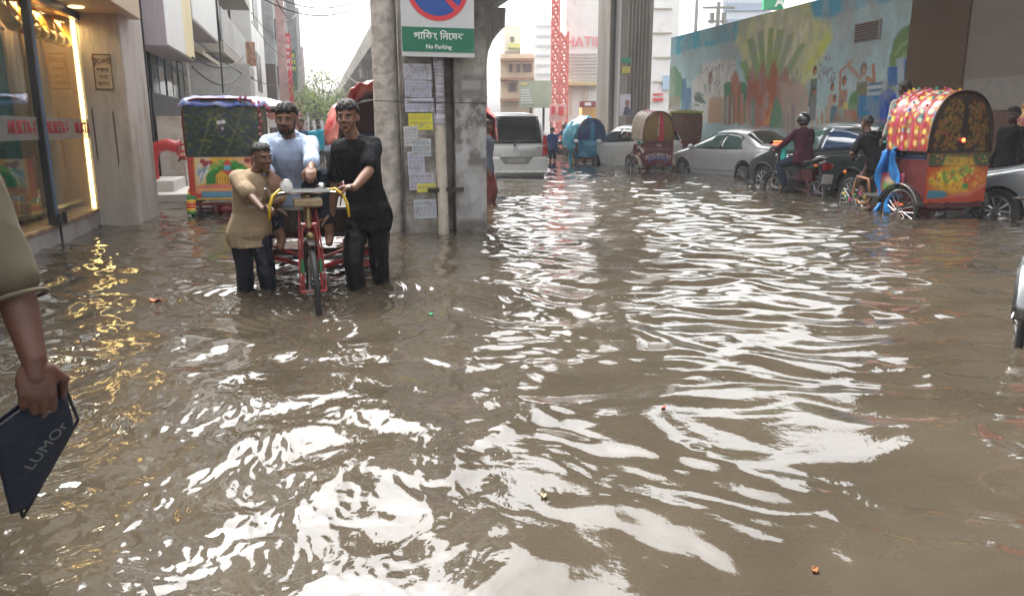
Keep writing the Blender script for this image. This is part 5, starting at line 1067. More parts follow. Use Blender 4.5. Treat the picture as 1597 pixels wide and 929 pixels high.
class Car:
    def __init__(s, name, label, loc, rz, L, W, top, belt, roof, paint, k=.2, n=3.4, sill=.24, xw=(1.3, -1.3), rw=.31, endf=.25, endr=.18, group=None, cat='car'):
        s.L, s.W, s.top, s.belt, s.roof, s.k, s.n, s.sill, s.xw, s.rw, s.endf, s.endr = L, W, top, belt, roof, k, n, sill, xw, rw, endf, endr
        s.o = thing(name, label, cat, loc, rz, group); s.paint = paint; s.body()
    def hw(s, x):
        e = 0
        if x > s.L / 2 - .9: e = s.endf * ((x - s.L / 2 + .9) / .9) ** 2.2
        if x < -s.L / 2 + .7: e = s.endr * ((-x - s.L / 2 + .7) / .7) ** 2.5
        return s.W / 2 - e
    def zt(s, x): return sinterp(x, s.top)
    def zb(s, x): return min(interp(x, s.belt), s.zt(x) - .05)
    def w(s, x, z):
        W, b, t = s.hw(x), s.zb(x), s.zt(x)
        if z <= b: u = (b - z) / max(b - s.sill, .1); return W * (1 - .05 * u * u - .03 * (1 - min(abs(u - .28) * 3.5, 1)) * 0 + .012 * math.sin(min(u * 2.2, 1) * math.pi))
        u = min((z - b) / max(t - b, 1e-3), 1); return W * (1 - s.k * max(z - b, 0) / (s.roof - b)) * (1 - u ** s.n) ** (1 / s.n)
    def zs(s, x, y):
        b, t = s.zb(x), s.zt(x); z = t
        for _ in range(4):
            Wk = s.hw(x) * (1 - s.k * (z - b) / (s.roof - b)); r_ = min(abs(y) / Wk, .999); z = b + (t - b) * (1 - r_ ** s.n) ** (1 / s.n)
        return z
    def body(s):
        xs = sorted(set([-s.L / 2, -s.L / 2 + .015, -s.L / 2 + .04, s.L / 2 - .03, s.L / 2] + list(np.linspace(-s.L / 2 + .08, s.L / 2 - .08, 64)) + [xw + s.rw * 1.16 * math.cos(a) for xw in s.xw for a in np.linspace(0, math.pi, 15)]))
        rings = []
        for x in xs:
            z0 = s.sill; ra = s.rw * 1.16
            for xw in s.xw:
                if abs(x - xw) < ra: z0 = max(z0, s.rw + math.sqrt(ra * ra - (x - xw) ** 2))
            b, t = s.zb(x), s.zt(x); z0 = min(z0, b - .04); ins = 0
            if x <= -s.L / 2 + .001 or x >= s.L / 2 - .001: ins = .04
            elif x <= -s.L / 2 + .02: ins = .015
            half = []
            for i in range(11): z = z0 + (b - z0) * i / 10; half.append((s.w(x, z) - ins, z + (ins if i < 2 else 0)))
            for i in range(1, 19):
                a = math.pi / 2 * i / 18; u = math.sin(a) ** (2 / s.n); z = b + (t - b) * u; Wk = s.hw(x) * (1 - s.k * (z - b) / (s.roof - b)); half.append(((Wk - ins) * max(math.cos(a), 0) ** (2 / s.n), z - ins))
            ring = [(x, -y, z) for y, z in half] + [(x, y, z) for y, z in half[-2::-1]]
            rings.append(ring)
        q = MB(); q.rings(rings, caps=False); n_ = len(rings[0])
        o_ = 0; q.f.append(tuple(range(n_))); q.m.append(0); o_ = (len(rings) - 1) * n_; q.f.append(tuple(range(o_ + n_ - 1, o_ - 1, -1))); q.m.append(0)
        s.b = q.build('body', s.paint, s.o, smooth=38)
        MB().box((0, 0, s.sill + .22), (s.L * .9, s.W * .72, .40)).build('underbody', under, s.o)
    def side(s, x0, x1, bot, tp, m, name, off=.005, par=None, sides=(1, -1), nu=14, nv=6):
        out = []
        for sd in sides:
            q = MB(); f0 = lambda p, x: interp(x, p) if isinstance(p, (list, tuple)) else p
            q.sheet(lambda u, v: (lambda x: (lambda z: (x, sd * (s.w(x, z) + off), z))(f0(bot, x) + (f0(tp, x) - f0(bot, x)) * v))(x0 + (x1 - x0) * u), nu, nv); out.append(q.build(name, m, par or s.o, smooth=True, solid=.004))
        return out
    def onto(s, x0, x1, yf, m, name, off=.006, nu=10, nv=12, par=None):
        """a pane lying on the upper surface between x0 and x1; yf = half width there"""
        q = MB()
        def fn(u, v):
            x = x0 + (x1 - x0) * v; y = (yf(x) if callable(yf) else yf) * (2 * u - 1); z = s.zs(x, y); sl = (s.zt(x + .02) - s.zt(x - .02)) / .04; nn = Vector((-sl, 0, 1)).normalized() * off; return (x + nn.x, y, z + nn.z)
        q.sheet(fn, nu, nv); return q.build(name, m, par or s.o, smooth=True, solid=.003)
    def line(s, pts, m=blackt, wd=.008, name='door_seam', sides=(1, -1)):
        for sd in sides: MB().tube([(x, sd * (s.w(x, z) - wd * .3), z) for x, z in pts], wd / 2, n=5).build(name, m, s.b, smooth=True)
    def wheels(s, rimm=alloy, spokes=10):
        for xw in s.xw:
            for sd in (1, -1):
                y = sd * (s.W / 2 - .11); c = Vector((xw, y, s.rw)); r = s.rw
                t = MB().lathe([(r * .62, -.095), (r * .93, -.10), (r, -.07), (r, .07), (r * .93, .10), (r * .62, .095)], c, axis=(0, sd, 0), n=32, closed=False).build('wheel', tyre, s.o, smooth=40)
                q = MB().lathe([(r * .66, .06), (r * .66, .098), (r * .60, .10), (r * .58, .05)], c, axis=(0, sd, 0), n=32, closed=True)
                for i in range(spokes):
                    a = 2 * math.pi * i / spokes; d = Vector((math.cos(a), 0, math.sin(a))); q.cyl(c + Vector((0, sd * .085, 0)), c + d * r * .62 + Vector((0, sd * .085, 0)), .016, .022, n=6)
                q.cyl(c + Vector((0, sd * .05, 0)), c + Vector((0, sd * .105, 0)), .055, n=14); q.build('rim', rimm, t, smooth=35)
    def box(s, c, d, m, name, bevel=.015, par=None): return MB().box(c, d).build(name, m, par or s.o, bevel=bevel, seg=3)
    def mirrors(s, x, z, m=None):
        for sd in (1, -1):
            o = MB().ell((x, sd * (s.w(x, z) + .11), z + .03), (.06, .10, .07)).build('mirror', m or s.paint, s.o, smooth=True); MB().box((x, sd * (s.w(x, z) + .02), z - .01), (.05, .1, .03)).build('mirror_arm', blackt, o)
    def handle(s, x, z, m=None):
        for sd in (1, -1): MB().box((x, sd * (s.w(x, z) + .018), z), (.19, .022, .028)).build('door_handle', m or s.paint, s.o, bevel=.008)
def carpaint(name, c, metal=.55, rough=.32): return mat(name, c, rough, metal, var=.05, scale=3, coat=.8, dirt_sheen=tuple(v * .6 + .03 for v in c), dirt_sheen_amt=.12, dirt_sheen_scale=2.5)
# --- silver sedan
def heading_from_px(deg): return ST_A + R(90) + R(deg)        # local +X along the street, away
def by_rear_wheel(px, py, deg, y_=.78, xw=1.3):
    p = G(px, py); a = heading_from_px(deg); h = Vector((math.cos(a), math.sin(a), 0)); l_ = Vector((-h.y, h.x, 0)); p = p + h * xw - l_ * y_; p.z = GROUND; return p
pos = by_rear_wheel(1160, 275, 9)
silver = carpaint('silver_paint', (.58, .59, .60), .45)
c = Car('sedan', 'silver sedan with lit tail lamp queued in front of the mural', pos, heading_from_px(9), 4.5, 1.70,
        [(-2.25, .92), (-2.18, 1.04), (-1.72, 1.09), (-1.62, 1.12), (-.95, 1.43), (-.45, 1.48), (.15, 1.46), (1.08, 1.03), (1.2, .98), (1.9, .84), (2.15, .70), (2.25, .58)], [(-2.25, .88), (0, .90), (1.1, .86), (2.25, .62)], 1.48, silver, k=.24, n=3.0)
c.side(-1.22, .95, [(-1.22, .945), (0, .925), (.95, .93)], [(-1.22, .97), (-1.10, 1.22), (-.85, 1.33), (-.4, 1.38), (.1, 1.37), (.5, 1.21), (.95, .96)], blackt, 'window_frame', off=.003)
c.side(-1.16, -.38, .955, [(-1.16, .98), (-1.05, 1.20), (-.85, 1.30), (-.38, 1.355)], autog2, 'window', off=.009); c.side(-.32, .86, .950, [(-.32, 1.355), (.08, 1.345), (.5, 1.18), (.86, .97)], autog2, 'window', off=.009)
c.onto(-1.66, -1.0, lambda x: .60 - .12 * (x + 1.66), mat('rear_glass', (.03, .04, .03), .06, spec=.9), 'rear_window'); c.onto(.28, 1.1, lambda x: .55 + .12 * (x - .28), autog, 'windshield')
for pts in (((-.35, .92), (-.36, .35)), ((.66, .90), (.72, .35)), ((-1.18, .93), (-1.25, .80), (-1.0, .66))): c.line(pts)
c.handle(-.52, .80); c.handle(.50, .78); c.mirrors(.82, .95); c.wheels()
c.box((-2.22, 0, .50), (.16, 1.60, .30), silver, 'rear_bumper', .05); c.box((2.2, 0, .42), (.14, 1.35, .26), silver, 'front_bumper', .05)
for sd in (1, -1):
    t_ = c.side(-2.22, -1.86, [(-2.22, .74), (-1.86, .78)], [(-2.22, .90), (-1.86, .88)], lampr, 'tail_lamp', off=.008, sides=(sd,))[0]
    MB().prism([(.42, .72), (.80, .72), (.82, .90), (.50, .92)], (-2.262, 0, 0), (0, sd, 0), (0, 0, 1), .02 * sd * -1).build('tail_lamp', lampr, c.o)
    MB().box((-2.27, sd * .70, .83), (.03, .16, .09)).build('brake_light', lampy if sd == 1 else lampon, c.o, bevel=.01)
c.box((-1.60, 0, 1.14), (.05, .42, .035), lampon, 'high_brake_light', .005); c.box((-2.275, 0, .76), (.03, .46, .12), platem, 'number_plate', .004); c.box((-2.262, 0, .86), (.02, .75, .03), chrome, 'chrome_strip', .004)
c.side(-1.0, 1.1, .36, .40, mat('sill_grey', (.3, .3, .31), .4), 'side_moulding', off=.012)
# --- dark green crossover
pos = by_rear_wheel(1332, 302, 5); dgreen = carpaint('dark_green_paint', (.035, .05, .05), .55, .28)
c = Car('crossover', 'dark green crossover with roof rails braking beside the decorated rickshaw', pos, heading_from_px(5), 4.25, 1.78,
        [(-2.12, .98), (-2.08, 1.10), (-1.85, 1.22), (-1.35, 1.50), (-.9, 1.58), (-.1, 1.60), (.3, 1.56), (1.15, 1.14), (1.3, 1.08), (1.85, .96), (2.05, .80), (2.12, .62)], [(-2.12, .98), (-1.2, 1.04), (0, .97), (1.2, .92), (2.12, .68)], 1.60, dgreen, k=.23, n=3.2, rw=.34, sill=.30)
c.side(-1.62, 1.02, [(-1.62, 1.15), (-1.2, 1.07), (0, 1.0), (1.02, .98)], [(-1.62, 1.20), (-1.25, 1.38), (-.85, 1.475), (-.1, 1.50), (.3, 1.46), (1.02, 1.04)], blackt, 'window_frame', off=.003)
c.side(-1.50, -.42, [(-1.5, 1.155), (-.42, 1.035)], [(-1.5, 1.19), (-1.2, 1.35), (-.85, 1.44), (-.42, 1.465)], mat('car_glass_blue', (.03, .06, .12), .06, spec=.9), 'window', off=.010); c.side(-.34, .92, [(-.34, 1.03), (.92, 1.00)], [(-.34, 1.465), (0, 1.47), (.3, 1.43), (.92, 1.05)], autog2, 'window', off=.010)
c.onto(-2.0, -1.42, .62, autog, 'rear_window'); c.onto(.42, 1.15, lambda x: .58, autog, 'windshield')
for pts in (((-.38, 1.0), (-.40, .42)), ((.74, .96), (.80, .42)), ((-1.3, 1.02), (-1.35, .9), (-1.1, .72))): c.line(pts)
c.line([(-1.9, .86), (-1.4, .98), (-.6, .92), (.4, .86)], m=dgreen, wd=.035, name='shoulder_crease'); c.handle(-.55, .90, chrome); c.handle(.55, .86, chrome); c.mirrors(.88, 1.0); c.wheels()
for sd in (1, -1):
    MB().tube([(x, sd * (.60 - .02 * abs(x)), c.zs(x, .60) + .055 * math.sin(math.pi * (x + 1.3) / 1.7) ** .5 if -1.3 < x < .4 else c.zs(x, .6)) for x in np.linspace(-1.3, .4, 12)], .016, n=6).build('roof_rail', steel, c.o, smooth=True)
    c.side(-2.1, -1.72, [(-2.1, .84), (-1.72, .92)], [(-2.1, .97), (-1.72, 1.0)], lampr, 'tail_lamp', off=.01, sides=(sd,)); MB().box((-2.135, sd * .66, .91), (.04, .34, .10)).build('brake_light', lampon, c.o, bevel=.015)
    for xw in c.xw: MB().tube([(xw + .40 * math.cos(a), sd * (c.w(xw + .40 * math.cos(a), .34 + .40 * math.sin(a)) + .004), .34 + .40 * math.sin(a)) for a in np.linspace(0, math.pi, 16)], .026, n=6).build('arch_trim', blackt, c.o, smooth=True)
c.box((-2.1, 0, .50), (.16, 1.62, .26), blackt, 'rear_bumper', .05); c.box((2.06, 0, .46), (.16, 1.4, .28), blackt, 'front_bumper', .05); c.box((-2.15, 0, .78), (.03, .46, .12), platem, 'number_plate', .004); c.box((-2.0, .35, 1.12), (.3, .02, .02), blackt, 'wiper', .004)
# --- silver minivan seen from behind
pos = S(4.92, 20.9, GROUND); vsil = carpaint('pale_silver_paint', (.50, .51, .50), .45, .35)
c = Car('minivan', 'pale silver minivan seen squarely from behind beside the sign pillar', pos, heading_from_px(-1.5), 4.4, 1.69,
        [(-2.2, 1.02), (-2.17, 1.14), (-2.02, 1.72), (-1.90, 1.84), (-1.6, 1.87), (.4, 1.84), (1.1, 1.30), (1.35, 1.12), (2.0, .95), (2.15, .82), (2.2, .62)], [(-2.2, 1.0), (1.2, 1.0), (2.2, .7)], 1.87, vsil, k=.10, n=5.5, endr=.05, sill=.26)
c.side(-1.85, 1.0, 1.06, [(-1.85, 1.6), (-1.7, 1.68), (.45, 1.68), (1.0, 1.2)], autog, 'window', off=.006)
q = MB()
def vanrear(u, v):
    zc = 1.10 + (1.765 - 1.10) * v; x = -2.185 + .165 * (zc - 1.12) / .6; x -= .012; hw_ = .70 - .07 * v; y = (2 * u - 1) * hw_; return (x + .02 * (2 * u - 1) ** 4, y, zc)
q.sheet(vanrear, 12, 8); rwn = q.build('rear_window', mat('privacy_glass', (.012, .014, .014), .06, spec=.9), c.o, smooth=True, solid=.012)
MB().tube([(-2.235, .02, 1.06), (-2.215, .0, 1.14), (-2.20, -.38, 1.21)], .009, n=6).build('wiper', blackt, c.o, smooth=True); MB().ell((-2.235, .02, 1.06), (.02, .03, .035)).build('wiper_motor', blackt, c.o, smooth=True)
for sd in (1, -1):
    MB().prism([(.70, .80), (.83, .80), (.83, 1.03), (.71, 1.03)], (-2.20, 0, 0), (0, sd, 0), (0, 0, 1), .05).build('tail_lamp', lampr, c.o, bevel=.01); MB().prism([(.705, 1.06), (.825, 1.06), (.80, 1.30), (.725, 1.30)], (-2.19, 0, 0), (0, sd, 0), (0, 0, 1), .05).build('tail_lamp', lampr, c.o, bevel=.01)
    MB().ell((-2.26, sd * .72, .46), (.03, .11, .05)).build('reflector', mat('reflector', (.5, .45, .4), .2), c.o, smooth=True)
c.box((-2.25, 0, .58), (.14, 1.66, .38), vsil, 'rear_bumper', .06); c.box((-2.26, 0, .40), (.18, 1.58, .08), mat('bumper_lip', (.6, .6, .58), .35), 'bumper_lip', .03)
MB().prism([(-.44, .78), (.44, .78), (.30, .60), (-.30, .60)], (-2.325, 0, 0), (0, 1, 0), (0, 0, 1), -.006).build('plate_recess', mat('recess', (.20, .20, .19), .5), c.o); c.box((-2.338, 0, .68), (.012, .44, .10), mat('plate_dull', (.30, .30, .29), .5), 'number_plate', .002)
c.box((-2.225, 0, .99), (.02, .10, .07), chrome, 'badge', .01); c.box((-2.225, -.60, 1.0), (.01, .12, .03), chrome, 'badge', .003)
for k, y_ in enumerate((-.42, -.14, .14, .42)): text('VOXY'[k] if 0 else 'NOAH'[k], .07, chrome, 'badge_lettering', c.b, (-2.222, -y_, .84), (R(90), 0, R(-90)))
c.line([(-2.205, .30)] , m=blackt) if 0 else None
c.side(-2.1, 2.0, .80, .806, blackt, 'side_crease', off=.002); c.wheels(); c.mirrors(1.0, 1.08)
# --- white wagon far
pos = Vector((4.15, 26.2, GROUND)); wpaint = mat('white_paint', (.72, .72, .71), .3, var=.04, coat=.6, dirt_sheen=(.5, .48, .45), dirt_sheen_amt=.2)
c = Car('hatchback', 'white hatchback between the blue rickshaw and the maroon rickshaw', pos, heading_from_px(4), 4.0, 1.70,
        [(-2.0, .98), (-1.96, 1.08), (-1.62, 1.52), (-1.4, 1.58), (.1, 1.60), (.35, 1.56), (1.05, 1.12), (1.2, 1.02), (1.8, .90), (1.95, .75), (2.0, .6)], [(-2, 1.0), (1.1, .92), (2.0, .66)], 1.60, wpaint, k=.17, n=3.6, sill=.26)
c.side(-1.55, .95, [(-1.55, 1.08), (.95, 1.0)], [(-1.55, 1.30), (-1.4, 1.44), (-.8, 1.50), (.3, 1.48), (.95, 1.04)], blackt, 'window_frame', off=.003); c.side(-1.45, -.5, [(-1.45, 1.11), (-.5, 1.07)], [(-1.45, 1.3), (-1.35, 1.41), (-.5, 1.47)], autog, 'window', off=.01); c.side(-.42, .85, [(-.42, 1.06), (.85, 1.03)], [(-.42, 1.47), (.3, 1.44), (.85, 1.07)], autog, 'window', off=.01)
c.onto(-1.92, -1.6, .62, autog, 'rear_window'); c.onto(.42, 1.05, .58, autog, 'windshield'); c.wheels(); c.mirrors(.8, 1.02); c.handle(-.6, .92); c.handle(.45, .90)
for sd in (1, -1): c.side(-1.98, -1.75, .90, [(-1.98, 1.06), (-1.75, 1.12)], lampr if sd < 0 else mat('lamp_amber', (.75, .42, .05), .3), 'tail_lamp', off=.01, sides=(sd,))
for pts in (((-.46, 1.0), (-.48, .36)), ((.72, .96), (.76, .36)), ((-1.2, .98), (-1.3, .8))): c.line(pts)
c.box((-1.98, 0, .46), (.14, 1.56, .24), wpaint, 'rear_bumper', .05); c.box((-2.0, 0, .78), (.03, .44, .11), platem, 'number_plate', .004); MB().ell((-1.0, c.w(-1.0, 1.25) + .012, 1.30), (.07, .006, .05)).build('window_sticker', mat('sticker_pink', (.7, .2, .22), .6), c.o)
# --- second silver car cut by the right edge of the picture
pos = Vector((8.25, 10.1, GROUND))
c = Car('sedan', 'silver grey sedan nosing in at the right behind the decorated rickshaw', pos, heading_from_px(20), 4.4, 1.70,
        [(-2.2, .90), (-2.12, 1.02), (-1.7, 1.07), (-1.6, 1.10), (-.95, 1.42), (-.45, 1.47), (.15, 1.45), (1.05, 1.02), (1.2, .97), (1.9, .84), (2.1, .70), (2.2, .56)], [(-2.2, .86), (0, .90), (1.1, .85), (2.2, .60)], 1.47, carpaint('grey_silver_paint', (.30, .32, .34), .6), k=.24, n=3.0)
c.side(-1.2, .93, [(-1.2, .945), (.93, .93)], [(-1.2, .97), (-1.08, 1.2), (-.4, 1.37), (.1, 1.36), (.93, .96)], blackt, 'window_frame', off=.003); c.side(-1.14, -.38, .955, [(-1.14, .98), (-1.02, 1.19), (-.38, 1.345)], autog2, 'window', off=.009); c.side(-.32, .85, .95, [(-.32, 1.345), (.1, 1.335), (.85, .97)], autog2, 'window', off=.009)
c.onto(.28, 1.08, .56, autog, 'windshield'); c.onto(-1.62, -1.0, .58, autog, 'rear_window'); c.mirrors(.80, .96, blackt); c.wheels(); c.handle(-.5, .8); c.handle(.5, .78); c.side(-1.0, 1.1, .50, .525, chrome, 'side_moulding', off=.012)
c.box((2.15, 0, .42), (.14, 1.3, .26), c.paint, 'front_bumper', .05); c.box((-2.17, 0, .48), (.14, 1.5, .28), c.paint, 'rear_bumper', .05)
for sd in (1, -1): c.side(1.75, 2.12, [(1.75, .70), (2.12, .56)], [(1.75, .80), (2.12, .66)], mat('headlamp_glass', (.5, .5, .5), .1), 'headlight', off=.01, sides=(sd,)); c.side(-2.15, -1.85, .76, .88, lampr, 'tail_lamp', off=.01, sides=(sd,))
for pts in (((-.35, .92), (-.36, .35)), ((.66, .90), (.72, .35))): c.line(pts)
# ================================================================== RICKSHAWS, MOTORCYCLES AND THEIR RIDERS
def rickshaw(name, label, loc, rz, hood, panel, fender, group=None, hood_m=None, rear_m=None, W=.92, zt=1.78, style='arch', tarp=None, frame_m=None, seat_m=None, body_h=(.55, .98), red_lamp=False, wheels=(1, -1), fringe=None, cat='rickshaw', steer_len=1.45, front_guard=False):
    """local +X forward. hood / panel: canvases painted on the barrel and on the back board"""
    o = thing(name, label, cat, loc, rz, group); fm = frame_m or mat('rick_frame', (.12, .02, .02), .5, var=.3)
    hw_ = W / 2; z0, z1 = body_h; pm = paint_mat('enamel', .28, coat=.4, grain=.12)
    # chassis
    q = MB()
    for s_ in (1, -1): q.box((.05, s_ * (hw_ - .09), .48), (.95, .035, .04))
    q.box((-.40, 0, .44), (.04, W * .9, .05)).box((.45, 0, .44), (.04, W * .8, .04)); q.tube([(.45, 0, .44), (.75, 0, .42), (1.0, 0, .55), (1.18, 0, .85)], .02).tube([(.75, 0, .42), (.66, 0, .82)], .017).tube([(.66, 0, .76), (1.14, 0, .80)], .017)
    q.build('frame', fm, o)
    MB().cyl((-.05, -hw_ - .05, .34), (-.05, hw_ + .05, .34), .022).ell((-.05, .12, .34), (.09, .09, .09)).build('axle', mat('axle_red', (.16, .02, .02), .5, var=.4, scale=12), o, smooth=40)
    for s_ in wheels:
        wheel(o, (-.05, s_ * (hw_ + .06), .34), .34, (0, 1, 0), wd=.022, spokes=20)
        q = MB(); arc = [(-.05 + .385 * math.cos(a), .34 + .385 * math.sin(a)) for a in np.linspace(.25, math.pi - .25, 16)]
        q.rings([[(x, s_ * (hw_ + .06) + yy, z - .012 * (abs(yy) > .04)) for yy in (-.055, -.03, 0, .03, .055)] for x, z in arc], caps=False); q.build('mudguard', fender, o, smooth=True, solid=.006)
    # body box and painted back board
    MB().box((-.02, 0, (z0 + z1) / 2 - .04), (.70, W - .10, z1 - z0 - .10)).box((.30, 0, .50), (.45, W - .12, .05)).build('body_box', fm, o, bevel=.01)
    bk = MB().box((-.40, 0, (z0 + z1) / 2), (.03, W, z1 - z0)).build('back_board', fm, o, bevel=.006)
    if panel is not None: panel.build('back_painting', pm, (lambda U, V: (0 * U - .418, hw_ - U * (W / panel.w), z0 + .0 + V * ((z1 - z0) / panel.h))), bk)
    MB().box((-.0, 0, z1 - .10), (.52, W - .14, .10)).box((-.26, 0, z1 + .12), (.09, W - .16, .44)).build('seat', seat_m or mat('seat_blue', (.03, .06, .14), .5), o, bevel=.03, seg=3)
    # hood
    n = 40; H = zt - z1
    def arch(a, x, grow=0.0):       # a 0..1 from left sill over the top to the right sill
        th = math.pi * a; e = .84 if style == 'arch' else .32
        cy = math.copysign(abs(math.cos(th)) ** e, math.cos(th)); sz = abs(math.sin(th)) ** e; lean = .06 * (x + .4)
        return (x, (hw_ + .03 + grow) * cy * (1 - .05 * (1 - sz)), z1 + .02 + (H + grow) * sz + lean * sz)
    xr, xf = -.40, .36
    if hood is not None:
        def fn(U, V):
            a = U / hood.w; b_ = V / hood.h; th = np.pi * a; e = .84 if style == 'arch' else .32; cy = np.sign(np.cos(th)) * np.abs(np.cos(th)) ** e; sz = np.abs(np.sin(th)) ** e; x = xr + (xf - xr) * b_; rib = .022 * np.abs(np.sin(b_ * np.pi * 4)) ** .8
            x = x + (.10 * sz) * b_
            return (x, (hw_ + .03 + rib) * cy * (1 - .05 * (1 - sz)), z1 + .02 + (H + rib) * sz + .06 * (x + .4) * sz)
        hd = hood.build('hood', paint_mat('hood_vinyl', .32, coat=.25, grain=.2), fn, o)
    else:
        q = MB(); q.rings([[arch(i / n, x) for i in range(n + 1)] for x in np.linspace(xr, xf, 9)], caps=False) if 0 else q.sheet(lambda u, v: arch(u, xr + (xf - xr) * v, .018 * abs(math.sin(v * math.pi * 4))), n, 16); hd = q.build('hood', hood_m, o, smooth=True)
    md = hd.modifiers.new('s', 'SOLIDIFY'); md.thickness = .008
    q = MB()
    for x in np.linspace(xr, xf, 3): q.tube([arch(i / 24, x, .0) for i in range(25)], .009, n=6)
    q.build('hood_rib', steel, o)
    # closed back of the hood
    if rear_m is not None:
        if isinstance(rear_m, Canvas):
            cv = rear_m
            def fr(U, V):
                a = U / cv.w; b_ = V / cv.h; zz = b_; half = (hw_ + .015) * (1 - np.clip(zz, 0, 1) ** (2.38 if style == 'arch' else 9)) ** (1 / (2.38 if style == 'arch' else 9.)); return (0 * a + xr - .012 - .03 * np.sin(a * np.pi) * np.sin(b_ * np.pi), half * (1 - 2 * a), z1 + .0 + H * .995 * zz)
            cv.build('hood_back', paint_mat('hood_vinyl', .32, coat=.25), fr, o)
        else: MB().sheet(lambda u, v: (xr - .012 - .03 * math.sin(u * math.pi) * math.sin(v * math.pi), (hw_ + .015) * (1 - min(v, 1) ** 2.38) ** (1 / 2.38) * (1 - 2 * u), z1 + H * .995 * v), 20, 20).build('hood_back', rear_m, o, smooth=True)
        MB().tube([arch(i / 24, xr - .01, .006) for i in range(25)], .016, n=7).build('hood_piping', fringe or fm, o, smooth=True)
    # front: wheel, fork, bar, saddle
    if front_guard:
        q = MB(); q.rings([[(steer_len + .39 * math.cos(a), y, .34 + .39 * math.sin(a) - .02 * (abs(y) > .04)) for y in (-.055, -.03, 0, .03, .055)] for a in np.linspace(-.2, 2.6, 20)], caps=False); q.build('front_mudguard', fender, o, smooth=True, solid=.006)
    wheel(o, (steer_len, 0, .34), .34, (0, 1, 0), wd=.021, spokes=20, name='front_wheel')
    q = MB()
    for s_ in (1, -1): q.tube([(steer_len, s_ * .06, .34), (steer_len - .15, s_ * .05, .72), (steer_len - .2, s_ * .03, .80)], .013)
    q.tube([(steer_len - .19, 0, .74), (steer_len - .28, 0, 1.0)], .02); q.build('fork', fm, o)
    MB().tube([(steer_len - .36, .26, 1.0), (steer_len - .27, .16, 1.05), (steer_len - .28, 0, 1.03), (steer_len - .27, -.16, 1.05), (steer_len - .36, -.26, 1.0)], .012).build('handlebar', chrome, o, smooth=True)
    MB().ell((steer_len - .66, 0, .86), (.13, .085, .035)).build('saddle', mat('saddle_black', (.02, .018, .016), .5), o, smooth=True)
    if red_lamp: MB().ell((xr - .05, -.0, z1 + .17), (.015, .028, .028)).build('red_lamp', mat('lamp_lit', (1, .15, .05), .3), o, smooth=True)
    return o, arch, (xr, xf, z1, H, hw_)
def flowers(o, pts, cols, r_=.03, name='garland', seed=1, strand=True):
    rr = random.Random(seed); q = MB(); ms = [mat('flower_%02d%02d%02d' % tuple(int(v * 99) for v in c_), c_, .6) for c_ in cols]
    for p in pts:
        q.mi = rr.randrange(len(ms)); p = Vector(p)
        for k in range(5): a = 6.28 * k / 5; q.ell(p + Vector((rr.uniform(-.3, .3) * r_, math.cos(a) * r_ * .6, math.sin(a) * r_ * .6)), (r_ * .45, r_ * .5, r_ * .5), nu=6, nv=4)
    return q.build(name, ms, o, smooth=True)
# ---- camouflage covered battery rickshaw at the left
W0 = 1.18; cv = Canvas(W0, .62, 90, (.52, .06, .035))
cv.rect(.10, .10, W0 - .08, .62, (.66, .40, .06), soft=.02); cv.poly([(.12, .62), (.10, .20), (.30, .26), (.36, .62)], (.72, .66, .50), .6, soft=.02); cv.poly([(.75, .62), (.80, .45), (1.08, .30), (1.12, .62)], (.70, .42, .25), .8, soft=.05)
for x_, y_, r_ in ((.24, .56, .035), (.30, .52, .05), (.36, .54, .03), (.95, .57, .04), (1.03, .52, .03)): cv.ell(x_, y_, r_ * 1.3, r_, (.30, .03, .04)); 
for k in range(22): rr = random.Random(k); cv.ell(.13 + rr.random() * .2, .27 + rr.random() * .22, .012, .05, (.10, .25, .42) if k % 2 else (.7, .75, .75), .9, rot=-.5)
cv.poly([(.26, .22), (.30, .40), (.50, .50), (.60, .56), (.78, .57), (.95, .44), (1.0, .34), (.7, .3), (.5, .24)], (.02, .22, .03), soft=.015, warp=.02); cv.blotch((.12, .50, .05), .06, .25, .2, .0)
for k in range(26): rr = random.Random(90 + k); t = rr.random(); cv.ell(.30 + t * .6, .42 + .12 * math.sin(t * 3.1) + rr.uniform(-.05, .04), .03, .018, (.10, .42, .06), .8)
cv.poly([(.42, .22), (.42, .36), (.52, .43), (.62, .36), (.66, .22)], (.72, .42, .04), soft=.006); cv.poly([(.50, .44), (.60, .37), (1.02, .34), (.90, .43)], (.55, .07, .04), soft=.006); cv.poly([(.66, .22), (.66, .36), (.98, .34), (.98, .22)], (.50, .10, .06), soft=.006); cv.rect(.70, .24, .82, .32, (.08, .28, .45), soft=.006)
for k in range(5): cv.rect(.44 + k * .042, .23, .455 + k * .042, .33, (.30, .16, .02), soft=.004)
cv.poly([(.57, .43), (.575, .50), (.67, .50), (.67, .43)], (.12, .40, .58), soft=.005); cv.poly([(.55, .50), (.62, .60), (.70, .50)], (.60, .05, .04), soft=.005)
cv.line([(.40, .35), (.52, .435), (.90, .43), (1.03, .335)], .010, (.03, .03, .03)); cv.line([(.42, .22), (.42, .36)], .006, (.05, .03, .02)); cv.line([(.655, .22), (.655, .36)], .006, (.05, .03, .02))
cv.poly([(.10, .10), (.12, .20), (.40, .235), (1.1, .215), (1.1, .10)], (.68, .20, .14), soft=.01); cv.rect(.10, .14, 1.1, .165, (.75, .50, .12), .8, soft=.012); cv.rect(.18, .035, 1.08, .125, (.06, .26, .40), soft=.012); cv.rect(.10, .0, W0, .028, (.55, .45, .08), soft=.01); cv.rect(.2, .075, .9, .10, (.22, .42, .50), .6, soft=.02)
cv.rect(0, .0, .02, .62, (.4, .04, .03), soft=.01)
cm = Canvas(1.22, .78, 90, (.018, .032, .022)); 
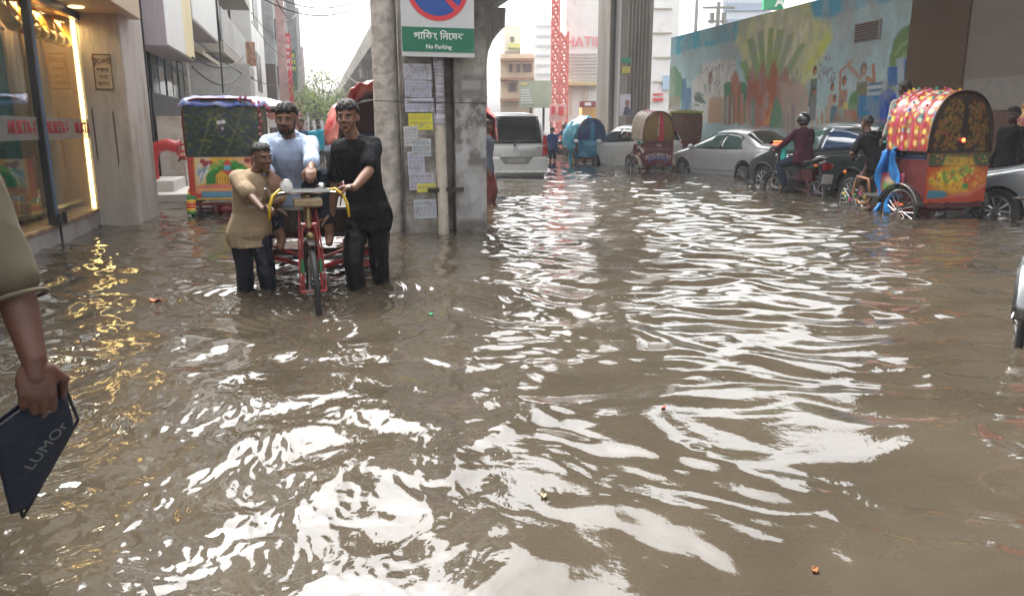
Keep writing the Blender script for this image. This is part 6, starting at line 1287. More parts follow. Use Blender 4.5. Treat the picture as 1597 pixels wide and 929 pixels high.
for c_, sc_, th, sd in (((.012, .03, .055), .11, .05, 3), ((.035, .07, .025), .09, .15, 7), ((.16, .15, .03), .085, .42, 11), ((.010, .016, .014), .08, .25, 15), ((.05, .09, .05), .05, .45, 19)): cm.blotch(c_, sc_ * 1.5, th, .12, .95, sd, sy=2.2)
for pts in (((.20, .0), (.48, .62)), ((.62, .0), (1.0, .72)), ((.78, .38), (1.12, .04)), ((.55, .62), (.80, .36))): cm.line(pts, .022, (.12, .13, .08), .75)
cm.ell(.57, .48, .04, .028, (.6, .6, .62)); cm.ell(.64, .49, .035, .028, (.6, .6, .62)); cm.ell(.60, .40, .06, .06, (.05, .045, .07)); cm.ell(.62, .40, .014, .02, (.6, .6, .6)); cm.rect(0, 0, 1.22, .03, (.02, .05, .06)); cm.rect(0, 0, .02, .78, (.03, .04, .04))
fd = mat('fender_stripe', (.5, .3, .05), .4)
camo = mat('camo_cloth', (.030, .045, .025), .8, var=.7, scale=9, dirt_sheen=(.10, .10, .03), dirt_sheen_amt=.5, dirt_sheen_scale=7)
pL = G(360, 336); pL.z = GROUND
RK, arch_, (xr, xf, z1, HH, hw_) = rickshaw('battery_rickshaw', 'battery rickshaw with camouflage hood, blue tarpaulin roof and village painting on its back', pL + SD * .45, heading_from_px(-4), None, cv, fd, hood_m=camo, rear_m=cm, W=1.16, zt=1.92, style='box', body_h=(.50, 1.12), seat_m=mat('seat_red', (.3, .03, .03), .5), wheels=())
for s_ in (1, -1):
    wheel(RK, (-.15, s_ * .56, .30), .30, (0, 1, 0), wd=.03, spokes=20)
    q = MB(); ms = [mat('band_%d' % i, c_, .35, coat=.3) for i, c_ in enumerate(((.04, .22, .07), (.62, .10, .04), (.70, .48, .04)))]
    arc = [(-.15 + .36 * math.cos(a), .32 + .36 * math.sin(a)) for a in np.linspace(.3, math.pi + .05, 25)]
    for i in range(24):
        (x0, zz0), (x1, zz1) = arc[i], arc[i + 1]; q.mi = (0, 2, 1, 1, 2, 0)[i % 6]; q.add([(x0, s_ * .56 - .07, zz0), (x0, s_ * .56 + .07, zz0), (x1, s_ * .56 + .07, zz1), (x1, s_ * .56 - .07, zz1)], [(0, 1, 2, 3)])
    q.build('mudguard', ms, RK, smooth=True, solid=.01)
MB().ell((-.30, .05, .36), (.13, .16, .10)).ell((-.32, .22, .36), (.08, .05, .08)).build('motor', mat('motor_red', (.18, .02, .03), .45, var=.3, scale=10), RK, smooth=True); MB().box((-.25, .0, .30), (.1, 1.0, .05)).build('bumper_bar', darkm, RK)
q = MB(); rr = random.Random(5)
def tarpf(u, v):
    x = -.47 + 1.0 * v; y = .64 - 1.28 * u; e = max(abs(2 * u - 1) ** 8, (1 - v) ** 9); z = 1.945 + .045 * mnoise.noise((x * 4, y * 5, 1)) + .05 * math.sin(v * 3.1) - .11 * e + .03 * mnoise.noise((x * 13, y * 13, 4)) * e
    return (x + .02 * mnoise.noise((y * 9, 2, 2)), y + .02 * mnoise.noise((x * 9, 5, 2)), z)
q.sheet(tarpf, 46, 34); tp = q.build('roof_tarpaulin', mat('tarp_blue', (.05, .09, .36), .32, var=.25, scale=4, coat=.2, dirt_sheen=(.42, .46, .60), dirt_sheen_amt=.45, dirt_sheen_scale=2.6), RK, smooth=True, solid=.006)
flowers(RK, [(-.45 + rr.uniform(-.02, .02), -.30 - .32 * t + .03 * math.sin(t * 20), 1.93 + .05 * math.sin(t * 6) - .02 * t) for t in np.linspace(0, 1, 9)] + [(-.46, -.60 + .02 * math.sin(t * 9), 1.90 - .45 * t) for t in np.linspace(0, 1, 6)] + [(-.2 + .5 * t, -.66, 1.86 - .05 * t) for t in np.linspace(0, 1, 4)] + [(-.45, .62, 1.85)], [(.55, .12, .20), (.62, .25, .32), (.45, .06, .12)], .022, 'flower_garland', 3)
flowers(RK, [(-.45 + rr.uniform(-.02, .02), -.32 - .30 * t, 1.90 - .25 * t * t) for t in np.linspace(0, 1, 10)], [(.10, .16, .05), (.2, .2, .12)], .02, 'leaf_garland', 4)
MB().ell((-.47, .64, 1.13), (.06, .05, .04)).tube([(-.44, .58, 1.10), (-.47, .66, 1.11), (-.46, .70, 1.07)], .02).build('corner_horn', mat('horn_red', (.35, .06, .04), .5), RK, smooth=True)
RK.scale = (.95, .85, .95)
# umbrella canopy and portrait board standing beyond it
pU = S(-.55, 13.2, GROUND); U_ = thing('vendor_umbrella', 'white umbrella canopy on a pole behind the camouflage rickshaw', 'umbrella', pU)
MB().lathe([(.60, 1.80), (.42, 1.88), (.22, 1.93), (0, 1.95), (0, 1.94), (.22, 1.92), (.42, 1.86), (.60, 1.78)], (-.35, 0, 0), n=10, closed=False).build('canopy', mat('umbrella_white', (.72, .72, .72), .7), U_, smooth=20); MB().cyl((-.35, 0, 0), (-.35, 0, 1.95), .016).build('pole', steel, U_)
pU = D(424, 178, 13.6); U_ = thing('portrait_board', 'small white board with a dark haired portrait beside the camouflage hood', 'poster', (pU.x, pU.y, GROUND)); z_ = pU.z - GROUND
pb = MB().box((0, 0, z_), (.34, .02, .46)).build('board', whitep, U_); MB().cyl((0, .03, 0), (0, .03, z_), .02).build('post', steel, U_); MB().ell((-.0, -.012, z_ + .01), (.085, .006, .11)).build('face', mat('portrait_face', (.40, .2, .16), .8), pb); MB().ell((0, -.014, z_ + .07), (.10, .006, .06)).build('portrait_hair', hairm, pb); MB().box((0, -.013, z_ - .03), (.26, .006, .03)).build('red_band', redf, pb)

# ---- maroon rickshaw
cvm = Canvas(.92, .62, 90, (.13, .012, .022)); cvm.rect(0, .50, .92, .62, (.10, .015, .02)); cvm.line([(.12, .40), (.8, .40)], .014, (.5, .45, .42), .8); cvm.ell(.46, .10, .28, .10, (.10, .16, .40)); cvm.ell(.46, .06, .24, .08, (.13, .012, .022)); cvm.ell(.46, .515, .05, .045, (.45, .40, .40), .8, ring=.014)
hm = Canvas(1.8, .8, 40, (.52, .42, .32)); hm.rect(.75, 0, 1.05, .8, (.45, .03, .05)); hm.blotch((.35, .25, .18), .2, .2, .3, .5, 3)
rm = Canvas(.9, .8, 70, (.16, .095, .022)); rm.ell(.22, .38, .20, .34, (.24, .15, .035), .9, soft=.05); rm.ell(.72, .38, .18, .32, (.22, .14, .03), .9, soft=.05); rm.rect(.45, 0, .60, .8, (.50, .02, .05)); rm.poly([(.44, .1), (.40, .1), (.425, .75), (.445, .78)], (.6, .55, .5), .9)
for k in range(6): rm.ell(.42, .12 + .1 * k, .02, .025, ((.6, .1, .1), (.7, .65, .5), (.7, .5, .1))[k % 3])
pM = G(1024, 268); pM.z = GROUND
R2, _, _ = rickshaw('cycle_rickshaw', 'maroon cycle rickshaw with tan hood, red centre strip and white arched lettering', pM + SD * .4, heading_from_px(2), hm, cvm, mat('fender_cream', (.45, .38, .28), .4), rear_m=rm, zt=1.92, body_h=(.48, 1.12), W=.94)
lw = mat('arched_letter_white', (.6, .55, .55), .5)
for i, ch in enumerate(['মা', 'য়ে', 'র', 'দো', 'য়া']): t = (i - 2) / 2; text(ch, .17, lw, 'lettering', R2, (-.424, -t * .33, .73 - .06 * t * t), (R(90), -t * .28 * -1 * 1.0, R(-90)), bold=.004)
text('রহিম', .09, lw, 'lettering', R2, (-.424, 0, .98), (R(90), 0, R(-90)), bold=.002)
flowers(R2, [(-.35 + rr.uniform(-.1, .2), .50 + rr.uniform(-.02, .07), .7 + .45 * t + rr.uniform(-.03, .03)) for t in np.linspace(0, 1, 9)], [(.5, .08, .1), (.6, .4, .4), (.05, .3, .25), (.6, .6, .55)], .05, 'ornament', 8)
# ---- blue tarpaulin rickshaw
cvb = Canvas(.92, .62, 60, (.03, .16, .30)); cvb.blotch((.08, .30, .45), .3, .1, .4, .8, 5); cvb.ell(.46, .52, .22, .09, (.15, .42, .58), soft=.04); rb_ = Canvas(.9, .8, 60, (.012, .05, .15)); rb_.rect(.40, .0, .54, .8, (.05, .28, .45), soft=.04); rb_.blotch((.02, .10, .24), .25, .15, .3, .7, 3)
pB = G(922, 256); pB.z = GROUND
tm = mat('tarp_cyan', (.05, .48, .68), .25, var=.2, scale=4, coat=.3, dirt_sheen=(.35, .65, .75), dirt_sheen_amt=.35, dirt_sheen_scale=3, bump=.5, bscale=6)
R3, _, _ = rickshaw('cycle_rickshaw', 'cycle rickshaw wrapped in shiny bright blue plastic tarpaulin', pB + SD * .4, heading_from_px(-2), None, cvb, mat('fender_blue', (.03, .10, .18), .5), hood_m=tm, rear_m=rb_, zt=1.80, body_h=(.50, 1.08), W=.96)
def tb(u, v):
    a = math.pi * (-.12 + 1.24 * u); x = -.36 + 1.55 * v; g_ = .10 + .10 * math.sin(v * 3.14); y = (.50 + g_) * math.cos(a); z = 1.08 + (.74 + .08 * math.sin(v * 4)) * math.sin(a) + .10 * mnoise.noise((u * 6, v * 5, 7)) + .05 * mnoise.noise((u * 15, v * 12, 3)); return (x + .07 * mnoise.noise((u * 9, v * 3, 1)), y + .05 * mnoise.noise((u * 12, v * 9, 9)), z)
MB().sheet(tb, 60, 44).build('tarpaulin', tm, R3, smooth=True, solid=.006)
MB().sheet(lambda u, v: (-.0 + .12 * u + .04 * math.sin(v * 8), .60 + .05 * math.sin(u * 7 + v * 4), .28 + .85 * v), 8, 14).build('hanging_tarpaulin', tm, R3, smooth=True, solid=.006)
# ---- brown framed hood behind the sedan
hb_ = Canvas(1.8, .8, 60, (.10, .035, .018)); hb_.blotch((.28, .06, .03), .07, .1, .1, .8, 3); hb_.blotch((.20, .15, .05), .09, .3, .1, .8, 9); rbk = Canvas(1.0, .8, 80, (.085, .032, .018)); rbk.blotch((.20, .05, .025), .06, .1, .1, .9, 3); rbk.blotch((.16, .12, .04), .07, .3, .1, .7, 9)
pK = Vector((5.55, 25.3, GROUND))
R4, _, _ = rickshaw('cycle_rickshaw', 'cycle rickshaw with patterned brown square hood edged in green behind the silver sedan', pK, heading_from_px(-10), hb_, None, mat('fender_green', (.1, .15, .04), .5), rear_m=rbk, zt=2.0, style='box', body_h=(.5, 1.12), W=1.0)
flowers(R4, [(-.44, .50 - 1.0 * t, 1.99) for t in np.linspace(0, 1, 12)] + [(-.44, .52, 1.98 - .8 * t) for t in np.linspace(0, 1, 9)] + [(0, .56, 1.15 - .3 * t) for t in np.linspace(0, 1, 5)], [(.45, .5, .08), (.55, .5, .2), (.3, .45, .1)], .045, 'green_trim', 6)
# ---- the decorated rickshaw on the right
ho = Canvas(2.0, .86, 90, (.42, .035, .05))
ho.blotch((.45, .22, .04), .07, .1, .15, .8, 43); ho.blotch((.22, .02, .03), .10, .1, .2, .7, 41)
for i in range(5):
    for j in range(17):
        rr = random.Random(i * 50 + j); x_, y_ = .06 + j * .118 + rr.uniform(-.012, .012), .09 + i * .17 + rr.uniform(-.012, .012); c_ = rr.choice([(.70, .36, .03), (.74, .46, .07), (.70, .30, .04), (.66, .15, .05), (.45, .05, .22), (.35, .40, .38), (.62, .40, .05), (.05, .22, .30)]); k_ = rr.uniform(.5, .95)
        ho.ell(x_, y_, .054 * k_, .068 * k_, (.16, .015, .02), rot=rr.uniform(-.4, .4)); ho.ell(x_, y_, .045 * k_, .058 * k_, c_, rot=rr.uniform(-.4, .4)); ho.ell(x_ + rr.uniform(-.01, .01), y_, .022, .028, (.78, .62, .22), .8, soft=.015); ho.ell(x_, y_ - .03, .012, .012, (.10, .25, .10), .8)
for i in range(5): ho.rect(0, .005 + i * .17, 2.0, .022 + i * .17, random.Random(i).choice([(.45, .05, .20), (.50, .36, .08), (.35, .30, .28)]), .8)
for k in range(110): rr = random.Random(900 + k); ho.ell(rr.uniform(0, 2), .012 + .17 * rr.randrange(6), rr.uniform(.012, .028), rr.uniform(.010, .022), rr.choice([(.05, .22, .50), (.60, .08, .30), (.08, .40, .36), (.55, .55, .1), (.1, .35, .6), (.6, .5, .45)]))
ho.blotch((.10, .05, .03), .25, .35, .3, .45, 51)
ro = Canvas(1.0, .85, 90, (.035, .018, .010)); 
for k in range(260): 
    rr = random.Random(1500 + k); x_, y_ = rr.uniform(.08, .92), rr.uniform(.05, .78)
    if abs(x_ - .50) < .05: continue
    c_ = rr.choice([(.20, .11, .015), (.16, .08, .012), (.10, .08, .015), (.22, .06, .02)]); z_ = rr.uniform(.5, 1.1); ro.ell(x_, y_, .032 * z_, .042 * z_, c_, .75, soft=.008, rot=rr.uniform(-1, 1)); ro.ell(x_, y_, .010, .013, (.32, .2, .04), .7)
ro.rect(.455, .0, .545, .8, (.015, .008, .010), .9, soft=.01)
po = Canvas(.98, .66, 100, (.55, .07, .02)); po.rect(0, .50, .98, .66, (.05, .085, .03)); po.rect(.0, .48, .98, .50, (.02, .015, .01)); po.poly([(.25, .5), (.28, .62), (.7, .60), (.76, .5)], (.72, .42, .03), .8, soft=.03); po.ell(.5, .30, .42, .20, (.72, .38, .03), soft=.05)
for k, (x_, y_, c_) in enumerate(((.22, .32, (.75, .60, .05)), (.30, .34, (.15, .35, .04)), (.37, .33, (.75, .62, .06)), (.45, .36, (.20, .42, .05)), (.52, .34, (.70, .58, .05)), (.58, .40, (.15, .38, .04)), (.66, .42, (.2, .4, .05)), (.14, .28, (.70, .45, .05)))): po.ell(x_, y_, .045, .10, c_, .95, rot=.35 + .1 * k)
for x_, y_ in ((.70, .30), (.80, .32), (.76, .24)): po.ell(x_, y_, .11, .09, (.70, .10, .02), .9, soft=.02); po.ell(x_ + .03, y_, .05, .05, (.72, .35, .04), .9, soft=.02)
po.blotch((.40, .20, .03), .09, .35, .2, .5, 61)
for k in range(60): rr = random.Random(2100 + k); po.ell(rr.uniform(.05, .93), rr.uniform(.20, .47), rr.uniform(.006, .016), rr.uniform(.010, .03), rr.choice([(.55, .08, .03), (.10, .26, .04), (.74, .60, .15), (.35, .10, .03)]), .85, rot=rr.uniform(-1, 1))
for k in range(24): rr = random.Random(2300 + k); po.ell(rr.uniform(.04, .94), rr.uniform(.53, .63), .02, .014, rr.choice([(.5, .4, .1), (.45, .10, .05), (.12, .2, .06)]), .8)
po.ell(.64, .22, .05, .04, (.06, .28, .04)); po.poly([(.0, .0), (.0, .16), (.3, .15), (.45, .10), (.70, .12), (.98, .22), (.98, .0)], (.50, .06, .02), soft=.02); po.poly([(.03, .06), (.05, .17), (.30, .16), (.38, .10), (.3, .06)], (.05, .22, .30), soft=.015); po.poly([(.30, .06), (.50, .12), (.75, .15), (.98, .27), (.98, .22), (.7, .08)], (.65, .20, .12), .9, soft=.02)
pO = G(1488, 342); pO.z = GROUND
fo_ = mat('fender_steel', (.16, .15, .14), .25, .8)
R5, ar5, (xr, xf, z1, HH, hw_) = rickshaw('decorated_rickshaw', 'richly decorated cycle rickshaw with jewelled red and gold hood and fruit painting on the back', pO + Vector((-.08, .50, 0)), heading_from_px(0), ho, po, fo_, rear_m=ro, zt=1.90, body_h=(.48, 1.13), W=.98, steer_len=1.6, red_lamp=True, fringe=mat('dark_trim', (.03, .015, .01), .6))
flowers(R5, [(ar5(a, xf + .02, .03)) for a in np.linspace(.03, .97, 24)] + [ar5(a, .05, .04) for a in np.linspace(.1, .8, 14)] + [ar5(a, -.2, .03) for a in np.linspace(.1, .9, 12)], [(.7, .12, .35), (.05, .3, .6), (.7, .55, .05), (.1, .45, .4), (.6, .08, .08)], .021, 'tinsel', 12)
flowers(R5, [(.40 + .9 * t, .30 - .1 * math.sin(t * 5), .50 - .08 * t + .05 * math.sin(t * 20)) for t in np.linspace(0, 1, 14)], [(.6, .08, .25), (.5, .4, .05), (.1, .3, .1)], .03, 'frame_tinsel', 14)
sp_ = Canvas(.5, .34, 60, (.25, .03, .06)); sp_.rect(0, 0, .5, .06, (.05, .15, .3)); sp_.ell(.25, .16, .16, .09, (.12, .28, .06), soft=.03); sp_.ell(.28, .24, .1, .05, (.6, .4, .3), .8, soft=.03)
for s_ in (1, -1): sp_.build('side_painting', paint_mat('enamel', .28), (lambda U, V: (.0 + U, 0 * U + s_ * .462, .50 + V)), R5, thick=.01)
q = MB().box((.42, 0, .50), (.84, .86, .03)); q.build('footboard', mat('foot_grey', (.1, .1, .1), .5), R5); MB().ell((1.60, .18, .78), (.03, .03, .03)).build('orange_marker', mat('lamp_orange', (.8, .2, .02), .3), R5, smooth=True)
MB().tube([(.78, .34, .46), (.86, .34, .72), (1.10, .34, .74), (1.18, .34, .48), (1.0, .34, .34), (.80, .34, .38), (.78, .34, .46)], .022).build('side_guard', mat('guard_gold', (.32, .16, .08), .4, .3, var=.4, scale=20), R5, smooth=True)
# rickshaws only partly seen
hp_ = Canvas(2.0, .86, 60, (.30, .05, .03)); hp_.blotch((.62, .42, .10), .10, .15, .1, .9, 3); hp_.blotch((.5, .5, .3), .08, .35, .1, .9, 13); hp_.blotch((.5, .08, .15), .09, .35, .1, .9, 23)
rickshaw('decorated_rickshaw', 'second flower patterned rickshaw cut off by the right picture edge beyond the grey sedan', Vector((9.55, 13.6, GROUND)), heading_from_px(10), hp_, None, fo_, rear_m=None, zt=1.95, body_h=(.48, 1.1), W=.98)
ho2 = Canvas(2, .86, 30, (.25, .03, .03))
pE = G(1590, 522); aE = math.atan2(-.83, -.56); pE.z = GROUND
R7, _, _ = rickshaw('cycle_rickshaw', 'red rickshaw entering at the right edge, only one wheel and its steel mudguard showing', pE - Matrix.Rotation(aE, 3, 'Z') @ Vector((-.05, -.49, 0)), aE, ho2, Canvas(.9, .6, 20, (.4, .03, .03)), mat('fender_bright', (.20, .21, .21), .25, .9), rear_m=None, zt=1.8, body_h=(.55, 1.0), W=.86, frame_m=mat('rick_red', (.35, .02, .02), .4))
# red tarpaulin rickshaws beside the pillar
rt = mat('tarp_red', (.62, .04, .035), .28, var=.25, scale=5, coat=.3, dirt_sheen=(.80, .38, .33), dirt_sheen_amt=.62, dirt_sheen_scale=2.5, bump=.5, bscale=7)  # pale pink patches paint the plastic's highlights into the red
def red_tarp(px, Y, lab, sc_, deg, xo):
    p = G(px, 203 + CAM_H * F_PX / Y); p.z = GROUND
    o, _, _ = rickshaw('tarpaulin_rickshaw', lab, p, heading_from_px(deg), None, Canvas(.9, .6, 20, (.35, .04, .03)), mat('fender_red', (.35, .03, .03), .4), hood_m=mat('hood_maroon', (.12, .015, .02), .6), rear_m=mat('hood_maroon', (.12, .015, .02), .6), zt=1.85, body_h=(.5, 1.05), W=.92, frame_m=mat('rick_red2', (.45, .03, .02), .45))
    MB().sheet(lambda u, v: (-.50 + sc_ * 1.25 * v, (.56 + .1 * math.sin(v * 5)) * math.cos(math.pi * u) + .05 * mnoise.noise((u * 9, v * 7, 2)), 1.22 + (.70 + .06 * math.sin(v * 7)) * math.sin(math.pi * u) ** .8 + .12 * mnoise.noise((u * 5, v * 5, 6)) + .06 * mnoise.noise((u * 14, v * 11, 8)) + .06 * v), 56, 40).build('tarpaulin', rt, o, smooth=True, solid=.006); return o
red_tarp(588, 10.6, 'rickshaw under a glossy red plastic sheet behind the youth in black', 1.0, 176, 0)
red_tarp(718, 13.5, 'rickshaw under a dark red plastic sheet half hidden behind the sign pillar', 1.0, 3, 0)
# ================================================================== MOTORCYCLES
def motorcycle(label, loc, rz, body_m, group=None):
    o = thing('motorcycle', label, 'motorcycle', loc, rz, group)
    for x, n_ in ((.64, 'front_wheel'), (-.62, 'rear_wheel')):
        t = MB().tube([(x + .27 * math.cos(a), 0, .30 + .27 * math.sin(a)) for a in np.linspace(0, 2 * math.pi, 33)[:-1]], .045, n=8, closed=True).build(n_, tyre, o, smooth=True); q = MB().tube([(x + .21 * math.cos(a), 0, .30 + .21 * math.sin(a)) for a in np.linspace(0, 2 * math.pi, 33)[:-1]], .018, n=6, closed=True)
        for k in range(6): a = k * math.pi / 3; q.cyl((x, 0, .30), (x + .21 * math.cos(a), 0, .30 + .21 * math.sin(a)), .014)
        q.cyl((x, -.06, .3), (x, .06, .3), .05); q.build('rim', alloy, t)
    q = MB()
    for s_ in (1, -1): q.tube([(.64, s_ * .09, .30), (.50, s_ * .09, .72), (.44, s_ * .08, .92)], .02)
    q.build('fork', chrome, o, smooth=40); q = MB().tube([(.44, 0, .85), (.2, 0, .62), (-.15, 0, .50), (-.35, 0, .62), (-.75, 0, .80)], .025); 
    for s_ in (1, -1): q.tube([(-.15, s_ * .10, .35), (-.62, s_ * .10, .30)], .022).tube([(-.35, s_ * .11, .72), (-.60, s_ * .12, .34)], .025)
    q.box((-.42, 0, .60), (.42, .24, .20)); q.build('frame', mat('frame_red', (.06, .012, .012), .4), o, smooth=40)
    MB().rings([[(x, w_ * math.cos(a), z + h * math.sin(a)) for a in np.linspace(0, 2 * math.pi, 17)[:-1]] for x, w_, z, h in ((.42, .05, .86, .05), (.32, .13, .86, .12), (.12, .14, .86, .12), (-.04, .09, .82, .07), (-.08, .05, .80, .04))]).build('fuel_tank', body_m, o, smooth=True)
    MB().rings([[(x, w_ * math.cos(a), z + h * math.sin(a)) for a in np.linspace(0, 2 * math.pi, 17)[:-1]] for x, w_, z, h in ((-.02, .06, .82, .03), (-.12, .12, .82, .045), (-.4, .13, .84, .05), (-.66, .10, .89, .045), (-.72, .05, .90, .03))]).build('seat', mat('seat_vinyl', (.018, .018, .018), .45), o, smooth=True)
    MB().rings([[(x, w_ * math.cos(a), z + h * math.sin(a)) for a in np.linspace(0, 2 * math.pi, 13)[:-1]] for x, w_, z, h in ((-.2, .11, .72, .07), (-.5, .12, .75, .08), (-.78, .09, .83, .06), (-.88, .05, .86, .03))]).build('tail_cowl', body_m, o, smooth=True)
    MB().box((.02, 0, .42), (.34, .26, .26)).cyl((.05, 0, .45), (.22, 0, .62), .09, .08, n=14).build('engine', mat('engine_dark', (.05, .05, .05), .4, .6, var=.4, scale=20), o, bevel=.03)
    MB().tube([(.15, -.13, .42), (.05, -.16, .26), (-.3, -.17, .27), (-.78, -.17, .38)], [.02, .022, .035, .045], n=10).build('exhaust', chrome, o, smooth=True)
    MB().tube([(.26, .34, 1.02), (.36, .25, 1.06), (.44, .10, 1.0), (.44, -.10, 1.0), (.36, -.25, 1.06), (.26, -.34, 1.02)], .013).build('handlebar', blackt, o, smooth=True)
    for s_ in (1, -1): 
        MB().tube([(.36, s_ * .22, 1.06), (.38, s_ * .30, 1.18)], .006).ell((.38, s_ * .32, 1.20), (.015, .06, .04)).build('mirror', blackt, o, smooth=True); MB().tube([(-.74, 0, .80), (-.76, s_ * .16, .80)], .008).ell((-.77, s_ * .17, .80), (.03, .035, .025)).build('indicator', mat('lamp_orange', (.8, .2, .02), .3), o, smooth=True)
        MB().tube([(-.5, s_ * .13, .88), (-.78, s_ * .12, .96), (-.88, 0, .98)], .013).build('grab_rail', chrome, o, smooth=True); MB().cyl((-.08, s_ * .12, .34), (-.08, s_ * .30, .33), .018).build('foot_peg', rubber, o)
    MB().ell((.52, 0, .90), (.08, .11, .10)).build('headlamp', body_m, o, smooth=True); MB().box((-.87, 0, .78), (.05, .17, .13)).build('tail_light', mat('tail_red', (.25, .01, .015), .15), o, bevel=.02); pl = MB().box((-.90, 0, .56), (.012, .22, .17), rot=Matrix.Rotation(R(-10), 3, 'Y')).build('number_plate', platem, o, bevel=.003)
    q = MB(); q.rings([[(.64 + .34 * math.cos(a), y, .30 + .34 * math.sin(a) - .01 * (abs(y) > .04)) for y in (-.06, 0, .06)] for a in np.linspace(.4, 2.3, 10)], caps=False); q.build('front_mudguard', body_m, o, smooth=True, solid=.005)
    q = MB(); q.box((-.80, 0, .60), (.05, .16, .34), rot=Matrix.Rotation(R(18), 3, 'Y')); q.build('rear_mudguard', blackt, o, bevel=.02)
    return o
def rot_to(loc, rz): 
    M_ = Matrix.Translation(loc) @ Matrix.Rotation(rz, 4, 'Z'); return lambda x, y, z: M_ @ Vector((x, y, z))
def helmet_extra(m):
    def f(root, j):
        P = j['P']; s = j['hs']; o = MB().ell(P(-.005, 0, .03), (.128 * s, .118 * s, .132 * s), rot=j['M'], nu=26, nv=18).build('helmet', m, root, smooth=True)
        MB().ell(P(.035, 0, .015), (.10 * s, .112 * s, .055 * s), rot=j['M'], nu=22).build('visor', mat('visor', (.03, .03, .03), .08, spec=.9), o, smooth=True)
    return f
hl_m = mat('helmet_black', (.015, .015, .016), .12, coat=1.0, dirt_sheen=(.25, .25, .24), dirt_sheen_amt=.12, dirt_sheen_scale=8)
mz = heading_from_px(3); mloc = G(1238, 300); mloc.z = GROUND; mh = Vector((math.cos(mz), math.sin(mz), 0)); ml = Vector((-mh.y, mh.x, 0))
motorcycle('black commuter motorcycle with red tail light in front of the dark green crossover', mloc, mz, mat('tank_black', (.02, .02, .022), .2, coat=.8)); mp = rot_to(mloc, mz)
person('motorcyclist in a black helmet and dark plum shirt seen from behind', mp(-.18, 0, 0), 1.70, face=(mh.x, mh.y), pelvis=mp(-.20, 0, .95), spine=(mh.x * .12, mh.y * .12, 1), headdir=mh - up * .08 + ml * .12, wristL=mp(.20, .33, 1.06), wristR=mp(.20, -.33, 1.06), elbL=ml - up * .8, elbR=-ml - up * .8,
       ankL=mp(-.02, .24, .40), ankR=mp(-.02, -.24, .40), kneeL=mh + up * .4 + ml * .4, kneeR=mh + up * .4 - ml * .4, top=('shirt', (.06, .012, .025), .85), bottom=('trousers', (.015, .022, .04), .85), sk='brown', hairstyle=None, detail=1, handL=dict(f=mh - up * .2, n=-up, curl=1.1, thumb=-ml), handR=dict(f=mh - up * .2, n=-up, curl=1.1, thumb=ml), sleeve=.92, build=1.08, extra=helmet_extra(hl_m))
bag = MB().rings([[mp(.10 + w_ * math.cos(a) * .5, .22 + .05 * math.sin(a), z) for a in np.linspace(0, 2 * math.pi, 13)[:-1]] for z, w_ in ((.70, .03), (.74, .11), (.9, .14), (1.02, .10), (1.10, .03))]).build('plastic_bag', mat('bag_teal', (.03, .42, .38), .35, var=.2, scale=14, bump=.5, bscale=20), smooth=True); tag(bag, 'bright teal plastic bag hanging from the black motorcycle handlebar', 'bag')
# distant motorcycle with riders
mz2 = heading_from_px(30); ml2 = G(876, 243); ml2.z = GROUND; m2 = rot_to(ml2, mz2); h2 = Vector((math.cos(mz2), math.sin(mz2), 0)); l2 = Vector((-h2.y, h2.x, 0))
motorcycle('distant motorcycle waiting between the minivan and the blue rickshaw', ml2, mz2, mat('tank_dark', (.03, .03, .035), .3))
person('distant rider in dark clothes with a red bag on the waiting motorcycle', m2(-.2, 0, 0), 1.66, face=(h2.x, h2.y), pelvis=m2(-.20, 0, .95), spine=(h2.x * .15, h2.y * .15, 1), wristL=m2(.2, .33, 1.06), wristR=m2(.2, -.33, 1.06), elbL=l2 - up, elbR=-l2 - up, ankL=m2(0, .24, .38), ankR=m2(0, -.24, .38), kneeL=h2 + l2 * .4 + up * .3, kneeR=h2 - l2 * .4 + up * .3, top=('shirt', (.05, .05, .10), .85), bottom=('trousers', (.03, .03, .04), .85), sk='dark', hairstyle='full', detail=0)
b_ = MB().rings([[m2(-.48 + .10 * math.cos(a), -.06 + .16 * math.sin(a), z) for a in np.linspace(0, 2 * math.pi, 13)[:-1]] for z in (.96, 1.02, 1.25, 1.34)]).build('bag', mat('bag_red', (.55, .06, .06), .5), smooth=True); tag(b_, 'red bag strapped behind the distant rider on the waiting motorcycle', 'bag')
# ================================================================== OTHER PEOPLE
def stand(label, px, Y, H, face_deg, top, bottom, **kw):
    p = G(px, 203 + CAM_H * F_PX / Y); p.z = GROUND; f = facing(face_deg); kw.setdefault('detail', 0); kw.setdefault('sk', 'brown'); kw.setdefault('hairstyle', 'full')
    return person(label, p, H, face=(f.x, f.y), top=top, bottom=bottom, **kw)
stand('person in a dark blue tunic and shorts wading behind the minivan', 861, 27.5, 1.55, 170, ('tee', (.03, .06, .20), .85), ('trousers', (.02, .02, .08), .85), trlen=.05)
stand('person in a grey shirt partly hidden behind the sign pillar', 758, 12.2, 1.62, 90, ('shirt', (.12, .14, .18), .85), ('trousers', (.18, .05, .04), .85), sk='dark')
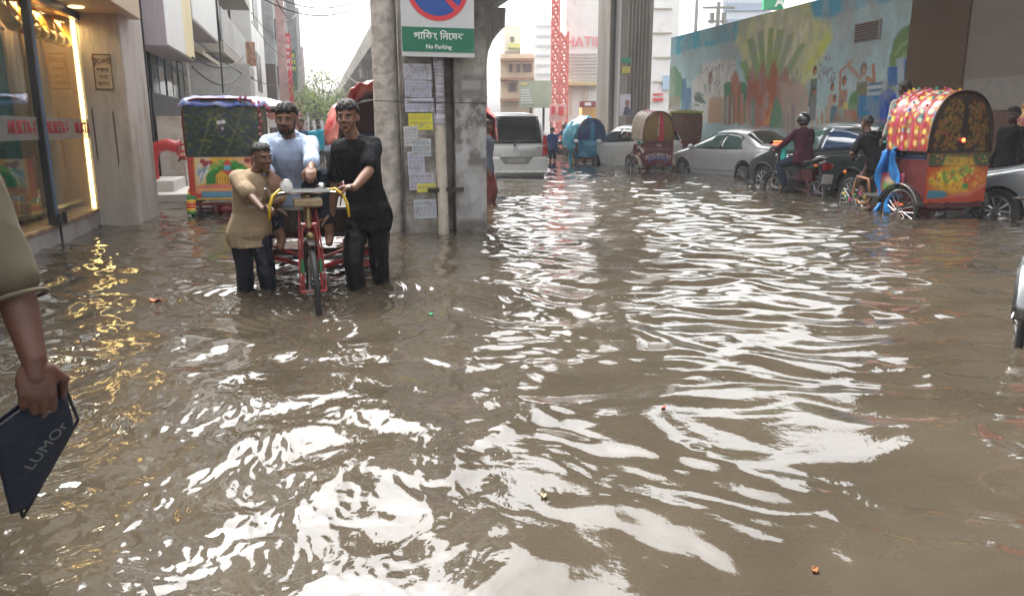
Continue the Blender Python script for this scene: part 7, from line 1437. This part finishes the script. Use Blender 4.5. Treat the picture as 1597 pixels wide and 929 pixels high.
# puller, pedestrians round the decorated rickshaw
hO = heading_from_px(0); pr5 = R5.location; r5 = rot_to(pr5, hO); h5 = Vector((math.cos(hO), math.sin(hO), 0)); l5 = Vector((-h5.y, h5.x, 0))
person('rickshaw puller in a black shirt leaning forward on the decorated rickshaw', r5(.7, 0, 0), 1.62, face=(h5.x, h5.y), pelvis=r5(.98, .10, .95), spine=(h5.x * .35 + l5.x * .22, h5.y * .35 + l5.y * .22, 1), wristL=r5(1.26, .27, 1.05), wristR=r5(1.26, -.26, 1.05), elbL=l5 * .8 - up, elbR=-l5 * .8 - up, ankL=r5(1.02, .16, .30), ankR=r5(.92, -.14, .45), kneeL=h5 + up * .4, kneeR=h5 + up * .4,
       top=('tee', (.012, .012, .014), .85), bottom=('trousers', (.10, .07, .06), .85), sk='dark', hairstyle='full', detail=1, trlen=.10, handL=dict(f=h5 - up * .3, n=-up, curl=1.1, thumb=-l5), handR=dict(f=h5 - up * .3, n=-up, curl=1.1, thumb=l5))
q = MB().sheet(lambda u, v: tuple(r5(.10 + .36 * u + .05 * math.sin(v * 9 + u * 3) + .03 * math.sin(u * 19), .46 + .07 * math.sin(u * 6.2 + 1) + .04 * math.sin(v * 7 + u * 9), .28 + .95 * v - .10 * (2 * u - 1) ** 2 * v)), 24, 26)
bgb = q.build('plastic_sheet', mat('plastic_blue', (.02, .20, .55), .25, var=.2, scale=6, coat=.4, bump=.4, bscale=10), smooth=True, solid=.01); tag(bgb, 'crumpled bright blue plastic sheet hanging from the side of the decorated rickshaw', 'plastic sheet')
person('bareheaded man in a pale grey shirt standing on the footboard of the decorated rickshaw', r5(.56, .12, .518), 1.62, face=(h5.x, h5.y), top=('shirt', (.30, .28, .24), .85), bottom=('trousers', (.03, .03, .04), .85), detail=1, sk='deep', hairstyle='full')
stand('dark shirted man standing to the right of the decorated rickshaw looking left', 1562, 11.6, 1.80, -75, ('shirt', (.016, .012, .013), .85), ('trousers', (.01, .009, .01), .85), detail=1, sk='deep')
# pedestrians down the street
peds = [('distant man in navy shirt with a bright blue shopping bag down the left street', 474, 17.5, 1.72, -5, (.05, .07, .12), (.02, .025, .05)), ('distant man in a pale blue shirt carrying a basket on his shoulder', 513, 24, 1.66, 160, (.38, .46, .60), (.03, .03, .04)), ('distant pedestrian in grey behind the basket carrier', 500, 30, 1.65, 170, (.25, .25, .27), (.05, .05, .05)),
        ('small distant pedestrian in white in the far street', 488, 38, 1.65, 180, (.6, .6, .6), (.1, .1, .12)), ('small distant pedestrian in black in the far street', 522, 34, 1.7, 175, (.03, .03, .035), (.04, .04, .05)), ('small distant pedestrian in tan at the end of the street', 508, 46, 1.65, 170, (.35, .27, .2), (.08, .08, .1)), ('distant person in red near the shop banner', 884, 36, 1.6, 20, (.4, .08, .07), (.05, .05, .06)), ('distant person in white near the green billboard', 846, 38, 1.62, 30, (.55, .53, .5), (.06, .06, .08))]
for lab, px, Y, H_, fd_, tc_, bc_ in peds: stand(lab, px, Y, H_, fd_, ('shirt', tc_, .85), ('trousers', bc_, .85), group='pedestrians in the distance')
p = D(492, 222, 17.3); o = MB().sheet(lambda u, v: (p.x - .16 + .34 * u + .06 * v, p.y - .12 + .10 * math.sin(u * 3.1), p.z - .22 + .46 * v + .05 * u), 8, 8).build('shopping_bag', mat('bag_cyan', (.02, .38, .52), .4), smooth=True, solid=.05); tag(o, 'bright blue shopping bag carried by the distant man in navy', 'bag')
p = D(524, 186, 23.6); o = MB().lathe([(.0, -.12), (.2, -.10), (.30, .06), (.27, .06), (.18, -.07), (0, -.09)], p, axis=(.5, -.4, .8), n=20).build('basket', mat('basket_straw', (.42, .28, .12), .8, var=.3, scale=30), smooth=30); tag(o, 'round straw basket on the shoulder of the man in pale blue', 'basket')
# roadside things behind the youth: red and white post
p = G(615, 352); o = thing('barrier_post', 'red and black striped post at the left foot of the sign pillar', 'post', (p.x, p.y, GROUND)); MB().cyl((0, 0, 0), (0, 0, .42), .05).build('lower_band', mat('post_sand', (.5, .36, .18), .6), o); MB().cyl((0, 0, .42), (0, 0, .72), .052).build('red_band', redf, o); MB().cyl((0, 0, .72), (0, 0, 1.0), .051).build('black_band', blackp, o)
# ================================================================== PASSER-BY AT THE LEFT EDGE
pp = Vector((-1.62, 1.95, GROUND))
sh_w = D(-46, 300, 1.78)
def arm_person():
    root = thing('person', 'passer-by in a loose olive sleeve striding past at the left edge, holding a dark pouch', 'person', pp); Wp = lambda v: Vector(v) - pp
    sh = Wp(D(-70, 215, 1.80)); el = Wp(D(22, 448, 1.74)); wr = Wp(D(53, 560, 1.66)); hipc = Wp(D(-190, 560, 1.95)); neck = Wp(D(-170, 90, 1.95)); q = MB()
    rcap(q, sh, .052, el, .040, 20); rcap(q, el, .041, el.lerp(wr, .35), .039, 20); rcap(q, el.lerp(wr, .35), .039, wr, .027, 20)
    hand(q, wr, D(62, 650, 1.62) - D(53, 560, 1.66), Vector((-.25, .35, -.1)), 1 if (D(62, 650, 1.62) - D(53, 560, 1.66)).cross(Vector((-.25, .35, -.1))).dot(Vector((1, 0, 0))) > 0 else -1, 1.0, .95)
    rcap(q, hipc, .15, hipc.lerp(neck, .7), .16, 20); rcap(q, neck + Vector((0, 0, -.1)), .07, neck + Vector((0, 0, .06)), .055, 16); q.ell(neck + Vector((.02, 0, .2)), (.10, .08, .12)); rcap(q, neck + Vector((.05, -.02, -.10)), .06, sh, .055, 16)
    for dx, ft in ((.05, Vector((D(-18, 872, 1.93).x - pp.x, 1.93 - pp.y, .20))), (-.05, Vector((-.35, .35, .10)))):
        kn = (hipc + ft) / 2 + Vector((.10, -.06, .05)); rcap(q, hipc + Vector((dx, 0, -.05)), .085, kn, .055, 16); rcap(q, kn, .055, ft, .034, 16); rcap(q, ft + Vector((-.03, 0, -.02)), .033, ft + Vector((.11, -.03, -.035)), .030, 12)
        for t in range(5): rcap(q, ft + Vector((.10, -.055 + .016 * t, -.035)), .012, ft + Vector((.155 - .006 * t, -.065 + .018 * t, -.045)), .010 - .0008 * t, 8)
    fuse(q, 'body', mat('skin_near', (.085, .036, .024), .55, var=.12, scale=14, bump=.15, bscale=160), root, vox=.0035, sm=3)
    q = MB(); olv = mat('olive_cotton', (.115, .10, .07), .9, var=.12, scale=5, bump=.12, bscale=260, spec=.2); cuff = sh.lerp(el, .93)
    rcap(q, sh + Vector((-.02, 0, .0)), .068, cuff, .062, 26); rcap(q, hipc + Vector((0, 0, -.02)), .175, hipc.lerp(neck, .72), .185, 22); rcap(q, neck + Vector((.04, -.02, -.12)), .09, sh, .078, 16); fuse(q, 'shirt', olv, root, vox=.0045, sm=5, fold=(.007, .17, 3))
    cd = (cuff - sh).normalized(); cx_, cy_, _ = frame_from(cd); MB().tube([cuff + cd * .052 + cx_ * (.060 * math.cos(a)) + cy_ * (.060 * math.sin(a)) for a in np.linspace(0, 6.283, 33)[:-1]], .006, n=8, closed=True).build('cuff', olv, root, smooth=True)
    q = MB(); rcap(q, hipc + Vector((.05, 0, -.05)), .11, hipc + Vector((.1, -.03, -.40)), .10, 18); rcap(q, hipc + Vector((-.05, 0, -.05)), .11, hipc + Vector((-.05, .1, -.42)), .10, 18); fuse(q, 'trousers', mat('trouser_grey', (.06, .06, .07), .85), root, vox=.007, sm=4, fold=(.008, .1, 5))
    MB().ell(neck + Vector((0, 0, .25)), (.115, .095, .10)).build('hair', hairm, root, smooth=True); return root
arm_person()
# zipped pouch
c4 = [D(4, 800, 1.67), D(36, 806, 1.71), D(122, 654, 1.77), D(94, 588, 1.72), D(-14, 668, 1.62), D(-30, 740, 1.62)]
o = thing('zip_pouch', 'dark navy zip pouch with pale lettering held in the passer-by hand', 'pouch', c4[0]); cw = [v - c4[0] for v in c4]
ctr = sum(cw, Vector()) / 6; ax = (cw[2] - cw[0]).normalized(); up_ = (cw[3] - cw[0]); up_ = (up_ - ax * up_.dot(ax)).normalized(); nrm = ax.cross(up_).normalized()
if nrm.y > 0: nrm = -nrm
navy = mat('navy_fabric', (.012, .018, .036), .75, var=.25, scale=30, bump=.35, bscale=220)
A0, A1, B1, B0 = cw[1], cw[2], cw[3] + Vector((0, 0, 0)), cw[4]
def pouch(side):
    def fn(u, v):
        lo_ = (A0 + up_ * .035 * max(0, 1 - u * 6) ** 2 + up_ * .02 * max(0, u * 6 - 5) ** 2).lerp(A1 + up_ * .02 * max(0, u * 6 - 5) ** 2, u); hi = B0.lerp(B1, u); p = lo_.lerp(hi, v); e = (4 * u * (1 - u)) ** .5 * (4 * max(v * (1 - v), 0)) ** .45; return p + nrm * side * (.014 * e + .012 * v + .004 * mnoise.noise((u * 6, v * 6, side * 3)))
    return fn
MB().sheet(pouch(1), 30, 20).build('front_face', navy, o, smooth=True, solid=.003); MB().sheet(pouch(-1), 30, 20).build('rear_face', navy, o, smooth=True, solid=.003)
edge = [A0.lerp(A1, t) for t in np.linspace(0, 1, 10)]; MB().tube([B0 + nrm * .012] + [B0.lerp(A0, t) for t in (.5,)] + edge + [A1.lerp(B1, .5), B1 + nrm * .012], .004, n=6).build('seam', mat('navy_seam', (.008, .01, .018), .6), o, smooth=True)
MB().tube([B0.lerp(B1, t) + nrm * .014 + up_ * .003 for t in np.linspace(0, 1, 12)], .0035, n=6).build('zip', mat('zip_grey', (.05, .05, .06), .4, .4), o, smooth=True)
me_ = text('LUMOr', .036, mat('pale_print', (.14, .15, .17), .6), 'print_lettering', o, depth=.0006, sx=1.15); q_ = Matrix((ax, up_, -nrm if False else ax.cross(up_))).transposed().to_4x4()
base = A0.lerp(A1, .52).lerp(B0.lerp(B1, .52), .40) + nrm * .024
if ax.cross(up_).y > 0: q_ = Matrix((-ax, up_, (-ax).cross(up_))).transposed().to_4x4()
me_.data.transform(Matrix.Translation(base) @ q_)
# ================================================================== FLOATING BITS, SPLASHES
BITS = []
def bit(px, py, c_, lab, name, cat, s_=.03, seed=1):
    p = G(px, py, .012); rr = random.Random(seed); q = MB().sheet(lambda u, v: (s_ * (2 * u - 1) * (1 - .4 * (2 * v - 1) ** 2), s_ * .6 * (2 * v - 1) * (1 - .5 * (2 * u - 1) ** 2), .010 + .25 * s_ * (2 * u - 1) ** 2 + .006 * rr.uniform(-1, 1)), 6, 5)
    o = q.build(name, mat('bit_%02d%02d%02d' % tuple(int(v * 99) for v in c_), c_, .6, var=.3, scale=30), smooth=True, solid=.002); o.location = p; o.rotation_euler.z = seed; tag(o, lab, cat); BITS.append(o)
bit(1272, 880, (.25, .10, .03), 'small rusty brown leaf floating at the lower right', 'leaf', 'leaf', .016, 1); bit(672, 488, (.02, .35, .12), 'tiny green scrap floating in mid water', 'plastic_scrap', 'litter', .022, 2); bit(242, 467, (.45, .12, .05), 'red and tan wrapper floating near the shop', 'wrapper', 'litter', .05, 3)
bit(1035, 635, (.40, .10, .06), 'small reddish scrap floating right of centre', 'plastic_scrap', 'litter', .014, 4); bit(848, 768, (.30, .24, .15), 'pale tan leaf floating in the near water', 'leaf', 'leaf', .018, 5); bit(452, 398, (.3, .3, .32), 'grey paper scrap washing under the tricycle', 'paper_scrap', 'litter', .07, 6); bit(512, 402, (.32, .30, .32), 'pale pink grey paper scrap right of the tricycle wheel', 'paper_scrap', 'litter', .08, 7)

hz = MB().box((0, 60, 12), (150, 150, 29)); m = bpy.data.materials.new('haze'); m.use_nodes = True; m.node_tree.nodes.remove(m.node_tree.nodes['Principled BSDF'])
pv_ = m.node_tree.nodes.new('ShaderNodeVolumePrincipled'); pv_.inputs['Color'].default_value = (.93, .95, 1, 1); pv_.inputs['Density'].default_value = .0015; pv_.inputs['Anisotropy'].default_value = .2
m.node_tree.links.new(pv_.outputs[0], m.node_tree.nodes['Material Output'].inputs['Volume']); tag(hz.build('haze', m), kind='stuff')
for px, py, r_, a in ((385, 455, .35, 1), (408, 458, .3, 1), (490, 478, .3, .8), (563, 452, .3, 1), (590, 440, .3, .8), (440, 400, .6, .7), (530, 400, .6, .7), (640, 385, .8, .7), (720, 385, .8, .5), (300, 345, .8, .6), (360, 345, .8, .6), (180, 360, .6, .5), (780, 420, 1.2, .4),
                       (990, 275, 1.2, .7), (890, 262, 1.2, .7), (1050, 275, 1., .6), (1160, 280, 1., .5), (1220, 312, .8, .8), (1330, 310, .8, .6), (1420, 352, .7, .8), (1540, 352, .6, .6), (850, 300, 1.6, .5), (700, 500, .7, .35), (150, 395, .8, 1.0), (170, 450, .7, .9), (160, 530, .6, .8), (440, 450, .5, 1.1), (560, 560, .6, .4), (300, 430, 1., .45)):
    p = G(px, py); STIR.append((p.x, p.y, r_, a))
for px, py, r0, r1, am, lm in ((395, 458, .25, .35, .006, .11), (570, 452, .2, .35, .006, .10), (490, 480, .15, .4, .005, .09), (1088, 700, .0, .05, .003, .05), (692, 372, .3, .4, .004, .12), (205, 352, .3, .4, .004, .14), (1240, 305, .3, .6, .004, .16), (1440, 348, .3, .6, .004, .14), (860, 760, 0, .04, .001, .03)):
    p = G(px, py); RINGS.append((p.x, p.y, r0, r1, am, lm))
for px, py, r_, dz in ((385, 452, .05, .03), (410, 456, .05, .03), (489, 470, .05, .025), (564, 449, .06, .03), (589, 438, .06, .025)):
    p = G(px, py); PILES.append((p.x, p.y, r_, dz))
for o in BITS: o.location.z = float(water_height(np.array([o.location.x]), np.array([o.location.y]))[0]) - .006
build_water()

q = MB(); rr = random.Random(77)
for px, py, n_, sp in ((470, 462, 70, .16), (395, 462, 55, .12), (445, 455, 50, .2), (568, 455, 40, .12), (595, 442, 30, .10), (1215, 308, 30, .3), (1440, 350, 30, .25), (1000, 275, 30, .4)):
    c_ = G(px, py)
    for k in range(n_):
        a = rr.uniform(0, 6.28); d_ = abs(rr.gauss(0, sp)); r_ = rr.uniform(.0016, .0045) * (1 + (c_.y > 10)); q.ell((c_.x + d_ * math.cos(a), c_.y + d_ * math.sin(a), .012 + abs(rr.gauss(0, .028)) * max(0, 1 - d_ / (2.5 * sp))), (r_, r_, r_ * rr.uniform(.8, 1.6)), nu=6, nv=4)
tag(q.build('water_splash', mat('droplet', (.55, .53, .50), .08, spec=.9), smooth=True), kind='stuff')

q = MB(); rr = random.Random(99); pts_ = []
for cl in range(34):
    cx, cy = rr.uniform(-2.5, 2.6), rr.uniform(1.9, 7.5); an = rr.uniform(0, 3.14); n_ = rr.randrange(6, 26)
    for k in range(n_):
        t_ = rr.gauss(0, .14); w_ = rr.gauss(0, .02); pts_.append((cx + t_ * math.cos(an) - w_ * math.sin(an), cy + t_ * math.sin(an) + w_ * math.cos(an)))
zz = water_height(np.array([p[0] for p in pts_]), np.array([p[1] for p in pts_]))
for (x_, y_), z_ in zip(pts_, zz):
    r_ = rr.uniform(.0012, .0034); q.mi = rr.randrange(3); q.ell((x_, y_, float(z_)), (r_, r_ * rr.uniform(.6, 1.4), r_ * .35), nu=6, nv=4)
tag(q.build('floating_scum', [mat('scum_pale', (.32, .29, .24), .6), mat('scum_brown', (.10, .07, .04), .7), mat('scum_tan', (.2, .16, .11), .7)], smooth=True), kind='stuff')
